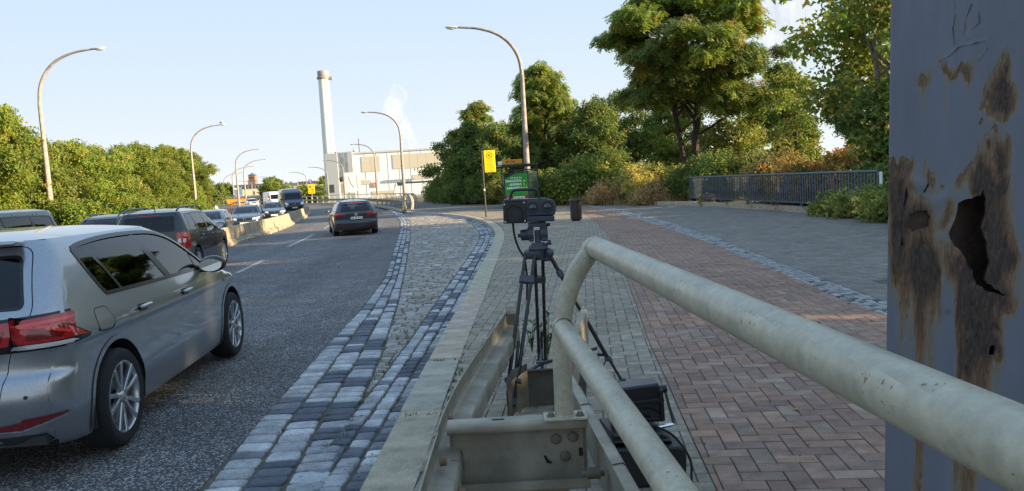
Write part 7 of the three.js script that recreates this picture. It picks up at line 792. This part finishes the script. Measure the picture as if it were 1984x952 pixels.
// trees beside the camera that keep the near road and pavement in shade
[[21.2, -16.5, 10], [23, -9.5, 12], [21, -3, 12], [26, 4, 12.5], [22.5, 10.5, 10.5], [30, -5, 13], [31, 12, 12], [27, -17, 11]].forEach(([x, z, h], i) => tree('roadside_tree', i ? ['first', 'second', 'third', 'fourth', 'fifth', 'sixth', 'seventh'][i - 1] + ' leafy roadside tree beside the pavement, out of the picture' : 'leafy tree right of the plane, hidden by the pillar', x, z, { h, rx: 4.2, y0: 0.9, n: 20, pr: 1.4, flat: 0.7, kind: 'far', tint: GR.plane, density: [1, 2, 3].includes(i) ? 22 : 18, seed: 640 + i, fork: 3, gy: -0.3, group: i ? 'roadside trees out of the picture' : undefined }));
const B = [['dark bush at the far left end of the right growth', -6.6, -80.5, 2.2, 2.6, 'dark', 'broad'], ['dark bush under the round-leaved tree', -4.2, -71, 2.4, 2.4, 'dark', 'broad'], ['leafy bush left of the bus stop post', -2.6, -62.5, 2.1, 2.3, 'dark', 'broad'], ['sunlit bush between the bus stop post and shelter', -0.2, -57.2, 1.5, 2.1, 'bush', 'bush'], ['dark bush right behind the shelter', 2.4, -51.5, 1.9, 2.6, 'dark', 'broad'], ['bright maple bush above the litter bin', 4.4, -47.6, 1.9, 3.3, 'plane', 'big'], ['low dry tan scrub right of the litter bin', 5.9, -43.6, 1.5, 1.3, 'dry', 'bush'], ['shaggy bush behind the dry tan scrub', 6.8, -45.8, 1.8, 2.4, 'bush', 'bush'], ['tall golden bush left of the fence', 7.9, -41.8, 1.7, 2.9, 'gold', 'bush'], ['low tan scrub just left of the fence', 7.3, -39.4, 1.0, 1.2, 'dry', 'bush'], ['dark bush touching the left fence post', 9.6, -38.6, 1.5, 2.5, 'dark', 'bush'], ['dark bush behind the left half of the fence', 11.1, -37.2, 2.0, 2.7, 'dark', 'bush'], ['reddish bush behind the middle of the fence', 11.6, -32.4, 1.9, 2.3, 'rust', 'bush'], ['reddish brown bush behind the right half of the fence', 12.0, -28.4, 1.9, 2.3, 'rust', 'bush'], ['dark bush behind the right end of the fence', 12.2, -23.6, 1.8, 2.2, 'dark', 'broad'], ['green shrub growing through the right end of the fence', 9.95, -21.9, 0.75, 0.95, 'bush', 'bush'], ['green shrub spilling over the kerb beside the pillar', 10.1, -20.2, 0.95, 1.25, 'bush', 'bush'], ['low green shrub creeping on the pavement by the fence', 9.75, -23.4, 0.55, 0.7, 'bush', 'bush'], ['small dry shrub at the foot of the left fence part', 8.95, -34.8, 0.35, 0.55, 'rust', 'bush'], ['sprawling bush half hidden behind the pillar', 11.2, -17.5, 1.8, 2.6, 'dark', 'broad']];
B.forEach(([lb, x, z, rx, h, t, k], i) => bush(lb, x, z, rx, h, GR[t], k, 700 + i, { density: k === 'bush' ? 95 : k === 'big' ? 40 : 60, n: rx < 1 ? 7 : 10 }));
// small copse far away
[[-72.3, -235, 7.6, 'round green tree before the cream building'], [-75, -245, 8.6, 'pale topped tree behind the round green tree'], [-57.5, -215, 5.0, 'leafy tree left of the yellow road sign'], [-53, -215, 4.7, 'leafy tree right of the yellow road sign'], [-66.5, -230, 5.8, 'leafy tree between the round tree and the offices'], [-77.5, -205, 6.6, 'yellow-green tree behind the third left lamp'], [-96, -260, 8, 'darker tree left of the cream building'], [-130, -330, 9, 'dark tree under the brick tower'], [-100.5, -420, 11.5, 'dark tree beside the chimney foot']].forEach(([x, z, h, lb], i) => tree('distant_tree', lb, x, z, { h, rx: h * 0.46, y0: 0.5, n: 16, pr: h * 0.19, flat: 0.8, kind: 'far', tint: i % 2 ? GR.dark : GR.maple, density: 16, seed: 800 + i, gy: -1.1, fork: 2, group: 'trees far down the road' }));
[[-13, -190, 4.6, 'sunlit bush tree before the factory, right of the black gantry'], [-8.5, -165, 4.2, 'sunlit small tree left of the dark growth'], [-10, -178, 4.4, 'small leafy tree at the factory yard']].forEach(([x, z, h, lb], i) => tree('yard_tree', lb, x, z, { h, rx: 2.9, y0: 0.4, n: 12, pr: 1.1, flat: 0.8, kind: 'far', tint: GR.maple, density: 16, seed: 830 + i, gy: -0.9, fork: 1.4, scale: 0.75 }));
// dry grass along the edge of the pavement, tufts in the joints
function grassField(name, label, pts, m, seed, o = {}) { const r = rng(seed), pos = []; for (const [x, y, z, h] of pts) for (let i = 0; i < (o.blades ?? 5); i++) { const a = r() * 6.28, l = h * (0.6 + 0.7 * r()), w = (o.w ?? 0.012) * (0.7 + 0.6 * r()), bx0 = x + (r() - 0.5) * (o.sp ?? 0.2), bz = z + (r() - 0.5) * (o.sp ?? 0.2), dx = Math.cos(a) * l * 0.8 * r(), dz = Math.sin(a) * l * 0.8 * r(), sx = Math.sin(a) * w, sz = -Math.cos(a) * w; const mx = bx0 + dx * 0.35, mz = bz + dz * 0.35, my = y + l * 0.6; pos.push(bx0 - sx, y, bz - sz, bx0 + sx, y, bz + sz, mx + sx * 0.7, my, mz + sz * 0.7, bx0 - sx, y, bz - sz, mx + sx * 0.7, my, mz + sz * 0.7, mx - sx * 0.7, my, mz - sz * 0.7, mx - sx * 0.7, my, mz - sz * 0.7, mx + sx * 0.7, my, mz + sz * 0.7, bx0 + dx, y + l * 0.95, bz + dz); }
  const g = new THREE.BufferGeometry(); g.setAttribute('position', new THREE.Float32BufferAttribute(pos, 3)); g.computeVertexNormals(); const mesh = part(scene, name, g, m); mesh.userData.kind = 'stuff'; mesh.userData.label = label; return mesh; }
{ const r = rng(881), dry = [], green = []; for (let i = 0; i < 2600; i++) { const z = -38 - r() * 44, x = pl(PLAZA_R, -z) + 0.1 + r() * 1.5, c = fbm(z * 0.05 + 9, x * 0.05 + 9, 40, 3, 5); dry.push([x, 0.12, z, (0.12 + 0.42 * r()) * (0.2 + 1.3 * c)]); } for (let i = 0; i < 900; i++) { const z = -38 - r() * 44, x = pl(PLAZA_R, -z) + 0.8 + r() * 1.5; green.push([x, 0.15, z, 0.6 + 0.9 * r()]); } for (let i = 0; i < 500; i++) { const z = -42 - r() * 7, x = pl(PLAZA_R, -z) + 0.2 + r() * 1.0; if (r() < 0.5) dry.push([x, 0.12, z, 0.25 + 0.5 * r()]); }
  const gm = (a, b, c) => new THREE.MeshPhysicalMaterial({ color: lin(a, b, c), roughness: 0.85, transmission: 0.35, thickness: 0, side: THREE.DoubleSide, specularIntensity: 0.3 });
  grassField('dry_grass', 'dry straw-coloured grass along the edge of the pavement', dry, gm(0.42, 0.29, 0.13), 882, { blades: 7, w: 0.016, sp: 0.5 }); grassField('green_grass', 'tall green weeds behind the dry grass', green, gm(0.1, 0.13, 0.03), 883, { blades: 8, w: 0.016, sp: 0.5 });
  const j = []; for (let i = 0; i < 150; i++) { const z = -5 - Math.pow(r(), 1.6) * 24, t = Math.floor(r() * 4); const x = t === 0 ? lerp(pl(flip(ROAD_R), -z), pl(STRIP_R, -z), Math.ceil(r() * 3) / 3) : t === 1 ? lerp(pl(RS_L, -z), pl(KERB_F, -z), Math.floor(r() * 3) / 3) : lerp(pl(STRIP_R, -z), pl(RS_L, -z), r()); j.push([x, 0.0, z, 0.025 + 0.025 * r()]); } for (const [kz, n] of [[-6.95, 16], [-5.3, 20], [-9.1, 6]]) for (let i = 0; i < n; i++) j.push([pl(KERB_F, -kz) + 0.03 + r() * 0.26, WALK_Y - 0.01, kz + (r() - 0.5) * 0.03, 0.008 + 0.03 * r() * r()]); for (let i = 0; i < 18; i++) { const z = -5.6 - r() * 3; j.push([pl(KERB_IN, -z) + 0.01 + r() * 0.03, WALK_Y - 0.01, z, 0.02 + 0.03 * r()]); }
  grassField('joint_grass', 'small tufts of grass in the joints of the setts and kerb', j, gm(0.09, 0.12, 0.03), 884, { blades: 9, w: 0.003, sp: 0.05 });
  // two weeds by the tripod
  for (const [x, z, h, lb, fl] of [[0.27, -6.9, 0.42, 'tall weed with a yellow flower behind the bent handrail post', 1], [0.13, -7.1, 0.36, 'small leafy weed between the tripod legs', 0]]) { const w = thing('weed', lb, 'weed', [x, 0.12, z]); const q = rng(900 + fl), st = [], lf = []; for (let k = 0; k < 4; k++) { const a = k * 1.7, L = h * (0.6 + 0.4 * q()), e = [Math.cos(a) * 0.07, L, Math.sin(a) * 0.07]; st.push(taper([[0, 0, 0], [e[0] * 0.4, L * 0.5, e[2] * 0.4], e], 0.006, 0.003, 5, 5)); for (let n = 0; n < 9; n++) { const t = 0.15 + 0.85 * q(), b = q() * 6.28, l = extrude([[0, 0], [0.014, 0.03], [0.004, 0.075], [-0.012, 0.03]], 0.001).rotateX(-0.7 - q() * 0.6).rotateY(b).translate(e[0] * t * t, L * t, e[2] * t * t); lf.push(l); } if (fl && k === 0) part(w, 'flower', tr(new THREE.SphereGeometry(0.018, 10, 8), e[0], e[1] + 0.01, e[2]), mat(0.7, 0.5, 0.03, 0.7)); } part(w, 'stem', st, gm(0.1, 0.12, 0.03)); part(w, 'leaves', lf, gm(0.1, 0.14, 0.04)); }
}
// ================================================================ FAR BUILDINGS, SIGNS, SMOKE
{
  const wh = mat(0.9, 0.9, 0.9, 0.6), be = mat(0.64, 0.58, 0.46, 0.65), gr = mat(0.42, 0.45, 0.46, 0.5), dk = mat(0.06, 0.065, 0.07, 0.5), Z = -252, Y = -1.25;
  const ch = thing('chimney', 'tall white round chimney with a dark collar at its top', 'chimney', [-60.1, Y, -262]);
  part(ch, 'shaft', lathe([[2.15, 0], [2.0, 10], [1.75, 42.2]], 40), mat(0.78, 0.77, 0.73, 0.55)); part(ch, 'collar', [lathe([[1.8, 41.0], [2.15, 41.2], [2.15, 41.8], [1.8, 42.0]], 32)], mat(0.28, 0.25, 0.24, 0.6)); part(ch, 'flue', lathe([[1.75, 42.0], [1.9, 42.4], [1.9, 43.7], [1.6, 43.8]], 32), mat(0.34, 0.3, 0.29, 0.4)); part(ch, 'ladder', [bx(0.12, 40, 0.12, 1.2, 21, 1.75), bx(0.12, 40, 0.12, 1.7, 21, 1.5)], mat(0.5, 0.5, 0.48, 0.5)); part(ch, 'platform', bx(1.2, 0.9, 1.4, 2.5, 41.2, 0), mat(0.3, 0.28, 0.27, 0.6));
  const b = thing('power_station', 'long white factory hall with beige bands and a glazed end beside the chimney', 'factory', [1.9, Y, Z]);
  const px = (x, d = 252) => (x - 992) / 1485 * d; // hall laid out in metres to the left of straight ahead
  const X0 = -52.2, X1 = -8; part(b, 'hall', [bx(X1 - X0, 15.2, 30, (X0 + X1) / 2, 7.6, -15)], wh); part(b, 'roof_edge', bx(X1 - X0 + 0.4, 0.5, 0.5, (X0 + X1) / 2, 15.3, 0.1), mat(0.6, 0.6, 0.58, 0.5));
  part(b, 'end_wall', [bx(4.6, 7.2, 26, -54.6, 3.6, -13)], gr);
  for (let k = 0; k < 4; k++) for (let n = 0; n < 5; n++) part(b, 'glass_panel', bx(1.2, 1.5, 0.1, -56.7 + k * 1.26, 8.6 + n * 1.56, 1.25 - k * 0.12, 0, 0, -0.1), mat(0.22 + 0.03 * ((k * 7 + n * 3) % 4), 0.26 + 0.03 * ((k * 7 + n * 3) % 4), 0.31 + 0.03 * ((k * 7 + n * 3) % 4), 0.12, { phys: true, clearcoat: 1 }));
  part(b, 'glass_front', bx(5.3, 8.4, 24, -54.8, 11.6, -11), gr); part(b, 'dark_edge', [bx(0.35, 9, 0.5, -57.5, 11.6, 1.4), bx(5.4, 0.45, 0.5, -54.8, 7.45, 1.2)], dk);
  for (let k = 0; k < 5; k++) part(b, 'window', bx(0.6, 0.55, 0.1, -56.5 + k * 0.95, 6.7, 0.06), dk);
  for (const x of [-55.9, -53.5]) part(b, 'shutter_door', bx(1.8, 3.0, 0.14, x, 4.1, 0.08), mat(0.3, 0.27, 0.24, 0.6));
  part(b, 'stair_tower', bx(3.9, 15.6, 6, -58.8, 7.8, -1), gr); part(b, 'window', bx(1.4, 2.6, 0.12, -59.2, 4.2, 2.03), dk);
  const panel = (x0, x1, y0, y1) => { const n = Math.max(1, Math.round((x1 - x0) / 2.6)), w = (x1 - x0) / n; for (let k = 0; k < n; k++) part(b, 'cladding_panel', bx(w - 0.06, y1 - y0, 0.14, x0 + (k + 0.5) * w, (y0 + y1) / 2, 0.075), be); };
  panel(-49.4, -43.4, 9.0, 14.0); panel(-39.2, -12, 9.4, 14.1); panel(-52, -46.6, 5.0, 6.4); panel(-33, -20, 5.6, 7.2); panel(-46.6, -39.2, 0.4, 2.6);
  for (let k = 0; k < 9; k++) part(b, 'pipe_rack', [bx(0.22, 0.9, 0.3, -42 + k * 1.1, 5.6, 0.3), bx(1.1, 0.12, 0.3, -41.6 + k * 1.1, 5.9, 0.3)], mat(0.45, 0.44, 0.42, 0.6));
  for (let k = 0; k < 11; k++) part(b, 'facade_joint', bx(0.12, 14.6, 0.1, -48.2 + k * 3.7, 7.6, 0.02), mat(0.6, 0.6, 0.58, 0.6)); part(b, 'plinth', bx(X1 - X0, 0.7, 0.12, (X0 + X1) / 2, 0.35, 0.08), mat(0.4, 0.39, 0.37, 0.7));
  part(b, 'emblem_sign', [bx(1.7, 1.6, 0.12, -46, 4.6, 0.12)], mat(0.6, 0.2, 0.18, 0.5)); part(b, 'emblem', [bx(0.9, 0.22, 0.05, -46, 4.3, 0.2), bx(0.22, 0.8, 0.05, -46, 4.6, 0.2, 0, 0, 0, 0.4), bx(0.22, 0.8, 0.05, -46, 4.6, 0.2, 0, 0, 0, -0.4)], M.white);
  for (const [x, w, h] of [[-53.5, 3.4, 1.5], [-52.2, 1.2, 2.2], [-35, 2.6, 0.9], [-27, 1.5, 1.2], [-25.5, 1.5, 1.2], [-20, 3, 0.8], [-57, 1.0, 1.6]]) part(b, 'roof_vent', extrude([[-w / 2, 0], [w / 2, 0], [w / 2 - 0.3, h], [-w / 2 + 0.3, h]], 3).translate(x, 14.6, -6), mat(0.4, 0.42, 0.42, 0.5)); part(b, 'aerial', rod([-50.6, 15, -4], [-50.6, 20.2, -4], 0.12), M.plasticGrey);
  const lb = thing('low_hall', 'low pale hall beyond the dark growth, right of the factory', 'building', [0, Y, -258]); part(lb, 'wall', bx(22, 13, 24, 4, 6.5, -12), wh); part(lb, 'roof_edge', bx(22.4, 0.6, 24.4, 4, 13.2, -12), be);
  const ga = thing('pipe_gantry', 'dark pipe gantry with slanted legs before the white hall', 'gantry', [-28, Y, -225]); part(ga, 'beam', [bx(11, 0.55, 0.6, 1, 4.5, 0), bx(2.2, 0.9, 1.0, -3.3, 4.2, 0, 0.2)], dk); for (const [a, c] of [[-5, -6], [-2.6, -1.6], [6.2, 6.2]]) part(ga, 'leg', rod([a, 4.5, 0], [c, 0, 0], 0.13), mat(0.25, 0.25, 0.24, 0.6));
  const bb = thing('white_billboard', 'white board with a thin grey curve before the glazed hall corner', 'billboard', [-43.4, Y, -215], 0.1); part(bb, 'board', bx(4.2, 5.6, 0.2, 0, 5.4, 0, 0.02), M.white); part(bb, 'print', tube([[-1.0, 7.2, 0.12], [-0.7, 6.2, 0.12], [-0.3, 5.0, 0.12], [0.1, 4.4, 0.12], [0.3, 4.0, 0.12]], 0.09, 20, 6), gr); part(bb, 'print', bx(0.3, 3.6, 0.04, 1.3, 5.6, 0.12), mat(0.5, 0.52, 0.52, 0.6)); part(bb, 'post', [rod([-1.2, 0, 0], [-1.2, 3, 0], 0.15), rod([1.2, 0, 0], [1.2, 3, 0], 0.15)], M.galvaDark);
}
{ // town at the end of the road
  const cream = mat(0.66, 0.57, 0.4, 0.8), slate = mat(0.12, 0.13, 0.15, 0.7), stone = mat(0.38, 0.35, 0.3, 0.8), brick = mat(0.3, 0.16, 0.1, 0.85), win = mat(0.05, 0.06, 0.07, 0.15);
  const winRow = (b, x0, x1, n, y, w, h, z) => { for (let k = 0; k < n; k++) part(b, 'window', bx(w, h, 0.16, lerp(x0, x1, n === 1 ? 0.5 : k / (n - 1)), y, z), win); };
  const t = thing('brick_tower', 'square brick tower with a dark roof rising over the town', 'tower', [-172.2, -1.25, -520]); part(t, 'shaft', [bx(5, 9, 5, 0, 9.5, 0), bx(4.2, 3.6, 4.2, 0, 15.7, 0)], brick); part(t, 'roof', [new THREE.ConeGeometry(3.5, 2, 4).rotateY(PI / 4).translate(0, 18.5, 0), bx(5.4, 0.4, 5.4, 0, 14.1, 0)], slate); part(t, 'foot', bx(6.6, 5, 6.6, 0, 2.5, 0), brick); winRow(t, -1.4, 1.4, 3, 15.8, 0.6, 1.5, 2.15); winRow(t, -1.4, 1.4, 2, 10.5, 0.7, 2, 2.55);
  const c = thing('cream_hall', 'cream building with a long dark window storey under the brick tower', 'building', [-152, -1.25, -460], 0.12); part(c, 'wall', bx(19, 7.6, 12, 0, 3.8, 0), cream); part(c, 'attic', bx(20, 2.6, 11, 0, 8.9, 0), mat(0.25, 0.25, 0.26, 0.6)); winRow(c, -9, 9, 10, 8.9, 1.2, 1.5, 5.55); winRow(c, 1, 8.5, 3, 5.4, 1, 2.2, 6.05); part(c, 'roof', bx(20.4, 0.4, 12, 0, 10.4, 0), slate);
  const o = thing('office_block', 'pale office block with flat roof domes right of the cream building', 'building', [-138, -1.25, -490], 0.1); part(o, 'wall', bx(23, 8.4, 12, 0, 4.2, 0), stone); part(o, 'roof', bx(24, 2, 11, 0, 9.4, 0), slate); for (let f = 0; f < 3; f++) winRow(o, -10.5, 10.5, 8, 2.2 + f * 2.6, 1.5, 1.5, 6.05); part(o, 'stair_glazing', bx(3.4, 6.6, 0.3, -1, 4.6, 6.1), win); for (const x of [-6, -3, 0]) part(o, 'roof_dome', tr(new THREE.SphereGeometry(1.1, 14, 8, 0, 2 * PI, 0, PI / 2), x, 10.4, 0), slate);
  const y = thing('yellow_office', 'sunlit yellowish office with a roof terrace right of the pale block', 'building', [-107.5, -1.25, -420], 0.05); part(y, 'wall', bx(15, 7.6, 10, 0, 3.8, 0), mat(0.6, 0.52, 0.38, 0.8)); for (let f = 0; f < 2; f++) winRow(y, -6.5, 6.5, 6, 2.6 + f * 3, 1.2, 1.4, 5.05); part(y, 'penthouse', bx(11, 2.2, 8, -1, 8.7, 0), stone); winRow(y, -5, 4, 8, 8.8, 0.7, 1.2, 4.05); part(y, 'roof', bx(12, 0.3, 9, -1, 10, 0), M.white);
  const g = thing('grey_house', 'grey house left of the left lamps', 'building', [-146, -1.25, -390], 0.3); part(g, 'wall', bx(12, 6.4, 9, 0, 3.2, 0), stone); part(g, 'roof', extrude([[-5.2, 0], [5.2, 0], [0, 2.6]], 12.6).translate(0, 0, -6.3).rotateY(PI / 2).translate(0, 6.4, 0), slate); for (let f = 0; f < 2; f++) winRow(g, -5, 5, 5, 2 + f * 2.6, 0.9, 1.3, 4.55);
  const h = thing('brick_house', 'red brick house with one white window beside the gull lamp', 'house', [-57.6, -1.25, -128], 0.15); part(h, 'wall', bx(10, 7.6, 8, 0, 3.8, 0), brick); part(h, 'roof', bx(11.4, 0.5, 9.4, 0, 7.9, 0), mat(0.22, 0.14, 0.1, 0.8)); const w1 = part(h, 'window', bx(1.5, 2.2, 0.1, 2.2, 5.2, 4.05), win); part(w1, 'frame', [bx(1.7, 0.14, 0.14, 2.2, 4.05, 4.06), bx(1.7, 0.14, 0.14, 2.2, 6.35, 4.06), bx(0.14, 2.3, 0.14, 1.4, 5.2, 4.06), bx(0.14, 2.3, 0.14, 3.0, 5.2, 4.06)], M.white); part(h, 'door', bx(1.2, 2.4, 0.1, 3.8, 1.2, 4.05), win);
  const l = thing('low_cream_house', 'low cream wall building behind the distant queue', 'building', [-85.5, -1.25, -250], 0.2); part(l, 'wall', bx(11, 3.2, 7, 0, 1.6, 0), cream); part(l, 'roof', bx(11.6, 0.3, 7.6, 0, 3.4, 0), M.white); winRow(l, -4.4, 4.4, 5, 2, 0.9, 1, 3.55); part(l, 'notice_board', bx(2.4, 2.6, 0.2, -2, 5, 1, 0), M.white);
  const mast = thing('radio_mast', 'thin pale radio mast above the office block', 'mast', [-177.5, 0, -600]); part(mast, 'mast', taper([[0, 0, 0], [0, 10, 0], [0, 19.5, 0]], 0.8, 0.25, 8, 4), M.white); part(mast, 'platform', lathe([[0.4, 12], [1.2, 12.2], [1.2, 12.8], [0.4, 13]], 16), M.white);
  const s = thing('yellow_road_sign', 'yellow direction sign with a blue sign above on one post', 'sign', [-38.4, -0.3, -150], 0.12); part(s, 'post', rod([0, 0, 0], [0, 4.8, 0], 0.08), M.lampGrey); part(s, 'yellow_plate', bx(1.3, 1.85, 0.08, 0, 2.95, 0.12, 0.03), mat(0.85, 0.55, 0.01, 0.5)); part(s, 'print', [bx(0.4, 0.36, 0.03, -0.2, 3.35, 0.17), bx(0.8, 0.1, 0.03, 0, 2.85, 0.17), bx(0.1, 0.6, 0.03, 0.3, 2.6, 0.17), bx(0.6, 0.1, 0.03, -0.1, 2.3, 0.17)], mat(0.2, 0.16, 0.05, 0.6)); part(s, 'blue_plate', bx(0.6, 0.75, 0.08, -0.1, 4.4, 0.12, 0.02), mat(0.02, 0.12, 0.5, 0.5)); part(s, 'blue_print', bx(0.1, 0.5, 0.03, -0.1, 4.4, 0.17), M.white);
}
// steam: many thin overlapping puffs
function plume(label, base, top, r0, r1, n, seed, alpha, swing) { const r = rng(seed), m = new THREE.MeshStandardMaterial({ color: lin(0.95, 0.88, 0.85), roughness: 1, transparent: true, opacity: alpha, side: THREE.FrontSide, depthWrite: false }), gs = []; for (let i = 0; i < n; i++) { const t = Math.pow(r(), 0.8), c = V(...base).lerp(V(...top), t).add(V(Math.sin(t * 6.5) * swing * (0.3 + t), 0, 0)), R = lerp(r0, r1, t) * (0.5 + 0.8 * r()), s = new THREE.IcosahedronGeometry(1, 3), p = s.attributes.position; const k = r() * 50; for (let j = 0; j < p.count; j++) { const x = p.getX(j), y = p.getY(j), z = p.getZ(j), f = 1 + 0.2 * Math.sin(x * 3 + k) * Math.sin(y * 3.4 + k * 2) + 0.16 * Math.sin(z * 6 + k + x * 5); p.setXYZ(j, x * f * R, y * f * R * 1.25, z * f * R); } s.computeVertexNormals(); gs.push(tr(s, c.x + (r() - 0.5) * R, c.y, c.z + (r() - 0.5) * R)); } const q = part(scene, 'steam_cloud', gs, m); q.castShadow = false; q.userData.kind = 'stuff'; q.userData.label = label; }
plume('thin pinkish steam rising from the factory roof', [-33, 15, -270], [-38, 35, -270], 1.6, 3.4, 11, 951, 0.018, 1.5); plume('large faint steam cloud high above the trees on the right', [112, 38, -280], [88, 92, -280], 11, 18, 9, 952, 0.022, 3);
{ const r = rng(990), gs = [], gs2 = []; for (let i = 0; i < 90; i++) { const z = -3.8 - Math.pow(r(), 1.5) * 26, x = lerp(pl(KERB_IN, -z) + 0.3, pl(PLAZA_R, -z) - 0.1, r()), s = 0.5 + r(); const l = extrude([[0, 0], [0.012, 0.012], [0.008, 0.034], [0, 0.046], [-0.009, 0.032], [-0.012, 0.012]], 0.0008).scale(s, s, 1).rotateX(-PI / 2 + (r() - 0.5) * 0.5).rotateY(r() * 6.28).translate(x, WALK_Y + 0.005, z); (r() < 0.5 ? gs : gs2).push(l); }
  const a = part(scene, 'fallen_leaves', gs, mat(0.34, 0.24, 0.05, 0.8)); a.userData.kind = 'stuff'; a.userData.label = 'small yellow fallen leaves scattered over the pavement'; const b = part(scene, 'leaf_litter', gs2, mat(0.08, 0.05, 0.03, 0.9)); b.userData.kind = 'stuff'; b.userData.label = 'small brown leaf scraps scattered over the pavement';
  const st = []; for (let i = 0; i < 260; i++) { const z = -3.6 - Math.pow(r(), 1.4) * 16, t = r(), x = t < 0.6 ? pl(KERB_F, -z) - r() * r() * 0.9 : lerp(pl(KERB_IN, -z), pl(MOS_R, -z), r()), q = new THREE.IcosahedronGeometry(0.003 + 0.005 * r() * r(), 0); st.push(q.translate(x, (t < 0.6 ? 0.018 : WALK_Y + 0.004), z)); } const c = part(scene, 'grit', st, mat(0.12, 0.11, 0.1, 0.9)); c.userData.kind = 'stuff'; c.userData.label = 'loose grit lying on the setts and pavement'; }
scene.traverse((o) => { if (o.isMesh) { o.castShadow = !/steam/.test(o.name); o.receiveShadow = true; } });
renderer.render(scene, camera);
